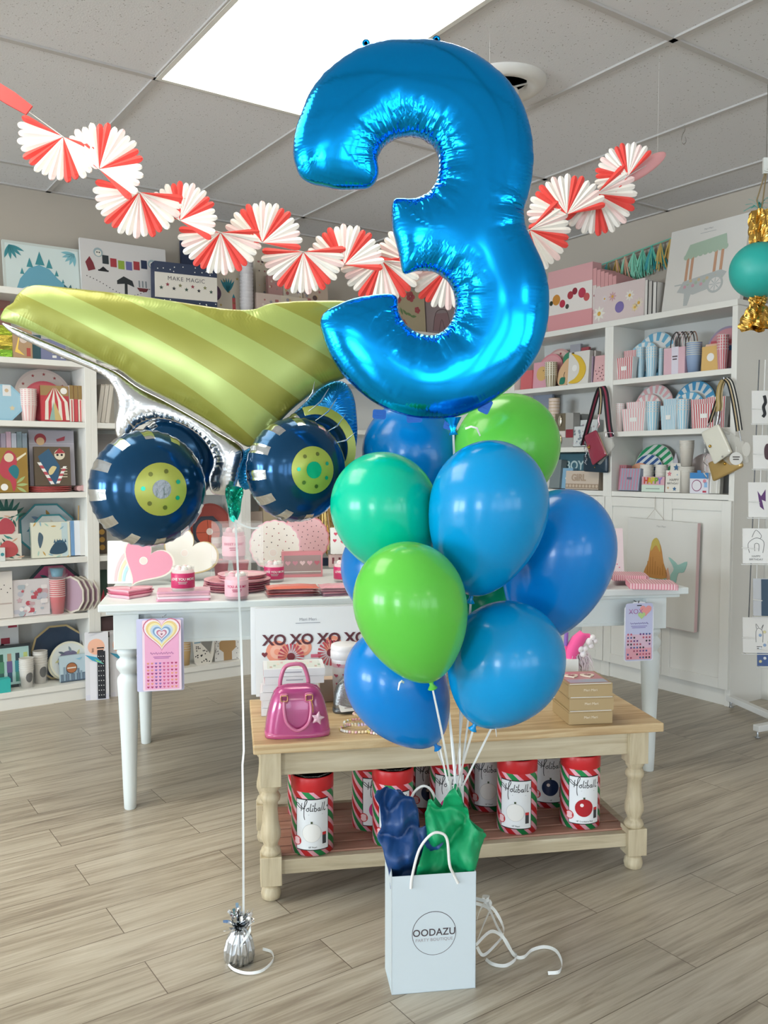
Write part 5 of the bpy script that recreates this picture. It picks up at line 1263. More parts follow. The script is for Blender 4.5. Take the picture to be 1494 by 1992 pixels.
# gold boxes
GB = mat('#b89f76', .4, .35, name='champagne_card')
for i in range(3):
    zz = CZ + i * .0445; c, W = cspan(1104, 1194, 1409, CZ); b = MB(); b.box(-W / 2, W / 2, 0, .155, 0, .0425, GB)
    b.box(-W / 2 - .0006, W / 2 + .0006, -.0006, .1556, .0365, .0372, mat('#7d6846', .4, .3)); b.box(-W / 2 + .004, W / 2 - .004, -.0008, 0, .0405, .0425, PAPER); b.text('Meri Meri', .011, 0, .021, -.0008, mat('#f0e6d0', .4))
    if i == 2:
        b.box(-W / 2 + .008, W / 2 - .008, .008, .147, .0425, .0430, mat('#c98a8e', .3)); b.box(-W / 2 + .01, W / 2 - .01, .01, .05, .0430, .0433, mat('#a9b4c4', .3))
        b.M = Matrix.Translation((-.004, .085, .0436)) @ Matrix.Rotation(-pi / 2, 4, 'X')
        for q in (-.027, .027): b.prism([(q + x, z2) for x, z2 in catmull(heart(.024, 16), 2)], -.0035, -.0002, mat('#efe2d0', .4)); b.prism([(q + x, z2) for x, z2 in heart(.012, 24)], -.0042, -.0034, mat('#9a6a66', .4))
        b.M = Matrix()
    tag(b.build('gold_box', loc=c + Vector((0, 0, i * .0428 + .0004)) + CC * [0, .002, -.002][i], rot=(0, 0, CYAW - .06 + [.02, -.01, .01][i]), bevel=.0012), ['champagne gold box at the right of the wooden table, lowest of three', 'champagne gold box at the right of the wooden table, middle of three', 'champagne gold box with a glasses picture on its lid, topmost of three'][i], 'box', 'champagne gold boxes on the wooden table')
# white box with pink feathery toppers
c, W = cspan(1086, 1126, 1366); h = hgt(1106, 1283, c)
o = empty('topper_box', 'white box holding pink feathery unicorn sticks, behind the gold boxes', 'box', c, (0, 0, CYAW))
b = MB(); b.box(-W / 2, W / 2, 0, .06, 0, h, PAPER); b.scribble(0, h * .35, .03, .012, -.0012, mat('#a33a5a', .5), 4); b.build('white_box', o, bevel=.001)
def at_(px, py, dy): q = P(px, py, c.y + dy) - c; return Matrix.Rotation(-CYAW, 3, 'Z') @ q
HP = mat('#f2559a', .7, sheen=.4); rnd = random.Random(2)
for nm, pts, rad, m in (('pink_plush', [(1106, 1292), (1112, 1268), (1124, 1246), (1136, 1233)], [.016, .026, .024, .018], HP), ('pink_plush', [(1132, 1240), (1148, 1238)], [.016, .010], HP), ('purple_stick', [(1096, 1290), (1100, 1260), (1102, 1230)], [.006, .007, .007], mat('#8a63b8', .5)), ('pink_plush', [(1096, 1280), (1100, 1256)], [.013, .011], HP)):
    MB().tube([at_(x, y, .03) for x, y in pts], rad, m, 12).build(nm, o)
b = MB()
for x, y, r in ((1146, 1248, .013), (1153, 1240, .010), (1150, 1256, .010), (1158, 1247, .009), (1128, 1262, .013), (1138, 1262, .011), (1134, 1272, .012)): b.ball(at_(x, y, .018), r, mat('#f0e9ea', .8, sheen=.3), 12, 8)
b.build('white_curl', o)
b = MB()
for k in range(150):
    q = at_(1120 + rnd.uniform(-12, 24), 1268 + rnd.uniform(-4, 26), .02 + rnd.uniform(-.01, .02)); d_ = Vector((rnd.uniform(-.015, .03), rnd.uniform(-.01, .01), -rnd.uniform(.025, .055)))
    b.strip([q, q + d_ * .5 + Vector((.004, 0, .003)), q + d_], lambda u: .003 * (1 - u * .8), mat('#f1dfe6', .8), side=(1, .3, 0))
bb = b.build('feather_trim', o)
# ------------------------------------------------------------------ goods on the left bookcases (w = 1)
def hexm(c, r=.45): return mat(c, r)
def leaf(b, x, z, L, ang, wid, m, y=-.001, n=8):
    a = radians(ang); p = []
    for i in range(n + 1):
        t = i / n; p.append((t * L, wid * sin(pi * t)))
    for i in range(n - 1, 0, -1):
        t = i / n; p.append((t * L, -wid * sin(pi * t)))
    b.patch([(x + u * cos(a) - v * sin(a), z + u * sin(a) + v * cos(a)) for u, v in p], y, m)
TQ = mat('#3f8f98', .5); TQD = mat('#2a626a', .5); TQL = mat('#7fb9c4', .5)
def dino_art(b, w, h):
    b.rect(-w * .47, w * .47, h * .05, h * .95, -.0005, mat('#dbe7e4', .5))
    body = [(-.36, .06), (-.30, .30), (-.18, .52), (-.05, .60), (.08, .54), (.18, .38), (.32, .22), (.40, .16), (.28, .14), (.18, .06), (.10, .06), (.08, .16), (-.06, .16), (-.08, .06), (-.18, .06), (-.20, .18), (-.28, .12)]
    b.patch([(x * w, z * h) for x, z in body], -.0012, mat('#6aa9bf', .5))
    for x, z, s in ((-.27, .42, .09), (-.17, .58, .14), (-.04, .66, .20), (.08, .60, .14), (.17, .45, .09), (.25, .32, .06)):
        b.patch([(x * w - s * h * .42, z * h - s * h * .3), (x * w, z * h + s * h), (x * w + s * h * .42, z * h - s * h * .3)], -.0016, TQ)
    for a in range(5): leaf(b, -w * .42, h * .92, w * .20, -20 - a * 22, h * .03, TQ, -.0018); leaf(b, w * .42, h * .9, w * .18, 180 + a * 22, h * .03, TQL, -.0018); leaf(b, w * .32, h * .06, w * .17, 20 + a * 30, h * .035, TQD, -.0020)
carton('picture_box', 'flat box with a turquoise plated dinosaur picture, top of the left bookcase', 'box', 1, .20, 8, 160, 474, ZL[0], .02, mat('#cfd6d0', .5), dino_art, 8)
def pirate_art(b, w, h):
    rnd = random.Random(3)
    for i, c in enumerate(('#2a3338', '#a8383f', '#8fa83c', '#6a6aa0', '#a8383f', '#22304f')):
        x = -.22 + i * .09; z = .74 - .10 * sin(pi * (i + 1) / 7); b.rect(w * (x - .036), w * (x + .036), h * (z - .07), h * (z + .07), -.001, mat(c, .5))
    for x, z in ((-.30, .80), (.33, .72)): b.disc(x * w, z * h, h * .075, -.001, mat('#9fb1b6', .5)); b.disc(x * w, z * h - h * .01, h * .05, -.0014, mat('#e9e4da', .5)); b.disc(x * w - h * .018, z * h, h * .012, -.0018, BLACK, 8); b.disc(x * w + h * .018, z * h, h * .012, -.0018, BLACK, 8)
    b.patch([(-.45 * w, .62 * h), (-.40 * w, .72 * h), (-.36 * w, .62 * h), (-.34 * w, .52 * h), (-.42 * w, .48 * h)], -.001, mat('#7d2a34', .5))
    b.patch([(-.30 * w, .52 * h), (-.25 * w, .58 * h), (-.20 * w, .52 * h)], -.001, BLACK); b.rect(-.31 * w, -.19 * w, .50 * h, .525 * h, -.001, BLACK)
    b.patch([(-.10 * w, .38 * h), (-.02 * w, .46 * h), (.08 * w, .40 * h), (.10 * w, .30 * h), (.02 * w, .34 * h), (.015 * w, .10 * h), (-.02 * w, .10 * h), (-.012 * w, .34 * h), (-.10 * w, .32 * h)], -.001, mat('#22282c', .5))
    b.patch([(.13 * w, .30 * h), (.27 * w, .30 * h), (.24 * w, .24 * h), (.16 * w, .24 * h)], -.001, mat('#6d2a2e', .5))
    for q in (.16, .20, .24): b.rect(q * w - .008 * w, q * w + .010 * w, .31 * h, .42 * h, -.001, mat('#8a8f92', .5))
    for k in range(26):
        t = k / 25; b.disc((-.44 + .9 * t) * w, h * (.40 - .22 * sin(pi * t) + .03 * sin(9 * t)), h * .009, -.001, BLACK, 6)
carton('picture_box', 'white flat box with pirate bunting pictures, top of the left bookcase', 'box', 1, .17, 160, 327, 472, ZL[0], .022, mat('#d9d5d3', .5), pirate_art, 7)
NV = mat('#22304d', .45)
def magic_art(b, w, h):
    b.rect(-w / 2, w / 2, h * .20, h * .76, -.0006, mat('#dcd6cc', .5))
    b.text('MAKE MAGIC', h * .13, 0, h * .64, -.0012, mat('#4b4a52', .5), spacing=1.15)
    rnd = random.Random(1)
    for k in range(9): b.patch(star(h * .05, 5, .45, -w * .4 + k * w * .1, h * (.42 + .08 * (k % 2))), -.0012, mat(['#2e4a3e', '#8d2f3d', '#2c2c30', '#7d7a50'][k % 4], .5))
    for k in range(26): b.disc(rnd.uniform(-.48, .48) * w, h * (rnd.uniform(.80, .97) if k % 2 else rnd.uniform(.03, .17)), h * .014, -.0012, PAPER, 6)
carton('party_kit_box', 'navy starry box reading MAKE MAGIC, in front of the pirate box', 'box', 1, .07, 303, 420, 514, ZL[0], .09, NV, magic_art, 0, yaw=-6)
carton('picture_box', 'navy flat box edge standing behind the MAKE MAGIC box', 'box', 1, .24, 355, 400, 470, ZL[0], .02, NV, None, 3)
def space_art(b, w, h):
    b.disc(-w * .25, h * .42, w * .20, -.001, mat('#4a2f4d', .5)); b.disc(-w * .25, h * .42, w * .13, -.0014, mat('#6b4a66', .5))
    for k in range(6): leaf(b, w * .12, h * .45, h * .30, 60 + k * 12, w * .03, mat('#2f7f8e', .5))
    b.rect(w * .22, w * .30, h * .05, h * .36, -.001, mat('#c4575a', .5)); b.patch([(w * .22, h * .36), (w * .30, h * .36), (w * .26, h * .44)], -.001, mat('#2f7f8e', .5))
    for k in range(8): b.patch(star(w * .04, 5, .45, w * (-.4 + .11 * k), h * (.12 + .7 * ((k * 37) % 10) / 10)), -.001, mat('#b79a5c', .5))
carton('picture_box', 'beige picture box with a purple planet and teal squid, right of MAKE MAGIC', 'box', 1, .16, 396, 474, 514, ZL[0], .02, mat('#cfc5b5', .5), space_art, 5)
c, rz, W, h_ = slot(1, .05, 472, 498, 505, ZL[0])
c = c + Vector((-N1[0], -N1[1], 0)) * .04; o = empty('cup_tube', 'tall clear wrapped tube of grey white cups on the middle left bookcase', 'paper cups', c, (0, 0, rz)); r = 13 * c.y / FP; f = None
for i in range(14):
    if f is None: f = MB().lathe([(0, 0), (r * .78, 0), (r * .95, h_ * .17), (r, h_ * .175), (r, h_ * .185), (r * .9, h_ * .185), (0, h_ * .01)], mat('#cfc9cb', .5), 20).build('cup', o)
    else: q = f.copy(); COL.objects.link(q); q.parent = o; q.location = (0, 0, h_ * .815 * i / 13)
MB().lathe([(r * 1.06, 0), (r * 1.06, h_ * 1.02)], CELLO, 20).build('clear_sleeve', o)
cols = ['#c9bba8', '#b98f8a', '#cdbfae', '#bda795', '#c7b3a8']
def patchy(seed, cs, n=16):
    def f(b, w, h):
        rnd = random.Random(seed)
        for k in range(n):
            x = rnd.uniform(-.42, .38) * w; z = rnd.uniform(.06, .86) * h; s = rnd.uniform(.04, .10) * min(w, h)
            m = mat(cs[k % len(cs)], .5); q = k % 3
            b.patch(circ(s, 12, x, z) if q == 0 else star(s, 5, .5, x, z) if q == 1 else rrect(s * 2, s * 1.3, s * .3, 2, x, z), -.001 - .0001 * k, m)
    return f
for i, (x0, x1, yt, s, lab) in enumerate(((500, 524, 478, .2, 'tall narrow beige box beside the cup tube'), (524, 552, 536, .12, 'beige box with pink house picture on the middle left bookcase'), (553, 590, 545, .12, 'pale box with yellow and pink patches on the middle left bookcase'), (592, 640, 552, .12, 'grey pink box above the truck bed'), (500, 548, 572, .05, 'low patterned pack with dark spots on the middle left bookcase'), (548, 600, 578, .05, 'second low patterned pack right of the spotted one'))):
    carton('party_box', lab, 'box', 1, s, x0, x1, yt, ZL[0], .03, mat(cols[i % 5], .55), patchy(i, ['#a86a66', '#c9a878', '#8f8a90', '#d8cabc', '#5f4a46']), 4)
def flower_art(b, w, h):
    for x, z, s in ((-.3, .3, .16), (-.15, .18, .13), (.1, .85, .14), (-.25, .75, .10), (.28, .55, .09)):
        for k in range(5): b.disc(x * w + s * w * .5 * cos(k * 1.256), z * h + s * w * .5 * sin(k * 1.256), s * w * .42, -.001, mat('#b5555a', .5), 10)
    for k in range(6): leaf(b, w * (-.4 + .13 * k), h * .4, h * .18, 60 + 25 * k, w * .03, mat('#6f8a5a', .5))
carton('picture_box', 'beige picture box with red flowers seen through the hole of the number three', 'box', 1, .10, 760, 829, 563, ZL[0], .02, mat('#b8a98a', .55), flower_art, 5)
def outline_art(b, w, h):
    m = mat('#5c4448', .5)
    for pts in ([(-.3, .1), (-.2, .45), (.0, .55), (.2, .5), (.3, .1)], [(-.1, .1), (0, .35), (.1, .1)], [(-.35, .85), (-.1, .7), (.25, .55)], [(-.2, .9), (.1, .95), (.3, .8)]):
        b.tube([(x * w, -.001, z * h) for x, z in catmull(pts, 4, False)], .0022, m, 5, flat=.3)
    b.patch([(-.3 * w, .1 * h), (-.2 * w, .45 * h), (.2 * w, .5 * h), (.3 * w, .1 * h)], -.0006, mat('#9a7b7e', .5))
carton('picture_box', 'grey pink picture box with a line figure, in the hole of the number three', 'box', 1, .12, 831, 890, 558, ZL[0], .02, mat('#a39292', .55), outline_art, 4)
# shelf 1
z = ZL[1]
for i, (c, yt) in enumerate((('#7fae3a', 672), ('#c9b44a', 652), ('#8a9a2f', 633))):
    carton('foil_pack', ['shiny green foil pack at the far left edge, lowest of three', 'shiny gold foil pack at the far left edge, middle of three', 'shiny olive foil pack at the far left edge, topmost of three'][i], 'pack', 1, .06, -14, 24, yt, z + (i * .042), .08, mat(c, .2, .8, bump=(60, .8, .004)), None, 0, 'foil packs at the far left edge')
carton('party_pack', 'gold cardboard pack with a round tag under the tip of the truck bed', 'pack', 1, .05, 25, 63, 638, z, .03, mat('#b08f6c', .4), lambda b, w, h: [b.disc(w * .05, h * .62, w * .2, -.001, mat('#d9c8bb', .5)), b.patch([(-.4 * w, .2 * h), (-.1 * w, .9 * h), (-.25 * w, .3 * h), (.1 * w, .1 * h)], -.0008, mat('#d9b95c', .3, .7)), b.rect(w * .2, w * .4, h * .08, h * .35, -.0008, mat('#b0483f', .5))], 3)
carton('book', 'dark teal book leaning beside the gold pack', 'book', 1, .06, 63, 80, 652, z, .10, mat('#24505a', .45), None, 0)
carton('book', 'slate blue box with white crossed marks under the truck bed', 'box', 1, .05, 80, 128, 662, z, .06, mat('#767a9c', .5), lambda b, w, h: [b.rect(w * (-.05), w * .12, h * (.1 + k * .2), h * (.22 + k * .2), -.001, PAPER) for k in range(3)] + [b.patch([(w * .28, h * .1), (w * .46, h * .1), (w * .32, h * .5)], -.001, PAPER)], 4)
carton('party_pack', 'red and grey party pack at the back of the far left shelf', 'pack', 1, .20, -10, 22, 577, z, .03, mat('#9a6a62', .5), patchy(9, ['#c0504a', '#8a8a8c', '#5a4444']), 3)
# shelf 2: circus
z = ZL[2]
plate('plate', 'large round plate with a red circus ring, behind the tent napkins', 1, .16, 38, 134, 717, z, mat('#d9c9c2', .5), mat('#e0d2ca', .5), lean=10, group='circus plates', art=lambda b, r: [b.disc(0, -r * .25, r * .74, -.0012, mat('#c04a56', .5), 40)] + [b.patch(star(r * .07, 5, .4, r * .8 * cos(a), r * .8 * sin(a)), -.0012, mat('#a84a4a', .5)) for a in (.5, 1.0, 1.5, 2.0, 2.6)])
plate('plate', 'smaller red round circus plate in front of the large circus plate', 1, .12, 55, 122, 741, z, mat('#c2485a', .45), mat('#c9525f', .45), lean=10, group='circus plates')
def tent_art(b, w, h):
    b.rect(-w / 2, w / 2, h * .72, h, -.0005, mat('#9a7c4c', .4)); R_ = mat('#c2343f', .45); C_ = mat('#e6ded2', .5)
    for i in range(8):
        x0 = -.5 + i / 8; m = R_ if i % 2 == 0 else C_
        b.patch([(x0 * w, h * .04), ((x0 + .125) * w, h * .04), ((x0 + .125) * w * .9, h * .55), ((x0 + .0625) * w * .1, h * .95), (x0 * w * .9, h * .55)], -.001 - i * .00002, m)
    b.patch([(-.22 * w, h * .03), (0, h * .55), (.22 * w, h * .03)], -.0018, mat('#c9b072', .5)); b.patch([(-.22 * w, h * .03), (-.05 * w, h * .55), (-.02 * w, h * .03)], -.002, mat('#8fb0a4', .5))
    b.disc(w * .33, h * .86, w * .12, -.002, PAPER)
carton('napkin_pack', 'circus tent napkin pack with red and white panels', 'napkins', 1, .05, 80, 135, 751, z, .022, mat('#b3343e', .45), tent_art, 6, 'circus napkin packs')
for i in range(4):
    carton('napkin_pack', 'circus napkin pack standing edge on, %s from the tent picture' % ['first', 'second', 'third', 'fourth'][i], 'napkins', 1, .05, 136 + i * 8.3, 143.5 + i * 8.3, 751 + i * .5, z, .11, mat(['#e3d8ce', '#b8424a', '#dfd0c4', '#c98f90'][i], .5), lambda b, w, h: [b.rect(-w / 2, w / 2, h * .62, h, -.0006, mat('#8d713f', .4)), b.rect(-w * .1, w * .2, 0, h * .6, -.0006, mat('#c9484f', .5))], 2, 'circus napkin packs')
cups('stack of pale pink striped paper cups beside the blue octagon plate', 1, .05, 38, 72, 757, z, mat('#ecdcd8', .5), mat('#f2e6e2', .5), 9, stripes=mat('#e3b6b4', .5))
plate('plate', 'pale blue octagon plate with a paper tag at the far left', 1, .07, -28, 41, 746, z, mat('#8fbdd4', .45), mat('#9cc4d8', .45), 'octagon', lean=7, art=lambda b, r: [b.rect(0, r * .42, r * .35, r * .95, -.0014, mat('#dfe0e2', .5)), b.disc(r * .2, r * .65, r * .1, -.0018, mat('#cbb08f', .5)), b.patch(star(r * .16, 5, .5, r * .45, -r * .3), -.0014, mat('#d8c9a6', .5))])
# shelf 3: pirates
z = ZL[3]
for i in range(6):
    carton('candle_pack', 'silver wrapped candle pack on the parrot pack, %s from the left edge' % ['first', 'second', 'third', 'fourth', 'fifth', 'sixth'][i], 'candles', 1, .10, -8 + i * 10.4, 1.6 + i * 10.4, 841 + (i % 2) * 3, z + .15, .05, mat(['#8f7f8f', '#a59aa8', '#c9a8b4', '#b9bcc4', '#7f8f94', '#8a97a0'][i], .25, .4, bump=(50, .6, .003)), None, 3, 'silver wrapped candle packs')
carton('shelf_block', 'plain brown box behind the parrot pack, carrying the candle packs', 'box', 1, .09, -12, 54, 874, z, .09, mat('#7d6647', .5))
def parrot_art(b, w, h):
    b.patch([(x * w, q * h) for x, q in catmull([(-.45, .55), (-.2, .92), (.05, .88), (.15, .70), (.05, .45), (.1, .2), (.0, .02), (-.1, .25), (-.35, .35)], 4)], -.001, mat('#b8404f', .45))
    b.disc(-w * .12, h * .78, h * .10, -.0014, mat('#e0d2b8', .5)); b.patch([(x * w, q * h) for x, q in catmull([(-.15, .5), (.05, .62), (.2, .5), (.1, .3)], 4)], -.0014, mat('#1f7480', .45))
    for k in range(3): leaf(b, w * .1, h * .12 + k * h * .04, h * .25, -30 + 35 * k, w * .05, mat('#a8b87a', .5), -.0016)
    b.patch([(.1 * w, .75 * h), (.45 * w, .9 * h), (.46 * w, .86 * h), (.14 * w, .7 * h)], -.001, mat('#e9dfc4', .5)); b.disc(-w * .3, h * .12, w * .12, -.002, PAPER)
carton('party_pack', 'gold pack with a red and blue parrot, left of the skeleton pirate napkins', 'pack', 1, .05, -4, 55, 872, z, .03, mat('#a5823f', .3, .5), parrot_art, 4)
# red plates lying flat, the pirate card on them
def flat_plate_shelf(label, w, s, x0, x1, z, m, cat='plate', group=None):
    c, rz, W, h = slot(w, s, x0, x1, 940, z); r = W / 2; n = Vector(N1 if w == 1 else N2)
    o = MB().lathe([(0, 0), (r * .8, 0), (r, .008), (r, .010), (r * .8, .003), (0, .003)], m, 40).build('plate', loc=c + Vector((-n.x * r, -n.y * r, .0006)), rot=(0, 0, rz)); return tag(o, label, cat, group)
for i in range(3): flat_plate_shelf('coral plate lying flat under the skeleton pirate napkins, ' + ['lowest', 'middle', 'top'][i] + ' of three', 1, .02, 59, 150, z + i * .0105, mat('#c96a68', .4), group='coral plates lying flat')
zp = z + .032
carton('party_bag', 'grey pirate party bag with red heads, behind the skeleton napkin pack', 'party bag', 1, .11, 58, 146, 838, zp, .02, mat('#a9a4ae', .35), lambda b, w, h: [b.disc(-w * .25, h * .84, w * .13, -.001, mat('#9c3a42', .5)), b.disc(-w * .25, h * .80, w * .09, -.0014, mat('#d8b48a', .5)), b.patch([(w * .1, h * .84), (w * .3, h * .90), (w * .28, h * .82), (w * .12, h * .80)], -.001, mat('#a8434f', .5))] + [b.rect(-w / 2, w / 2, h * .76, h * .765, -.001, mat('#d6d0d8', .4))], 4)
def skel_art(b, w, h):
    b.patch([(-.4 * w, .75 * h), (-.1 * w, .95 * h), (.2 * w, .5 * h), (.1 * w, .04 * h), (-.1 * w, .04 * h)], -.0008, mat('#2f5878', .5))
    b.disc(w * .2, h * .80, w * .15, -.0012, mat('#ded3bc', .5)); b.patch([(w * .05, h * .82), (w * .2, h * .97), (w * .36, h * .84)], -.0016, mat('#a8383f', .5))
    for q in (.14, .26): b.disc(w * q, h * .79, w * .035, -.0018, BLACK, 8)
    b.patch([(x * w, q * h) for x, q in catmull([(-.12, .38), (-.02, .5), (.1, .48), (.06, .4), (-.02, .3), (-.1, .28)], 4)], -.002, mat('#d8c690', .5))
    for x0, z0, x1, z1 in ((-.38, .60, -.02, .04), (.34, .5, .12, .06)):
        for k in range(7):
            t0, t1 = k / 7, (k + 1) / 7; b.patch([((x0 + (x1 - x0) * t0 - .05) * w, (z0 + (z1 - z0) * t0) * h), ((x0 + (x1 - x0) * t0 + .05) * w, (z0 + (z1 - z0) * t0) * h), ((x0 + (x1 - x0) * t1 + .05) * w, (z0 + (z1 - z0) * t1) * h), ((x0 + (x1 - x0) * t1 - .05) * w, (z0 + (z1 - z0) * t1) * h)], -.0022, mat('#b8505a', .5) if k % 2 else PAPER)
    for k in range(4): b.rect(w * .22, w * .40, h * (.22 + .07 * k), h * (.24 + .07 * k), -.002, mat('#ded3bc', .5))
carton('napkin_pack', 'napkin pack with a skeleton in a red cap, on the coral plates', 'napkins', 1, .055, 68, 138, 870, zp, .03, mat('#5b4d3c', .35), skel_art, 4)
for i in range(2):
    plate('plate', 'dusky pink plate standing edge on against the bookcase side, ' + ['left one', 'right one'][i], 1, .06, 150 + i * 6, 158 + i * 7, 876 + i * 4, z, mat('#c79a9c', .45), mat('#cfa5a5', .45), lean=2, th=.10, group='dusky plates standing edge on')
# shelf 4: dinosaurs
z = ZL[4]
def tropic(seed, base, cs):
    def f(b, w, h):
        rnd = random.Random(seed)
        for k in range(16): leaf(b, rnd.uniform(-.45, .4) * w, rnd.uniform(.05, .85) * h, .28 * h, rnd.uniform(0, 360), .03 * h, mat(cs[k % len(cs)], .5), -.0008 - .0001 * k)
        b.patch([(x * w, q * h) for x, q in catmull([(-.35, .15), (-.4, .5), (-.1, .75), (.25, .6), (.35, .3), (.1, .12)], 4)], -.003, mat(base, .5))
    return f
carton('treat_box', 'treat box with a coral dinosaur and leaves at the far left, lower one', 'box', 1, .05, -6, 42, 1040, z, .05, mat('#d9d2c6', .5), tropic(1, '#b84f52', ['#2f6a5c', '#1e4a44', '#c9a58a', '#3f8a84']), 2, 'dinosaur treat boxes')
carton('treat_box', 'treat box with a coral dinosaur and leaves at the far left, upper one', 'box', 1, .06, -8, 35, 995, z + .112, .05, mat('#d4c9c0', .5), tropic(2, '#b04450', ['#2f6a5c', '#1e4a44', '#c9a58a', '#3f8a84']), 2, 'dinosaur treat boxes')
b = MB(); c, rz, W, h_ = slot(1, .12, -4, 26, 966, z + .20)
for k in range(9): leaf(b, 0, 0, h_ * (1 - .04 * abs(k - 4)), 20 + 17 * k, .010, mat('#1f5a50', .5), -.002 * (k % 3))
tag(b.build('paper_leaf_topper', loc=Vector((c.x, c.y, z + .205)), rot=(0, 0, rz), solid=.0008), 'dark green paper leaf topper above the coral dinosaur boxes', 'topper')
carton('candle_box', 'little pale box with teal marks at the far left of the dinosaur shelf', 'box', 1, .02, -8, 10, 1066, z, .03, mat('#d9dcd8', .5), lambda b, w, h: [b.disc(w * .2, h * .5, w * .2, -.001, TQ)])
def dplate(cs, base):
    def f(b, r):
        b.patch([(x * r, q * r) for x, q in catmull([(-.5, -.3), (-.6, .1), (-.3, .45), (.2, .5), (.5, .2), (.2, .1), (-.1, .0), (-.2, -.3)], 4)], -.0014, mat(base, .5))
        for k in range(8): leaf(b, .75 * r * cos(k * .8), .75 * r * sin(k * .8), r * .35, 200 + 46 * k, r * .06, mat(cs[k % len(cs)], .5), -.0016 - .0001 * k)
    return f
plate('plate', 'large octagon dinosaur plate with a teal edge', 1, .16, 38, 149, 979, z, mat('#3b8a93', .4), mat('#bfcdd4', .45), 'octagon', lean=9, inset=.93, group='octagon dinosaur plates', art=dplate(['#7f9fc0', '#4a7a9a', '#b08a4a'], '#8fa9cc'))
plate('plate', 'smaller octagon dinosaur plate in front of the large one', 1, .11, 57, 147, 1000, z, mat('#3f929c', .4), mat('#cfd6d4', .45), 'octagon', lean=9, inset=.92, group='octagon dinosaur plates', art=dplate(['#d0b27a', '#8fb8b4', '#c9c9be'], '#2f4a5c'))
def steg(b, w, h):
    b.patch([(x * w, q * h) for x, q in catmull([(-.25, .35), (-.2, .6), (-.3, .72), (-.34, .5), (-.3, .28)], 4)], -.001, mat('#4a6070', .5))
    b.patch([(x * w, q * h) for x, q in catmull([(-.05, .14), (.05, .35), (.2, .48), (.35, .42), (.42, .2), (.3, .1), (.1, .08)], 4)], -.0014, mat('#2f4d62', .5))
    for k in range(5): b.patch([(w * (.06 + .07 * k), h * .40), (w * (.09 + .07 * k), h * .52), (w * (.12 + .07 * k), h * .42)], -.0016, mat('#39607a', .5))
    for k in range(10): leaf(b, w * (-.45 + .1 * k), h * (.05 if k % 2 else .88), h * .16, 60 + 20 * k, w * .02, mat(['#c9a25a', '#a8c9bc', '#8fb4c4'][k % 3], .5), -.0012)
    b.rect(w * .28, w * .44, h * .02, h * .98, -.0006, mat('#bfd2d6', .35))
carton('napkin_pack', 'napkin pack with a navy spined dinosaur, in front of the octagon plates', 'napkins', 1, .05, 62, 137, 1017, z, .03, mat('#dcdcca', .45), steg, 4)
carton('book', 'white and blue party book leaning at the end of the dinosaur shelf', 'book', 1, .05, 138, 156, 1015, z, .10, mat('#dfe3ea', .5), lambda b, w, h: [b.rect(-w / 2, -w * .1, 0, h, -.0006, mat('#6f98c4', .5))], 3)
carton('book', 'plain white party book beside the blue and white one', 'book', 1, .05, 156, 167, 1014, z, .10, mat('#d9d8d6', .5), None, 2)
c, rz, W, h_ = slot(1, .12, 148, 168, 968, z); b = MB(); rnd = random.Random(6)
for k in range(9):
    x = rnd.uniform(-W / 2, W / 2); b.tube([(x, rnd.uniform(0, .04), 0), (x + rnd.uniform(-.01, .01), rnd.uniform(0, .04), h_ * rnd.uniform(.7, 1))], .0035, mat(['#b85a5e', '#2f7f7f', '#c9a46a', '#7aa894'][k % 4], .5), 8)
tag(b.build('straw_bunch', loc=c, rot=(0, 0, rz)), 'bunch of red and teal straws at the end of the dinosaur shelf', 'straws', kind='stuff')
# shelf 5
z = ZL[5]
carton('napkin_pack', 'white box with dark squiggles at the far left of the second lowest shelf', 'napkins', 1, .05, -10, 25, 1113, z, .04, mat('#d9d2cc', .5), lambda b, w, h: [b.disc(w * (-.3 + .17 * k), h * (.55 + .08 * (k % 3)), w * .035, -.001, BLACK, 8) for k in range(5)] + [b.rect(-w * .4, w * .45, h * .3, h * .33, -.001, mat('#b9a9a2', .5))], 2)
plate('plate', 'dark edged octagon plate with a pink pattern behind the red dinosaur cups', 1, .14, 66, 150, 1095, z, mat('#2f4046', .4), mat('#c45a82', .45), 'octagon', lean=9, inset=.88, art=dplate(['#2f6a6a', '#e0a0b4', '#8d2f52'], '#d98aa6'))
carton('napkin_pack', 'pale floral napkin pack left of the red dinosaur cups', 'napkins', 1, .06, 25, 97, 1128, z, .035, mat('#d3cdcf', .5), patchy(21, ['#b9b9c4', '#c9a8ae', '#a9b4bc', '#b8505c', '#e4dede'], 34), 3)
o = cups('stack of red and blue paper cups with a cream dinosaur in a clear sleeve', 1, .03, 95, 128, 1126, z, mat('#c9484f', .45), mat('#e9dcd6', .5), 9)
cc, rz, W, h_ = slot(1, .03, 94, 129, 1105, z)
MB().lathe([(cup_r * 1.05, 0), (cup_r * 1.05, h_)], CELLO, 24).build('clear_sleeve', o)
MB().lathe([(cup_r * .62, h_ * .80), (cup_r * .85, h_ * .97), (0, h_ * .97)], mat('#2f7f9a', .45), 24).build('blue_cup', o)
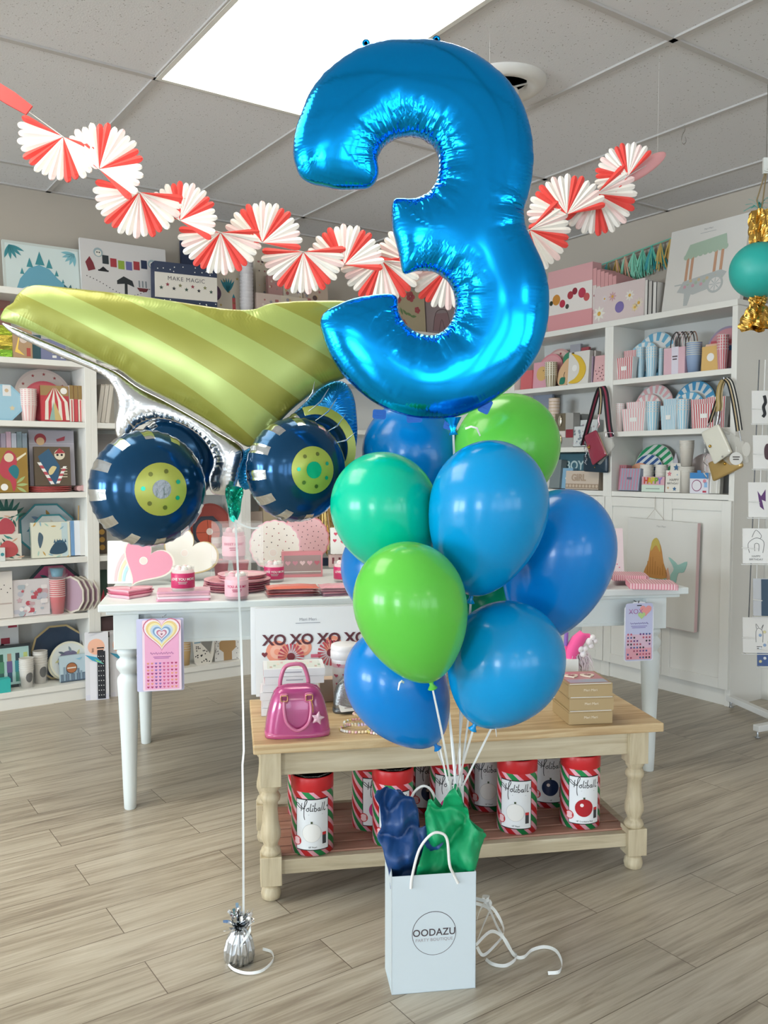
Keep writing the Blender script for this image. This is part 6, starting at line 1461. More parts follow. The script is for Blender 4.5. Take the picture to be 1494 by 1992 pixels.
for i in range(4):
    c, rz, W, h_ = slot(1, .05, 130 + i * 10, 144 + i * 10, 1122, z); r = h_ / 2
    b = MB(); b.M = Matrix.Rotation(radians(-62), 4, 'Z'); out = polyg(r * 1.04, 10, pi / 10); b.M = b.M @ Matrix.Translation((0, 0, r)); b.prism(out, 0, .006, mat('#cfc6b8', .45)); b.prism([(x * .9, q * .9) for x, q in out], -.0012, .0, mat('#a98d9c', .45))
    b.v = [Vector((v.x - .16 * (v.z - r) * 0, v.y, v.z)) for v in b.v]
    tag(b.build('plate', loc=c + Vector((0, 0, .001)), rot=(0, 0, rz)), 'mauve faceted plate standing sideways, %s in the row' % ['first', 'second', 'third', 'last'][i], 'plate', 'mauve plates standing sideways')
# shelf 6
z = ZL[6]
carton('card', 'white card with a red tractor at the far left of the bottom shelf', 'card', 1, .18, -12, 38, 1214, z, .02, mat('#d8dadc', .5), lambda b, w, h: [b.rect(-w * .2, w * .15, h * .66, h * .76, -.001, mat('#9a3040', .5)), b.disc(-w * .15, h * .64, w * .08, -.0012, BLACK), b.disc(w * .12, h * .62, w * .06, -.0012, BLACK), b.rect(w * .1, w * .45, h * .92, h * .97, -.001, mat('#a83a50', .5))], 3)
def block_art(b, w, h):
    b.rect(-w * .44, w * .44, h * .06, h * .94, -.0006, mat('#a8c9c6', .4))
    for k in range(4):
        x = (-.32 + .22 * k) * w; b.rect(x - w * .05, x + w * .06, h * .62, h * .80, -.001, mat(['#2f5a4a', '#b0907a', '#2f3f4a', '#b8c47a'][k], .5)); b.rect(x - w * .07, x + w * .08, h * .35, h * .62, -.001, mat(['#4f8a6a', '#6a5a8a', '#3a8a94', '#d8d2a0'][k], .5)); b.rect(x - w * .06, x + w * .07, h * .12, h * .35, -.001, mat(['#3a5f5a', '#34506a', '#4a8a7a', '#8ab0a4'][k], .5))
carton('picture_box', 'dark framed box with teal and green block shapes, bottom shelf at the far left', 'box', 1, .10, -10, 62, 1257, z, .03, mat('#2b3336', .4), block_art, 5)
carton('candle_box', 'bright turquoise box at the front of the bottom shelf', 'box', 1, .01, -10, 21, 1322, z, .05, mat('#35b3ae', .45))
for x0, x1, yt, s, lab in ((37, 66, 1280, .03, 'stack of white cups with a black round picture, nearer one'), (63, 93, 1266, .09, 'stack of white cups with a black round picture, farther one')):
    o = cups(lab, 1, s, x0, x1, yt, z, mat('#d9d4cc', .5), mat('#e6e2dc', .5), 6, full=.62, group='white cups with black pictures')
    c, rz, W, h_ = slot(1, s + cup_r, x0, x1, yt, z); b = MB(); r = cup_r
    N = 14; vs = []; fs = []
    for k in range(N + 1):
        a = (-1 + 2 * k / N) * .62; dz = h_ * .17 * sqrt(max(0, 1 - (a / .62) ** 2)); zz = h_ * .36
        for q in (zz - dz, zz + dz): 
            rr = r * (.72 + .245 * q / (h_ * .62)) + .001; vs.append((rr * sin(a + .3), -rr * cos(a + .3), q))
    fs = [(2 * k, 2 * k + 2, 2 * k + 3, 2 * k + 1) for k in range(N)]; b.add(vs, fs, mat('#2b2a2c', .5)); b.build('picture', o)
    MB().lathe([(r * 1.05, 0), (r * 1.05, h_)], CELLO, 20).build('clear_sleeve', o)
plate('plate', 'large navy plate with a gold faceted rim on the bottom shelf', 1, .16, 62, 171, 1215, z, GOLDR, mat('#33455c', .3), 'decagon', lean=9, inset=.93)
plate('plate', 'white patterned plate leaning before the navy plate, left one', 1, .11, 98, 155, 1262, z, mat('#d6d2b8', .5), mat('#cfd3cf', .5), lean=9, art=dplate(['#6f7f8a', '#c9c49a', '#4a4f5a'], '#9aa7ae'))
plate('plate', 'white patterned plate leaning before the navy plate, right one', 1, .09, 106, 168, 1250, z, mat('#dfdcc8', .5), mat('#d2d6d4', .5), lean=9, art=dplate(['#54606e', '#c4c08a', '#7a8a94'], '#6f6a86'))
def city(b, w, h):
    b.rect(-w / 2, w / 2, 0, h * .3, -.0006, mat('#4f5f70', .5))
    for k in range(10): b.rect(w * (-.5 + .1 * k), w * (-.42 + .1 * k), h * .05, h * (.28 + .1 * ((k * 7) % 4)), -.001, mat(['#6f8294', '#8fa4b4'][k % 2], .5))
    b.disc(-w * .1, h * .52, w * .2, -.0016, mat('#3b3030', .5)); b.disc(-w * .1, h * .52, w * .18, -.002, mat('#b07048', .5)); b.rect(-w * .26, w * .06, h * .50, h * .55, -.0024, mat('#e0d8cc', .5)); b.patch([(w * .05, h * .85), (w * .3, h * .9), (w * .2, h * .8)], -.001, mat('#8fc0d8', .5))
carton('napkin_pack', 'blue city napkin pack with a round orange face patch, bottom shelf', 'napkins', 1, .05, 118, 172, 1276, z, .03, mat('#bcd0da', .5), city, 4)
# second bookcase
z = ZL[2]
for i in range(3):
    c, rz, W, h_ = slot(1, .06, 187 + i * 8.5, 194.5 + i * 8.5, 748, z); b = MB(); b.box(-W / 2, W / 2, 0, .13, 0, h_, mat('#d9d2c8', .5)).box(-W * .3, W * .3, -.0006, .129, h_ * .97, h_ + .0006, mat('#bfb2a4', .5))
    tag(b.build('book', loc=c + Vector((0, 0, .0038)), rot=(0, radians(8), rz)), 'white book leaning left behind the truck neck, ' + ['first', 'second', 'third'][i] + ' in the row', 'book', 'white books behind the truck neck')
carton('picture_box', 'tall white frame box behind the leaning white books', 'box', 1, .20, 186, 222, 738, z, .02, mat('#cfc8bd', .5), None, 2)
z = ZL[3]
carton('card', 'grey card with a star and triangle above the navy front wheel', 'card', 1, .12, 188, 250, 845, z, .01, mat('#8f8a88', .5), lambda b, w, h: [b.patch(star(w * .12, 6, .5, -w * .22, h * .55), -.001, mat('#3a3a3e', .5)), b.patch([(w * .0, h * .45), (w * .1, h * .75), (w * .18, h * .45)], -.001, BLACK)], 4)
z = ZL[4]
carton('party_pack', 'dark brown and gold pack beside the navy front wheel', 'pack', 1, .10, 190, 208, 1018, z, .04, mat('#4a3c2c', .4), lambda b, w, h: [b.disc(0, h * (.2 + .25 * k), w * .3, -.001, mat('#a8823f', .3, .6)) for k in range(3)], 3)
plate('plate', 'rust red round plate behind the basketball plate', 1, .16, 378, 446, 980, z, mat('#9a4038', .45), mat('#a84a40', .45), lean=8)
plate('plate', 'dark edged octagon plate with an orange basketball', 1, .13, 372, 440, 1004, z, mat('#2f3442', .45), mat('#3a3f4c', .45), 'octagon', lean=8, art=lambda b, r: [b.disc(0, -.05 * r, r * .80, -.0012, mat('#c25a44', .5), 40)] + [b.rect(-.01 * r, .01 * r, -.84 * r, .74 * r, -.0016, BLACK), b.rect(-.79 * r, .79 * r, -.06 * r, -.04 * r, -.0016, BLACK), b.disc(r * .1, r * .0, r * .22, -.002, mat('#e9d8d0', .5))])
cups('stack of white cups with red stripes behind the clear riser', 1, .05, 410, 432, 1046, z, mat('#d9b4b0', .5), mat('#e6dcd6', .5), 8)
z = ZL[5]
carton('party_pack', 'dark green and red pack left of the white table edge', 'pack', 1, .08, 190, 210, 1110, z, .04, mat('#2f4a40', .5), lambda b, w, h: [b.patch([(-w * .4, h * .05), (w * .3, h * .05), (w * .1, h * .5)], -.001, mat('#b8404f', .5))], 3)
carton('photo_frame', 'small black framed picture under the left end of the white table', 'picture frame', 1, .03, 195, 228, 1197, z - .155, .015, BLACK, lambda b, w, h: [b.rect(-w * .42, w * .42, h * .08, h * .92, -.001, mat('#5a4648', .5))], 0)
z = ZL[6]
cups('stack of white over tan paper cups beside the spotted dog napkins', 1, .05, 348, 372, 1236, z, mat('#c9a878', .5), mat('#dcd6ce', .5), 7)
b = MB(); c, rz, W, h_ = slot(1, .04, 374, 418, 1229, z)
dog = catmull([(-.30, 0), (-.38, .3), (-.42, .62), (-.46, .75), (-.44, .92), (-.30, 1.0), (-.16, .95), (-.10, .80), (-.12, .66), (.05, .52), (.22, .36), (.34, .30), (.44, .60), (.48, .62), (.46, .30), (.36, .06), (.30, 0)], 4)
b.prism([(x * W, q * h_) for x, q in dog], 0, .02, mat('#dcd6cc', .5)); rnd = random.Random(12)
for k in range(26):
    x, q = rnd.uniform(-.36, .36), rnd.uniform(.05, .6)
    if inside(np.array([x]), np.array([q]), [tuple(p) for p in dog])[0]: b.disc(x * W, q * h_, W * .028, -.0006, BLACK, 8)
b.rect(-.42 * W, -.14 * W, h_ * .66, h_ * .70, -.0008, mat('#7fa0b4', .5)); b.disc(-.27 * W, h_ * .86, W * .09, -.0008, mat('#7a6f68', .5)); b.disc(-.27 * W, h_ * .86, W * .05, -.0012, PAPER)
tag(b.build('napkin_pack', loc=c + Vector((0, 0, .0008)), rot=(0, 0, rz)), 'napkin pack shaped like a spotted dog under the white table', 'napkins')
def kraft(b, w, h):
    b.patch([(x * w, q * h) for x, q in ((-.16, 0), (.16, 0), (.16, .28), (.32, .4), (.32, .62), (.16, .74), (.16, 1), (-.16, 1), (-.16, .74), (-.32, .62), (-.32, .4), (-.16, .28))], -.0008, mat('#a8865c', .5)); rnd = random.Random(5)
    for k in range(40):
        s = rnd.choice((-1, 1)); b.disc(s * rnd.uniform(.34, .48) * w, rnd.uniform(.04, .96) * h, w * .018, -.0006, mat('#4a4a55', .5), 6)
carton('napkin_pack', 'white dotted pack with a brown paper band under the white table', 'napkins', 1, .05, 418, 468, 1228, z, .03, mat('#d9d6d2', .5), kraft, 3)
carton('picture_box', 'dark speckled box right of the brown banded pack', 'box', 1, .08, 484, 520, 1216, z, .03, mat('#8f8686', .5), patchy(31, ['#5a4f50', '#b9a8a4', '#77605e'], 40), 3)
# third bookcase, glimpsed between the wheels
z = ZL[4]
for x0, x1, yt, c_, lab in ((486, 512, 996, '#b8a79c', 'pale box behind the rear wheel, at the left'), (513, 540, 968, '#c9b89c', 'cream box behind the rear wheel'), (641, 672, 975, '#c9a48a', 'tan box behind the gold tinsel')):
    carton('party_box', lab, 'box', 1, .08, x0, x1, yt, z, .06, mat(c_, .5), None, 2)
# black spotted hair tie packs hanging before the bookcases
for i, (x0, x1) in enumerate(((168, 212), (216, 262))):
    q = Pn((x0 + x1) / 2, 1300, N1, FRONT1 + .05); D = q.y
    def hair(b, w, h):
        b.disc(-w * .02, h * .80, w * .36, -.0006, mat('#f0b79c', .5)); b.text('JJ', w * .2, -w * .16, h * .76, -.0012, BLACK); b.bars(w * .16, h * .80, w * .3, h * .07, -.0012, BLACK)
        b.rect(w * .02, w * .36, h * .10, h * .74, -.0016, mat('#22232b', .5))
        for r in range(9):
            for k in range(3): b.disc(w * (.08 + .10 * k), h * (.15 + .065 * r), w * .022, -.0020, PAPER, 6)
        b.patch([(-w * .5, h * .70), (w * .0, h * .66), (w * .3, h * .56), (-w * .2, h * .62)], -.0024, mat('#3f9fc0', .3)); b.patch([(-w * .1, h * .64), (w * .3, h * .57), (w * .02, h * .60)], -.0028, mat('#9fd86a', .3))
        b.rect(-w * .3, -w * .02, h * .04, h * .6, -.001, mat('#e6e4ea', .3)); b.rect(-w * .48, w * .48, 0, h * .16, -.0008, mat('#d5d4e0', .3))
    ob = sheet('hair_tie_pack', ['white hanging pack with black spotted strips and a blue bow, left of the table leg', 'white hanging pack with black spotted strips and a blue bow, behind the table leg'][i], x0, x1, 1229 - i * 4, 1374 - i * 6, D, hair, mat('#dcdbe0', .3), group='hanging packs with black spotted strips'); ob.rotation_euler = (0, 0, R1Z - .3); ob['category'] = 'hanging pack'
q = Pn(212, 1225, N1, FRONT1 + .05); mb = MB(); mb.tube([Pn(172, 1231, N1, FRONT1 + .055), Pn(262, 1224, N1, FRONT1 + .055)], .003, mat('#c9ccd0', .3, .6), 8); mb.tube([Pn(184, 1230, N1, FRONT1 + .055), Pn(184, 1230, N1, FRONT1 - .0)], .003, mat('#c9ccd0', .3, .6), 8); tag(mb.build('hanging_rail'), 'thin metal rail carrying the hanging packs beside the left bookcase', 'rail')
# ------------------------------------------------------------------ goods on the right bookcases (w = 2)
SB = mat('#8fc4dc', .45); WHT = mat('#e6e6e4', .5); SP = mat('#e6b3b6', .45); SR = mat('#c4525a', .45)
def spokes(m, n=14, r0=.0, r1=.98):
    def f(b, r):
        for k in range(n):
            a0 = 2 * pi * k / n; a1 = a0 + pi / n
            b.patch([(r * r0 * cos(a0), r * r0 * sin(a0)), (r * r1 * cos(a0), r * r1 * sin(a0)), (r * r1 * cos((a0 + a1) / 2), r * r1 * sin((a0 + a1) / 2)), (r * r1 * cos(a1), r * r1 * sin(a1)), (r * r0 * cos(a1), r * r0 * sin(a1))], -.0014, m)
        if r0 < .1: b.disc(0, 0, r * .62, -.0018, WHT, 36)
    return f
def diag(m, n=7):
    def f(b, r):
        for k in range(n):
            u0 = -r + 2 * r * (k + .1) / n; u1 = -r + 2 * r * (k + .6) / n; q0 = sqrt(max(0, r * r * .96 - u0 * u0)); q1 = sqrt(max(0, r * r * .96 - u1 * u1)); ca_, sa_ = cos(-.9), sin(-.9)
            b.patch([(u * ca_ - v * sa_, u * sa_ + v * ca_) for u, v in ((u0, -q0), (u1, -q1), (u1, q1), (u0, q0))], -.0014, m)
    return f
# --- on top
z = ZR[0]
def fruit(b, w, h):
    b.rect(-w / 2, w / 2, h * .28, h * .72, -.0006, mat('#e6ded8', .5)); b.rect(-w / 2, w / 2, 0, h * .28, -.0005, mat('#d9989b', .5))
    for x, q, s, c in ((-.30, .52, .11, '#c98a3c'), (-.16, .44, .08, '#b8344a'), (.02, .55, .08, '#a83a44'), (.12, .60, .07, '#8d2a3a'), (.28, .55, .10, '#b83a50'), (.38, .47, .08, '#c45a5a'), (-.42, .48, .05, '#2f3a2c'), (-.05, .38, .05, '#4a4a44')): b.disc(x * w, q * h, s * h * .8, -.001, mat(c, .45), 16)
carton('party_kit_box', 'pink and white box with fruit pictures, top right bookcase, front face showing', 'box', 2, .05, 1066, 1152, 520, z, .08, mat('#d9a3a4', .5), fruit, 0, 'pink fruit boxes')
for i in range(6):
    carton('party_kit_box', 'pink and white box in the row beside the fruit picture box, %s along' % ['first', 'second', 'third', 'fourth', 'fifth', 'last'][i], 'box', 2, .052, 1153 + i * 7.6, 1160 + i * 7.6, 522 + i * 3, z, .18, mat('#d39a9a', .5), lambda b, w, h: [b.rect(-w / 2, w / 2, h * .28, h * .70, -.0006, mat('#dccfc9', .5)), b.disc(0, h * .52, w * .25, -.001, mat('#9a3a4a', .5), 10)], 0, 'pink fruit boxes')
def daisy(b, w, h):
    b.rect(-w * .49, w * .49, h * .02, h * .98, -.0004, mat('#d8c6c4', .5))
    for x, q, s, c in ((-.38, .28, .22, '#e9e4d8'), (-.12, .68, .14, '#c9a0a4'), (.22, .62, .16, '#e6e0d6'), (.40, .38, .16, '#dcd0c0'), (.33, .28, .12, '#e6cf9a'), (-.28, .66, .1, '#dad0d2')):
        for k in range(8): leaf(b, x * w, q * h, s * h, 45 * k, s * h * .18, mat(c, .5), -.001)
        b.disc(x * w, q * h, s * h * .28, -.0016, mat('#d9a94a', .5), 12)
    b.disc(.03 * w, .36 * h, h * .15, -.002, mat('#7d6fa8', .45))
carton('picture_box', 'pale pink box with white flower pictures, right of the pink fruit boxes', 'box', 2, .04, 1154, 1252, 551, z, .02, mat('#d6c9c6', .5), daisy, 3)
for i in range(3):
    carton('picture_box', 'flat box standing edge on beside the flower box, %s of three' % ['nearest', 'middle', 'farthest'][i], 'box', 2, .05, 1253 + i * 8.5, 1260.5 + i * 8.5, 546 + i * 2, z, .16, mat(['#d9d5d0', '#c4bfba', '#dcd8d3'][i], .5), lambda b, w, h: [b.rect(w * .3, w * .5, 0, h, -.0006, BLACK)], 1, 'flat boxes standing edge on')
def cart(b, w, h):
    G = mat('#a9bca8', .5); W_ = mat('#b5b8b6', .5); PL = mat('#c4977a', .5)
    b.patch([(x * w, q * h) for x, q in ((-.28, .63), (-.22, .78), (.24, .82), (.27, .66))], -.001, G)
    for k in range(9): b.disc((-.25 + .062 * k) * w, (.635 + .004 * k) * h, w * .034, -.0012, G, 10)
    for x in (-.24, -.18, .12, .20): b.rect(x * w, (x + .035) * w, .34 * h, .64 * h, -.0008, PL)
    b.patch([(x * w, q * h) for x, q in ((-.32, .22), (-.25, .34), (.22, .40), (.30, .36), (.20, .22), (-.1, .16))], -.0012, W_)
    for k in range(14): b.disc(w * (-.22 + .035 * k), h * (.27 + .03 * (k % 3)), w * .02, -.0016, mat(['#c99aa6', '#a8b8a0', '#c9b48f'][k % 3], .5), 8)
    b.disc(.17 * w, .24 * h, w * .10, -.0018, W_); b.disc(.17 * w, .24 * h, w * .075, -.002, mat('#d8d4d0', .5))
    for k in range(8): leaf(b, .17 * w, .24 * h, w * .085, 45 * k, w * .006, W_, -.0022)
    b.rect(-.36 * w, -.10 * w, .30 * h, .315 * h, -.002, W_); b.patch([(x * w, q * h) for x, q in ((-.22, .22), (-.12, .22), (-.16, .04), (-.21, .04))], -.001, W_)
    b.text('Meri Meri', h * .03, 0, h * .93, -.001, mat('#9a9a9a', .5)); b.bars(0, h * .90, w * .2, h * .02, -.001, mat('#a5a5a5', .5), 1)
carton('picture_box', 'big white box with a green roofed flower cart picture, on top at the right end', 'box', 2, .06, 1288, 1440, 430, z, .03, mat('#dbd7d1', .5), cart, 10)
# tassel garland along the wall
c, rz, W, h_ = slot(2, .27, 1056, 1312, 505, z)
o = empty('tassel_garland', 'mint and teal tissue tassel garland on the right wall above the bookcases', 'garland', Vector((c.x, c.y, Pn(1180, 512, N2, FRONT2 - .27).z)), (0, 0, rz)); rnd = random.Random(9)
MB().tube([(-W / 2, 0, -.05), (-W / 4, 0, -.03), (0, 0, .0), (W / 4, 0, .03), (W / 2, 0, .055)], .004, mat('#6fc4aa', .6), 6).build('cord', o)
TC_ = [mat(q, .65) for q in ('#7fcdb0', '#5fb8a2', '#2f9aa0', '#c9a95a', '#d8a58a', '#8fd0b4')]
for k in range(16):
    x = -W / 2 + W * (k + .5) / 16; zc = .055 * (x / (W / 2)); b = MB()
    for q in range(26):
        u = Vector((x, 0, zc)); e = u + Vector((rnd.uniform(-.06, .06), rnd.uniform(-.012, .02), -rnd.uniform(.10, .17))); b.strip([u, u.lerp(e, .5) + Vector((0, -.006, .0)), e], .008, TC_[(k + (q % 3 == 0)) % 6], side=(1, rnd.uniform(-.6, .6), 0), t=.0005)
    b.build('tassel', o)
# --- first shelf, right bookcase
z = ZR[1]
plate('plate', 'large blue striped plate on the upper shelf of the right bookcase', 2, .18, 1238, 1300, 645, z, mat('#b9c9d0', .5), WHT, lean=9, inset=.95, art=spokes(mat('#6fb0d0', .45)), group='blue striped plates on the upper shelf')
plate('plate', 'small blue striped plate before the large one on the upper shelf', 2, .14, 1222, 1272, 664, z, mat('#a9c4d0', .5), WHT, lean=9, inset=.95, art=spokes(SB), group='blue striped plates on the upper shelf')
treat_box('red striped treat bag on the upper shelf, front one', 2, .04, 1197, 1232, 696, z, WHT, SR, 'red striped treat bags on the upper shelf')
treat_box('red striped treat bag on the upper shelf, behind the front one', 2, .09, 1214, 1238, 682, z, WHT, SR, 'red striped treat bags on the upper shelf')
for x0, x1, yt, s, lab in ((1238, 1255, 676, .09, 'left'), (1255, 1280, 675, .04, 'middle'), (1279, 1292, 678, .10, 'right')):
    cups('%s stack of blue striped cups with dotted tops on the upper shelf' % lab, 2, s, x0, x1, yt, z, mat('#d9e2e4', .5), mat('#e6e0d6', .5), 5, 'blue striped cups on the upper shelf', stripes=SB, full=.66)
o = empty('gift_bag', 'pink paper bag with dark ribbon handles on the upper right shelf', 'gift bag', slot(2, .05, 1291, 1332, 675, z)[0], (0, 0, R2Z)); c, rz, W, h_ = slot(2, .05, 1291, 1332, 676, z)
b = MB(); b.box(-W / 2, W / 2, 0, .07, 0, h_, mat('#d9b3bd', .5)); b.box(-W * .12, W * .2, -.001, .0, 0, h_ * 1.02, mat('#dcd6e2', .5)); b.bars(W * .04, h_ * .72, W * .24, h_ * .2, -.0016, mat('#5a4a52', .5)); b.build('bag_body', o, bevel=.001)
for k in range(7):
    y = .004 + .010 * k; m = mat(['#3a2c30', '#d9c4c4', '#4a3a3c', '#6a5a4a', '#c9b9b4', '#3a3030', '#8a6a5a'][k], .5)
    MB().tube(catmull([(-W * .2 + .012 * k, y, h_ * .98), (-W * .15 + .012 * k, y, h_ * 1.35), (.01 + .012 * k, y, h_ * 1.55), (W * .2 + .012 * k, y, h_ * 1.35), (W * .24 + .012 * k, y, h_ * .98)], 4, False), .004, m, 6, flat=.5).build('handle', o)
cups('stack of pastel rimmed cups right of the pink paper bag', 2, .04, 1334, 1366, 666, z, mat('#8fa4c4', .5), mat('#dcd8c4', .5), 7, full=.6)
carton('napkin_pack', 'yellow napkin pack with a round white sticker on the upper right shelf', 'napkins', 2, .05, 1364, 1399, 674, z, .04, mat('#d8b06c', .5), lambda b, w, h: [b.disc(0, h * .55, w * .2, -.001, PAPER), b.rect(-w * .3, w * .45, h, h * 1.08, -.001, mat('#dcb398', .5))], 3)
plate('plate', 'red and blue striped plate at the right end of the upper shelf', 2, .12, 1378, 1440, 626, z, mat('#9a8fa8', .5), mat('#c98f98', .5), lean=9, art=lambda b, r: [b.rect(-.9 * r, .9 * r, -.1 * r, .12 * r, -.0014, mat('#3f6a9a', .5)), b.rect(-.8 * r, .8 * r, .2 * r, .4 * r, -.0014, mat('#c45a66', .5))])
cups('stack of white rimmed cups with red stripes at the right end of the upper shelf', 2, .03, 1394, 1418, 652, z, mat('#dcc4c8', .5), mat('#e6e0da', .5), 6, stripes=SR, full=.6)
# --- second shelf, right bookcase
z = ZR[2]
plate('plate', 'large pink striped plate on the middle shelf', 2, .16, 1228, 1306, 748, z, mat('#cdb2b2', .5), WHT, lean=9, inset=.95, art=spokes(SP, 18), group='pink striped plates on the middle shelf')
plate('plate', 'small pink striped plate before the large pink one', 2, .135, 1224, 1284, 766, z, mat('#d6b4b4', .5), WHT, lean=9, inset=.95, art=spokes(SP, 14), group='pink striped plates on the middle shelf')
plate('plate', 'large blue striped plate on the middle shelf', 2, .16, 1305, 1386, 741, z, mat('#5f9ab8', .5), WHT, lean=9, inset=.95, art=spokes(mat('#4f9ecb', .45), 16), group='blue striped plates on the middle shelf')
plate('plate', 'small blue striped plate before the large blue one on the middle shelf', 2, .12, 1304, 1366, 762, z, mat('#6fa9c4', .5), WHT, lean=9, inset=.95, art=spokes(mat('#5fa9d0', .45), 12), group='blue striped plates on the middle shelf')
cups('stack of white cups with faint pink stripes at the left end of the middle shelf', 2, .03, 1196, 1216, 785, z, mat('#e3dcda', .5), WHT, 5, stripes=mat('#dcc0be', .5), full=.7)
for x0, x1, yt, s, st_, lab in ((1210, 1256, 795, .03, SP, 'pink striped treat bag on the middle shelf, front one'), (1219, 1257, 782, .08, SP, 'pink striped treat bag on the middle shelf, behind the front one'), (1285, 1316, 789, .03, SB, 'blue striped treat bag on the middle shelf, front one'), (1291, 1320, 776, .08, SB, 'blue striped treat bag on the middle shelf, behind the front one'), (1348, 1392, 786, .02, SR, 'red striped treat bag on the middle shelf, front one'), (1344, 1376, 777, .08, SR, 'red striped treat bag on the middle shelf, behind at the left'), (1376, 1412, 772, .07, SR, 'red striped treat bag on the middle shelf, behind at the right')):
    treat_box(lab, 2, s, x0, x1, yt, z, WHT, st_, st_ is SR and 'red striped treat bags on the middle shelf' or st_ is SP and 'pink striped treat bags on the middle shelf' or 'blue striped treat bags on the middle shelf')
for x0, x1, yt, s, c_, lab in ((1256, 1286, 781, .03, SB, 'stack of blue striped cups with dotted tops, middle shelf between pink and blue bags'), (1315, 1344, 777, .03, SB, 'stack of blue striped cups with dotted tops, middle shelf beside the red bags')):
    cups(lab, 2, s, x0, x1, yt, z, mat('#dfe4e4', .5), mat('#e0dcd8', .5), 5, stripes=c_, full=.66, group='blue striped cups on the middle shelf')
# --- counter, right bookcase
z = ZR[3]
plate('plate', 'large green and white striped plate on the lowest open shelf', 2, .19, 1228, 1308, 864, z, mat('#b9c4b8', .5), mat('#d9ddd8', .5), lean=9, inset=.96, art=diag(mat('#279a64', .45)))
plate('plate', 'small navy and white striped plate before the green striped one', 2, .165, 1228, 1284, 884, z, mat('#c4ccd2', .5), mat('#d5dde2', .5), lean=9, inset=.96, art=diag(mat('#2f5690', .45), 6))
plate('plate', 'peach plate behind the pink and blue striped napkins', 2, .145, 1218, 1262, 901, z, mat('#e0a284', .5), mat('#e3aa8c', .5), lean=8)
carton('napkin_pack', 'dark pink napkin pack at the left end of the lowest open shelf', 'napkins', 2, .06, 1191, 1216, 906, z, .05, mat('#b07078', .5), mini_stripes(mat('#8d5a66', .5), 6), 4)
for i in range(2): carton('book', 'thin cream card at the left end of the lowest open shelf, ' + ['left one', 'right one'][i], 'card', 2, .05, 1184 + i * 4, 1187.4 + i * 4, 905, z, .09, mat('#e0dcc9', .5), None, 1, 'thin cream cards')
carton('napkin_pack', 'blue napkin pack with pink stripes on the lowest open shelf', 'napkins', 2, .03, 1203, 1242, 913, z, .035, mat('#9aa4b8', .5), lambda b, w, h: mini_stripes(mat('#c9849a', .5), 7)(b, w, h) or b.rect(-w * .12, w * .12, h * .5, h * .6, -.002, mat('#6a6a80', .5)), 8)
for x0, x1, lab in ((1244, 1273, 'left stack of plain white cups behind the HAPPY candles'), (1274, 1300, 'right stack of plain white cups behind the HAPPY candles')): cups(lab, 2, .07, x0, x1, 904, z, mat('#e3ded6', .5), mat('#eae6de', .5), 8, 'plain white cups', full=.55)
def happy(b, w, h):
    b.rect(-w / 2, w / 2, 0, h * .46, -.0006, mat('#cfe0d2', .5)); b.rect(-w * .3, w * .3, h * .18, h * .24, -.001, mat('#9aa89e', .5))
    for k, ch in enumerate('HAPPY'): b.text(ch, h * .56, w * (-.30 + .15 * k), h * .72, -.002, mat(['#c9503f', '#d8b02f', '#cfc43a', '#7aa83a', '#8a7ac4'][k], .45), bold=.002)
carton('candle_box', 'clear candle pack reading HAPPY in bright letters on the lowest open shelf', 'candles', 2, .025, 1248, 1292, 928, z, .03, mat('#d8aab4', .4), happy, 2)
def hb_art(b, w, h):
    for x, q, s, c in ((-.25, .84, .17, '#d8808a'), (.15, .16, .14, '#3f6a94'), (-.3, .2, .09, '#d0a878'), (.3, .80, .06, '#8fb0c4')): b.patch(star(s * w, 5, .5, x * w, q * h), -.001, mat(c, .45))
    b.text('HAPPY', h * .17, w * .1, h * .56, -.001, mat('#5a5654', .5)); b.text('BIRTHDAY', h * .13, w * .02, h * .40, -.001, mat('#5a5654', .5))
carton('napkin_pack', 'starry white napkin pack reading HAPPY BIRTHDAY', 'napkins', 2, .02, 1294, 1322, 916, z, .04, mat('#e3dfd6', .5), hb_art, 3, 'starry napkin packs')
carton('napkin_pack', 'starry white napkin pack with a blue star, behind the HAPPY BIRTHDAY one', 'napkins', 2, .07, 1302, 1326, 902, z, .04, mat('#dcd8d0', .5), lambda b, w, h: b.patch(star(w * .25, 5, .5, 0, h * .85), -.001, mat('#3f6a94', .45)), 3, 'starry napkin packs')
b = MB(); c, rz, W, h_ = slot(2, .18, 1304, 1324, 880, z); b.prism([(-W / 2, 0), (W / 2, 0), (W * .2, h_ * .8), (0, h_), (-W * .25, h_ * .75)], 0, .006, mat('#c4c2cc', .5)); tag(b.build('party_hat', loc=c + Vector((0, 0, .0008)), rot=(0, 0, rz)), 'pale lilac pointed card behind the starry napkins', 'card')
cups('lower stack of clear spotted cups on the lowest open shelf', 2, .03, 1318, 1352, 908, z, mat('#d6d0c6', .4), mat('#dedad2', .4), 3, 'clear spotted cups', full=.85)
cc, rz, W, h_ = slot(2, .03, 1320, 1351, 857, z); zt = Pn(1335, 908, N2, FRONT2 - .03).z
cups('upper stack of clear spotted cups, standing on the lower stack', 2, .032, 1321, 1351, 857, zt + .001, mat('#d3ccc2', .35), mat('#dedad2', .4), 4, 'clear spotted cups', full=.75)
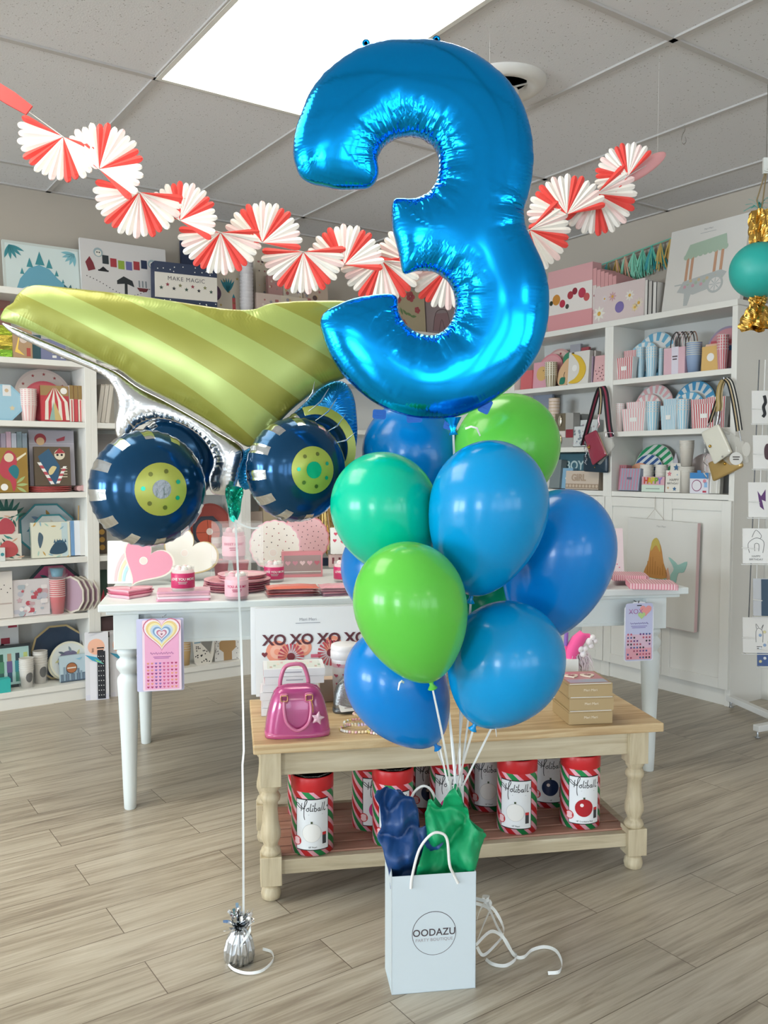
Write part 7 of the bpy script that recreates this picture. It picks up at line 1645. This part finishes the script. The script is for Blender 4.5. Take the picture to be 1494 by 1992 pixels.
def cow(b, w, h):
    b.rect(-w / 2, w / 2, h * .72, h, -.0006, mat('#3f86c4', .5)); b.disc(-w * .12, h * .38, w * .27, -.0012, mat('#8d3a6a', .5)); b.disc(-w * .12, h * .38, w * .235, -.0016, mat('#e3e0e6', .5)); b.disc(w * .3, h * .6, w * .09, -.001, mat('#d88a9a', .5)); b.rect(w * .2, w * .4, h * .05, h * .14, -.001, mat('#b83a50', .5)); b.rect(w * .28, w * .44, h * .3, h * .55, -.001, mat('#8fb8e0', .5)); b.rect(-w * .1, w * .1, h, h * 1.12, -.001, mat('#3f86c4', .5))
carton('treat_box', 'white treat box with a blue lid and round label under the white strap purse', 'box', 2, .03, 1342, 1378, 920, z, .06, mat('#dfdde6', .5), cow)
for i, (x0, x1, yt) in enumerate(((1376, 1388, 905), (1388, 1400, 915))): carton('clear_pack', 'clear pack of white straws at the right end of the lowest open shelf, ' + ['left one', 'right one'][i], 'pack', 2, .04, x0, x1, yt, z, .03, mat('#d5d2ca', .2), lambda b, w, h: [b.rect(-w * .1, w * .1, 0, h * .95, -.001, PAPER)], 4, 'clear packs of white straws')
plate('plate', 'pale pink plate with stars behind the upper spotted cups', 2, .16, 1340, 1392, 862, z, mat('#cfc0c0', .5), mat('#d8c9c6', .5), lean=8)
# --- left one of the two visible right bookcases
z = ZR2[1]
plate('plate', 'large pale pink plate with red dots, upper shelf behind the smiling napkins', 2, .15, 1046, 1114, 678, z, mat('#cfa29e', .5), mat('#dcbfb6', .5), lean=9, group='pink plates behind the smiling napkins', art=lambda b, r: [b.disc(.75 * r * cos(a), .75 * r * sin(a), r * .06, -.0014, mat('#a8434a', .5), 8) for a in (.2, .8, 1.4, 2.0, 2.6)])
plate('plate', 'smaller pink plate before the pale pink dotted plate', 2, .11, 1040, 1092, 688, z, mat('#d98f96', .5), mat('#e0a3a8', .5), lean=9, group='pink plates behind the smiling napkins')
carton('napkin_pack', 'pink napkin pack with a yellow smiling sun on the upper shelf', 'napkins', 2, .06, 1036, 1064, 705, z, .03, mat('#dca3b0', .5), lambda b, w, h: [b.disc(w * .1, h * .55, w * .36, -.001, mat('#d8b070', .5)), b.disc(w * .2, h * .66, w * .03, -.0014, BLACK, 8)], 4)
carton('napkin_pack', 'coral napkin pack at the left end of the upper shelf, beside the blue three', 'napkins', 2, .05, 1012, 1034, 722, z, .04, mat('#d06a6e', .45), None, 4)
cups('stack of black rimmed white cups before the smiling napkins', 2, .02, 1059, 1085, 705, z, mat('#ddd6c4', .45), mat('#e6e0d0', .5), 8, stripes=mat('#8a7a58', .4, .3), full=.5)
b = MB(); c, rz, W, h_ = slot(2, .085, 1084, 1112, 697, z)
b.prism([(x * W, q * h_) for x, q in catmull([(-.45, .1), (-.5, .5), (-.15, .85), (.2, 1.0), (.45, .8), (.4, .3), (.1, .05)], 4)], 0, .012, mat('#e0b890', .45)); leaf(b, -W * .2, h_ * .8, h_ * .5, 60, W * .2, mat('#3f8a6a', .5), .002); leaf(b, -W * .35, h_ * .1, h_ * .35, 40, W * .2, mat('#2f8068', .5), -.002); b.tube([(W * .0, -.001, h_ * .25), (-W * .08, -.001, h_ * .4), (-W * .02, -.001, h_ * .52)], .002, mat('#5a4a3a', .5), 5)
tag(b.build('plate', loc=c + Vector((0, 0, .0008)), rot=leanrot(rz, 5)), 'peach fruit shaped plate with green leaves, left of the banana pack', 'plate')
def banana(b, w, h):
    out = [(x * w, q * h) for x, q in catmull([(-.35, .95), (-.22, .93), (.12, .80), (.36, .50), (.30, .22), (.02, .04), (-.36, .03), (-.40, .08), (-.12, .18), (.06, .36), (.04, .60), (-.20, .84)], 5)]
    b.prism(out, -.006, -.0005, mat('#dcb63c', .4)); b.disc(-w * .18, h * .5, w * .12, -.0022, PAPER); b.rect(-w * .36, -w * .24, h * .93, h * .99, -.003, mat('#4a4030', .5))
carton('napkin_pack', 'white pack with a big yellow banana on the upper shelf', 'napkins', 2, .03, 1104, 1144, 684, z, .03, mat('#dcd8d2', .45), banana, 4)
carton('party_bag', 'lilac paper bag edge right of the banana pack', 'party bag', 2, .06, 1143, 1152, 694, z, .05, mat('#b09ab0', .5), None, 2)
carton('book', 'pale grey box edge between the banana pack and dotted napkins', 'box', 2, .08, 1149, 1157, 683, z, .05, mat('#d2c9c4', .5), None, 2)
carton('napkin_pack', 'pink dotted napkin pack leaning at the right end of the upper shelf', 'napkins', 2, .04, 1154, 1180, 692, z, .03, mat('#dcaeb0', .5), dots([BLACK, DT1], 12, 5, .004), 6)
carton('party_pack', 'grey octagonal pack behind the banana pack', 'pack', 2, .18, 1106, 1126, 670, z, .02, mat('#a9a9b2', .5), None, 3)
carton('party_pack', 'red pack glimpsed behind the banana pack', 'pack', 2, .19, 1124, 1142, 676, z, .02, mat('#b0525a', .5), None, 3)
z = ZR2[2]
carton('book', 'grey blue flat box on the shelf above the BOY plates', 'box', 2, .16, 1018, 1070, 768, z, .02, mat('#8f97a8', .45), lambda b, w, h: [b.rect(-w * .5, -w * .38, h * .2, h, -.001, mat('#d5d6da', .5)), b.rect(-w * .48, -w * .4, h * .82, h * .95, -.002, BLACK)], 3)
cups('tall stack of gold rimmed pale cups on the shelf above the BOY plates', 2, .05, 1066, 1090, 775, z, mat('#ddc9bb', .45), mat('#c9a978', .35, .4), 10, full=.42)
def spoons(b, w, h):
    b.rect(-w / 2, w * .08, h * .48, h, -.0006, mat('#7a6f5c', .35, .3)); b.ball((-w * .2, -.006, h * .78), (w * .10, .006, h * .16), mat('#dcd3c0', .15, .8)); b.ball((-w * .2, -.006, h * .22), (w * .10, .006, h * .16), mat('#c9b48a', .15, .9)); b.rect(w * .1, w * .5, h * .28, h * .52, -.001, mat('#8d2a38', .5)); b.rect(-w / 2, w * .06, h * .30, h * .48, -.001, mat('#dcd2cc', .5))
carton('candle_box', 'grey box with gold and silver candles and a dark red label', 'candles', 2, .03, 1080, 1115, 804, z, .06, mat('#a9a6a2', .45), spoons)
carton('box', 'plain grey box behind the candle box', 'box', 2, .12, 1114, 1132, 806, z, .06, mat('#9fa2a2', .5))
for x0, x1, yt, s, lab in ((1112, 1138, 831, .03, 'pale napkin box with grey flowers, front one'), (1126, 1160, 818, .08, 'pale napkin box with grey flowers, behind the front one')): carton('napkin_pack', lab, 'napkins', 2, s, x0, x1, yt, z, .05, mat('#d6dada', .5), patchy(41, ['#8f9aa6', '#b4a0a8', '#7f8a94'], 22), 5, 'pale flowered napkin boxes')
z = ZR2[3]
def boy(b, w, h):
    b.rect(-w / 2, w / 2, h * .42, h, -.0006, mat('#47707f', .45)); b.text('BOY!', h * .36, w * .03, h * .66, -.0016, mat('#c4d8d8', .45), bold=.002)
carton('banner_box', 'blue box reading BOY on the lowest open shelf', 'box', 2, .13, 1087, 1146, 884, z, .03, mat('#8fb4cc', .45), boy, 4)
carton('plate', 'dark teal box behind the BOY box', 'box', 2, .20, 1080, 1150, 876, z, .02, mat('#2f4f56', .45), None, 3)
carton('napkin_pack', 'light blue napkin pack before the BOY box', 'napkins', 2, .08, 1084, 1112, 912, z, .04, mat('#8ab4d0', .45), lambda b, w, h: b.patch([(0, h * .5), (w * .4, h * .9), (w * .42, h * .84), (w * .05, h * .45)], -.001, PAPER), 6)
def girl(b, w, h):
    b.text('GIRL', h * .5, -w * .1, h * .62, -.002, mat('#b09a86', .5), bold=.0025); b.rect(-w / 2, w / 2, h * .05, h * .3, -.001, mat('#a58f7c', .5))
    for k in range(10): b.disc(w * (-.45 + .1 * k), h * .18, h * .08, -.0016, mat('#c9b8a4', .5), 10)
carton('letter_box', 'beige box of wooden letters before the BOY box', 'box', 2, .04, 1100, 1164, 917, z, .05, mat('#cdbdae', .5), girl, 3)
carton('book', 'grey party pack leaning at the left end of the BOY shelf', 'pack', 2, .06, 1068, 1088, 896, z, .05, mat('#7a8486', .45), None, 6)

# ------------------------------------------------------------------ strap purses hanging on the bookcases
def strap(b, pts, w, cols, side):
    """a woven strap of coloured bands side by side"""
    n = len(cols); pts = [Vector(p) for p in pts]; sd = Vector(side).normalized()
    for k, m in enumerate(cols):
        off = sd * w * ((k + .5) / n - .5); b.strip([p + off for p in pts], w / n, m, side=side, t=.0022)
def pouch(o, nm, pts, D, m, th, edge=None, parent=None):
    c = o.location; Ri = Matrix.Rotation(-R2Z, 3, 'Z'); q = [Ri @ (Pn(x, y, N2, D) - c) for x, y in pts]; b = MB(); b.M = Matrix.Rotation(R2Z, 4, 'Z'); cy = q[0].y; cen = Vector((sum(v.x for v in q) / len(q), 0, sum(v.z for v in q) / len(q)))
    oc = [(v.x, v.z) for v in q]; r = []
    for i in range(len(oc)):
        a, b2, c2 = Vector(oc[i - 1]), Vector(oc[i]), Vector(oc[(i + 1) % len(oc)])
        r += [tuple(b2.lerp(a, .08)), tuple(b2.lerp(b2.lerp(a, .04).lerp(b2.lerp(c2, .04), .5), 1)), tuple(b2.lerp(c2, .08))]
    b.puff(r, th, m, p=5, n=8, cy=cy)
    if edge: b.tube([(x, cy - th * .3, z) for x, z in r], .0022, edge, 6, True)
    return b.build(nm, o)
BK = mat('#1c1d22', .6); MR = mat('#8d3048', .6); TNc = mat('#c9b48c', .6); TNG = mat('#b59a5c', .55); CLR = mat('#e6e4dc', .1, 0, alpha=.28, name='clear_vinyl'); SIL = mat('#b9bcc0', .25, 1.0, name='nickel')
def hook_on(px, py, off, lab):
    p = Pn(px, py, N2, FRONT2 + off); mb = MB(); n = Vector((N2[0], N2[1], 0))
    mb.tube(catmull([p - n * (off + .0), p - n * (off * .3), p + n * .01, p + n * .014 + Vector((0, 0, .015))], 4, False), .003, SIL, 8); tag(mb.build('wall_hook'), lab, 'hook')
Dp = FRONT2 + .045; q = Pn(1170, 752, N2, Dp)
o = empty('strap_purse', 'clear purse with a dark red insert and a black and maroon strap, hanging left', 'purse', q, (0, 0, 0), 'strap purses hanging on the right bookcases')
L = lambda pts, dd=0: [Pn(x, y, N2, Dp - dd) - q for x, y in pts]
b = MB(); sideL = (.93, .35, .12)
strap(b, L(catmull([(1166, 756), (1160, 772), (1150, 808), (1141, 840), (1134, 866)], 4, False)), .036, [BK, MR, BK], sideL)
strap(b, L(catmull([(1166, 756), (1172, 752), (1178, 766), (1182, 800), (1185, 830), (1189, 850)], 4, False), -.004), .036, [BK, MR, BK], (.97, 0, .2))
strap(b, L(catmull([(1167, 754), (1169, 775), (1167, 800), (1166, 806)], 4, False), -.012), .022, [BK, TNc, BK], (1, 0, .1)); b.build('strap', o)
b = MB()
for x, y in ((1186, 846), ):
    cc = Pn(x, y, N2, Dp + .008) - q; b.tube([cc + Vector((u, 0, v)) for u, v in rrect(.044, .026, .004)], .003, mat('#d9cfd0', .25, .8), 6, True)
b.build('strap_buckle', o)
b = MB(); b.tube(L([(1166, 806), (1164, 815), (1166, 826), (1163, 832)], -.014), .004, mat('#c9a0a4', .25, .9), 8); b.build('clasp', o)
pouch(o, 'clear_pouch', [(1140, 846), (1184, 838), (1196, 868), (1168, 905), (1146, 890)], Dp - .012, CLR, .02)
pouch(o, 'red_insert', [(1137, 848), (1160, 836), (1181, 884), (1153, 906)], Dp + .012, mat('#94364a', .22, coat=.4), .016, None)
b = MB(); b.strip(L([(1164, 842), (1172, 862), (1181, 885)], -.03), .004, mat('#ecd9b0', .2, .8), side=(1, 0, .3)); cc = Pn(1146, 870, N2, Dp + .024) - q; b.ball(cc, .007, GOLD, 10, 7); 
for dx, dz in ((.011, 0), (-.011, 0), (0, .011), (0, -.011)): b.ball(cc + Vector((dx, 0, dz)), .004, GOLD, 8, 6)
b.build('gold_trim', o)
q2 = Pn(1160, 880, N2, FRONT2 + .03); o2 = empty('purse', 'navy leather pouch hanging below the dark red purse', 'purse', q2)
pouch(o2, 'pouch_body', [(1136, 884), (1183, 884), (1183, 920), (1136, 917)], FRONT2 + .02, mat('#1e3444', .35), .022); b = MB(); b.tube([Pn(1150, 886, N2, FRONT2 + .03 - .01) - q2, Pn(1158, 840, N2, FRONT2 + .03 - .012) - q2, Pn(1166, 812, N2, FRONT2 + .03 - .012) - q2], .002, SIL, 6); b.ball(Pn(1157, 909, N2, FRONT2 + .03 + .001) - q2, .004, GOLD, 8, 6); b.build('chain', o2)
q3 = Pn(1139, 880, N2, FRONT2 + .05); b = MB(); rnd = random.Random(4)
for k in range(12): b.tube([(rnd.uniform(-.012, .012), rnd.uniform(-.004, .004), .07 - .14 * k / 12), (rnd.uniform(-.012, .012), rnd.uniform(-.004, .004), .07 - .14 * (k + 1.4) / 12)], .0022, SIL, 6)
tag(b.build('key_chain', loc=q3), 'silver chain charm hanging left of the dark red purse', 'chain')
hook_on(1170, 757, .04, 'metal hook holding the black and maroon purse strap')
Dp = FRONT2 + .05; q = Pn(1411, 735, N2, Dp)
o = empty('strap_purse', 'clear purse with a white insert and gold and black striped straps, hanging right', 'purse', q, (0, 0, 0), 'strap purses hanging on the right bookcases')
L = lambda pts, dd=0: [Pn(x, y, N2, Dp - dd) - q for x, y in pts]; b = MB()
strap(b, L(catmull([(1408, 738), (1402, 750), (1399, 770), (1400, 790), (1398, 800)], 4, False), -.012), .034, [TNG, TNc, TNG, mat('#6a5a34', .55), TNc], (.97, 0, .2))
strap(b, L(catmull([(1410, 736), (1400, 765), (1390, 795), (1381, 822)], 4, False), .004), .024, [BK, TNc, BK], (.95, 0, .3))
strap(b, L(catmull([(1411, 736), (1420, 745), (1428, 775), (1434, 810), (1438, 838)], 4, False)), .036, [BK, TNc, BK, mat('#d9d4c8', .6), BK], (.97, 0, .25)); b.build('strap', o)
b = MB(); b.tube(L([(1398, 800), (1396, 815), (1394, 826)], -.014), .004, SIL, 8); b.tube(L([(1438, 838), (1440, 848), (1442, 858)], 0), .003, SIL, 8); b.tube(L([(1381, 822), (1376, 830)], -.004), .004, SIL, 8); b.build('clasp', o)
pouch(o, 'clear_pouch', [(1392, 826), (1446, 856), (1458, 900), (1420, 905), (1390, 880)], Dp - .012, CLR, .02)
pouch(o, 'white_insert', [(1364, 842), (1398, 824), (1424, 880), (1390, 904)], Dp + .014, mat('#dcd9cc', .22, coat=.4), .016)
b = MB(); b.strip(L([(1398, 826), (1412, 852), (1424, 880)], -.034), .004, mat('#efe9d6', .2, .6), side=(1, 0, .3)); b.ball(Pn(1381, 868, N2, Dp + .026) - q, .008, GOLD, 10, 7); b.ball(Pn(1405, 888, N2, Dp + .026) - q, .0045, SIL, 8, 6); b.build('snap', o)
q2 = Pn(1410, 905, N2, FRONT2 + .03); o2 = empty('purse', 'gold leather pouch hanging below the white purse', 'purse', q2)
pouch(o2, 'pouch_body', [(1378, 900), (1440, 880), (1446, 908), (1388, 937)], FRONT2 + .02, mat('#b8995f', .32, .35), .022); b = MB(); b.ball(Pn(1410, 902, N2, FRONT2 + .03 + .004) - q2, .008, GOLD, 10, 7); b.tube([Pn(1386, 902, N2, FRONT2 + .03 - .01) - q2, Pn(1392, 860, N2, FRONT2 + .03 - .014) - q2, Pn(1402, 810, N2, FRONT2 + .03 - .014) - q2], .002, SIL, 6); b.build('clasp', o2)
p = Pn(1432, 892, N2, Dp + .04); b = MB(); b.M = Matrix.Translation((0, 0, 0)); b.prism(circ(.033, 32), 0, .0012, PAPER); b.bars(0, .014, .036, .024, -.0006, mat('#55504c', .5)); b.tube([(0, .001, .032), (.002, .008, .06)], .0008, PAPER, 5)
tag(b.build('price_tag', loc=p), 'round white paper tag hanging before the gold pouch', 'tag')
b = MB(); b.prism([(.026 * cos(a) * .8, .036 * sin(a)) for a in np.linspace(0, 6.283, 24)[:-1]], 0, .001, mat('#d9d5cc', .4)); tag(b.build('price_tag', loc=Pn(1452, 874, N2, Dp + .02)), 'oval pale tag hanging right of the white purse', 'tag')
q3 = Pn(1372, 890, N2, FRONT2 + .05); b = MB()
for k in range(14): b.tube([(rnd.uniform(-.010, .014), rnd.uniform(-.004, .004), .09 - .2 * k / 14), (rnd.uniform(-.010, .014), rnd.uniform(-.004, .004), .09 - .2 * (k + 1.4) / 14)], .0022, SIL if k % 3 else PAPER, 6)
tag(b.build('key_chain', loc=q3), 'silver chain and white tassel hanging left of the white purse', 'chain')
hook_on(1411, 740, .045, 'metal hook holding the gold and black purse straps')

# ------------------------------------------------------------------ mermaid board hung on the cabinet door
off = FRONT2 + .055
p0 = Pn(1218, 1100, N2, off); p1 = Pn(1352, 1100, N2, off); W = (Vector(p1[:2]) - Vector(p0[:2])).length; zt = Pn(1285, 1012, N2, off).z; zb = Pn(1285, 1217, N2, off).z; h_ = zt - zb
def mermaid(b, w, h):
    HAIR = mat('#c98f4e', .5); SK = mat('#d8a58a', .5); AQ = mat('#9ac4bc', .5); YL = mat('#c9b45c', .5)
    b.prism([(x * w, q * h) for x, q in catmull([(-.22, .46), (-.17, .60), (-.13, .76), (-.07, .81), (.0, .76), (.05, .60), (.10, .46)], 4)], -.004, 0, HAIR)
    b.prism([(x * w, q * h) for x, q in catmull([(-.13, .70), (-.12, .79), (-.06, .83), (-.01, .78), (.0, .70), (-.06, .76)], 4)], -.0055, -.003, YL)
    for k in range(7): b.rect(w * (-.18 + .037 * k), w * (-.172 + .037 * k), h * .48, h * (.60 + .05 * sin(k)), -.0046, mat('#b0773a', .5))
    b.prism([(x * w, q * h) for x, q in ((.08, .50), (.115, .56), (.16, .44), (.12, .43))], -.004, 0, SK)
    b.prism([(x * w, q * h) for x, q in catmull([(-.24, .40), (-.22, .47), (.08, .47), (.14, .43), (.16, .50), (.20, .56), (.12, .66), (.22, .62), (.26, .60), (.38, .64), (.34, .54), (.26, .52), (.22, .40), (.12, .36)], 3)], -.003, 0, AQ)
    for k in range(18): b.disc(w * (-.2 + .02 * k), h * (.42 + .012 * (k % 3)), w * .012, -.0036, mat('#7fb0a8', .4), 6)
    b.text('Meri Meri', h * .026, 0, h * .94, -.001, mat('#a9a9a6', .5))
b = MB(); b.box(-W / 2, W / 2, 0, .028, 0, h_, mat('#dcdad5', .5)); b.box(W / 2, W / 2 + .002, .002, .026, 0, h_, mat('#dcbcbc', .5)); b.box(-W / 2, W / 2, .002, .026, -.002, 0, mat('#dcbcbc', .5)); mermaid(b, W, h_)
c = (p0 + p1) / 2; c.z = zb
mbx = tag(b.build('picture_board', loc=c, rot=(0, radians(1), R2Z)), 'white board with a long haired mermaid hung on the cabinet door', 'picture board')
k0 = Pn(1256, 1012, N2, off - .02); k1 = Pn(1274, 990, N2, FRONT2 + .03); k2 = Pn(1292, 1011, N2, off - .02); mb = MB(); mb.M = mbx.matrix_basis.inverted(); mb.tube([k0, k1, k2], .0012, mat('#b5a99a', .6), 6); mb.tube([k1, k1 + Vector((0, 0, .05)), Pn(1275, 966, N2, FRONT2 + .022)], .0012, mat('#b5a99a', .6), 6); mb.build('hanging_cord', mbx)

# ------------------------------------------------------------------ turquoise lantern
lc = P(1476, 526, 3.55); R = 54 * 3.55 / FP
o = empty('hanging_lantern', 'turquoise ball ornament with twisted gold foil ends, hanging at the right edge', 'ornament', lc)
tq = NT('turquoise_paper'); tq.b.inputs['Base Color'].default_value = (*lin('#2aa79d'), 1); tq.b.inputs['Roughness'].default_value = .45
MB().ball((0, 0, 0), (R, R, R * .98), tq.m, 40, 24).build('paper_ball', o)
GF = mat('#c9a050', .24, .95, name='gold_foil_cloth')
def twist(z0, z1, r0, r1, nm, seed):
    b = MB(); N = 40; pr = []; K = 16; vs = []; fs = []
    for j in range(K + 1):
        t = j / K; z = z0 + (z1 - z0) * t; r = r0 + (r1 - r0) * sin(pi * min(1, t * .5 + (0 if r1 > r0 else 0))) if r1 > r0 else r0 + (r1 - r0) * t
        for i in range(N):
            a = 2 * pi * i / N; q = r * (1 + .22 * sin(6 * a + t * 5 + seed) + .08 * sin(15 * a - t * 9)); vs.append((q * cos(a), q * sin(a), z + .004 * sin(5 * a + t * 6)))
    for j in range(K):
        for i in range(N): k = (i + 1) % N; fs.append((j * N + i, j * N + k, (j + 1) * N + k, (j + 1) * N + i))
    b.add(vs, fs, GF, False); b.build(nm, o)
s = 3.55 / FP
twist(R * .92, R * .92 + 62 * s, 16 * s, 17 * s, 'gold_top', 1); twist(-R * .92, -R * .92 - 18 * s, 14 * s, 12 * s, 'gold_neck', 2); twist(-R * .92 - 16 * s, -R * .92 - 62 * s, 12 * s, 30 * s, 'gold_tail', 3)
b = MB(); b.tube([Vector((0, 0, R * .92 + 58 * s)), P(1472, 390, 3.55) - lc, P(1489, 335, 3.55) - lc], .003, mat('#8d7a58', .8), 6); b.tube([Vector((.004, .004, R * .92 + 58 * s)), P(1484, 390, 3.55) - lc, P(1491, 335, 3.55) - lc], .003, mat('#8d7a58', .8), 6); b.build('rope_loop', o)
hp_ = P(1490, 332, 3.55); b = MB(); b.box(hp_.x - .012, hp_.x + .012, hp_.y - .006, hp_.y + .006, hp_.z - .012, hp_.z + .05, WHITE); b.tube([hp_ + Vector((-.008, -.01, .0)), hp_ + Vector((0, -.016, -.006)), hp_ + Vector((.008, -.01, .004))], .004, WHITE, 8); b.tube([hp_ + Vector((0, 0, .05)), Vector((hp_.x, hp_.y, CEIL))], .0014, WIRE, 6)
tag(b.build('ceiling_hook'), 'white hook the turquoise ornament hangs from', 'hook')
b = MB(); lq = P(1476, 405, 3.75); rnd = random.Random(3)
for k in range(18): e = Vector((rnd.uniform(-.06, .06), rnd.uniform(-.02, .02), rnd.uniform(-.03, .05))); b.strip([Vector((0, 0, 0)), e * .5 + Vector((0, 0, .012)), e], .014, mat('#3fb8ae', .5), side=(.3, 1, .4))
tag(b.build('ribbon_bow', loc=lq), 'teal ribbon bow behind the gold top of the turquoise ornament', 'bow')

# ------------------------------------------------------------------ card rack at the right edge
RK = mat('#e8e8e6', .4, name='white_wire'); rp = Pz(1530, 1425, 0)
o = empty('card_rack', 'white wire greeting card rack on a metal foot at the right edge', 'card rack', rp)
def rel(px, py, D): return P(px, py, D) - rp
b = MB(); e1 = Pz(1416, 1373, 0) - rp; e2 = Pz(1470, 1436, 0) - rp
for e in (e1, e2):
    d = Vector((-e.x, -e.y, 0)).normalized(); L_ = e.length; b.M = Matrix.Translation((e.x, e.y, 0)) @ Matrix.Rotation(atan2(d.y, d.x), 4, 'Z'); b.box(0, L_ * 1.9, -.018, .018, .032, .062, RK)
b.M = Matrix(); b.build('foot', o, bevel=.003)
for e in (e1, e2): MB().lathe([(0, 0), (.012, 0), (.012, .004), (.005, .008), (.005, .032)], mat('#a9acb0', .3, .9), 14, c=(e.x * .94, e.y * .94, 0)).build('levelling_foot', o)
MB().box(-.016, .016, -.016, .016, .06, 1.75, RK).build('post', o)
b = MB(); Dr = rp.y - .03
for x in (1477, 1489): b.tube([rel(x, 700, Dr), rel(x - 22, 1240, Dr)], .0026, mat('#5a5c60', .4, .6) if x == 1477 else RK, 6)
b.build('upright_wire', o)
cards = [(1464, 759, 1502, 824, 'one', 'white greeting card with a black cat tail drawing, top of the rack'), (1466, 846, 1504, 912, 'two', 'white greeting card with a dark red shape, second on the rack'), (1457, 938, 1500, 1006, 'three', 'white greeting card with a purple bow, third on the rack'), (1446, 1028, 1496, 1096, 'four', 'white card with a line drawing reading HAPPY BIRTHDAY'), (1466, 1126, 1500, 1198, 'five', 'grey and navy card in the lower part of the rack'), (1446, 1202, 1496, 1270, 'six', 'white card with a small dog line drawing, lowest at the left'), (1474, 1222, 1512, 1296, 'seven', 'blue card with pale lemons, lowest at the right edge')]
for i, (x0, y0, x1, y1, k, lab) in enumerate(cards):
    D = Dr - .03 - .008 * (i % 2) - (.02 if k == 'seven' else 0); c = P((x0 + x1) / 2, y1, D); W = (x1 - x0) * D / FP; h_ = P(x0, y0, D).z - c.z; b = MB(); base = {'five': '#c4c6cc', 'seven': '#3f5a8f'}.get(k, '#e3e1de'); b.box(-W / 2, W / 2, 0, .004, 0, h_, mat(base, .5))
    LN = mat('#6a6a6c', .5)
    if k == 'one': b.tube([(x * W, -.001, q * h_) for x, q in catmull([(.02, .2), (.12, .3), (.06, .5), (.16, .65), (.10, .85)], 4, False)], .007, BLACK, 6, flat=.3)
    if k == 'two': b.patch([(x * W, q * h_) for x, q in catmull([(.1, .3), (.05, .6), (.2, .75), (.4, .6), (.42, .3)], 4)], -.001, mat('#4a2f38', .5))
    if k == 'three': b.patch([(x * W, q * h_) for x, q in ((-.1, .75), (.05, .6), (.25, .8), (.25, .45), (.08, .5), (.18, .2), (.0, .3), (-.05, .5))], -.001, mat('#5a2f6a', .5))
    if k == 'four':
        for pts in ([(-.25, .3), (-.3, .55), (-.1, .7), (.1, .72), (.3, .6), (.25, .3)], [(-.15, .75), (.0, .95), (.2, .8), (.15, .7)], [(-.05, .35), (-.05, .55), (.1, .55), (.1, .35)]): b.tube([(x * W, -.0006, q * h_) for x, q in catmull(pts, 4, False)], .0012, LN, 5, flat=.4)
        b.text('HAPPY', h_ * .08, .0, h_ * .2, -.001, LN); b.text('BIRTHDAY', h_ * .08, 0, h_ * .11, -.001, LN)
    if k == 'five': b.rect(W * -.05, W * .5, 0, h_ * .98, -.001, mat('#2f4a62', .5))
    if k == 'six':
        for pts in ([(.0, .3), (.0, .6), (.1, .7), (.25, .6), (.25, .3)], [(.02, .68), (.0, .82), (.1, .72)], [(.22, .66), (.28, .8), (.2, .7)]): b.tube([(x * W, -.0006, q * h_) for x, q in catmull(pts, 4, False)], .0012, LN, 5, flat=.4)
        b.bars(W * .12, h_ * .2, W * .2, h_ * .1, -.001, LN)
    if k == 'seven':
        for q in range(10): b.ball((W * (-.35 + .22 * (q % 4)), -.001, h_ * (.12 + .085 * q)), (W * .08, .0015, W * .08), mat(['#d8cfa0', '#dfe3ea', '#8fa8cc'][q % 3], .5), 10, 6)
    tag(b.build('greeting_card', loc=c, rot=(radians(-6), 0, -.12)), lab, 'card', 'greeting cards on the rack')
    t = MB(); zb = c - rp; t.tube([zb + Vector((-W * .62, -.012, .0)), zb + Vector((-W * .62, -.012, -.004)), zb + Vector((W * .6, -.014, -.004))], .0024, RK, 6); t.build('pocket_wire', o); t = MB(); t.tube([zb + Vector((-W * .62, -.012, h_ * .45)), zb + Vector((-W * .1, -.014, h_ * .42))], .0022, RK, 6); t.build('pocket_wire', o); t = MB(); t.tube([zb + Vector((-W * .4, -.012, -.004)), zb + Vector((-W * .4, .028, -.004))], .0022, RK, 6); t.build('pocket_wire', o)
# ------------------------------------------------------------------ camera and light
cam = bpy.data.cameras.new('camera'); co = bpy.data.objects.new('camera', cam); COL.objects.link(co)
co.location = (0, 0, H); co.rotation_euler = (pi / 2 - PIT, 0, 0)
cam.sensor_fit = 'VERTICAL'; cam.sensor_height = 24; cam.lens = FP / 1992 * 24; cam.clip_start = .05
sc.camera = co
w = bpy.data.worlds.new('daylight'); sc.world = w; w.use_nodes = True
w.node_tree.nodes['Background'].inputs['Color'].default_value = (.80, .90, 1.0, 1); w.node_tree.nodes['Background'].inputs['Strength'].default_value = 2.2
def window_light(a, b_, hs, power):
    d = (b_ - a).normalized(); inn = Vector((d.y, -d.x, 0))
    for s0, s1, z0, z1 in hs:
        l = bpy.data.lights.new('window_daylight', 'AREA'); l.shape = 'RECTANGLE'; l.size = s1 - s0 - .1; l.size_y = z1 - z0 - .1
        l.energy = power * (s1 - s0) * (z1 - z0); l.color = (.80, .92, 1.0)
        o = bpy.data.objects.new('window_daylight', l); COL.objects.link(o)
        p = a + d * ((s0 + s1) / 2) - inn * .12; o.location = (p.x, p.y, (z0 + z1) / 2)
        o.rotation_euler = (inn + Vector((0, 0, .35))).to_track_quat('-Z', 'Y').to_euler()
window_light(room(U1, WALL2), room(U1, V1), win_a, 5)
window_light(room(U1, V1), room(WALL1, V1), win_b, 52)
sc.view_settings.view_transform = 'Standard'; sc.view_settings.look = 'None'; sc.view_settings.gamma = 1.0
sc.view_settings.exposure = 0.26; sc.view_settings.use_curve_mapping = False
sc.cycles.use_denoising = True; sc.cycles.max_bounces = 5; sc.cycles.diffuse_bounces = 3; sc.cycles.glossy_bounces = 3; sc.cycles.transparent_max_bounces = 8
sc.cycles.use_adaptive_sampling = True; sc.cycles.adaptive_threshold = .08
sc.cycles.caustics_reflective = False; sc.cycles.caustics_refractive = False; sc.cycles.sample_clamp_indirect = 6.0
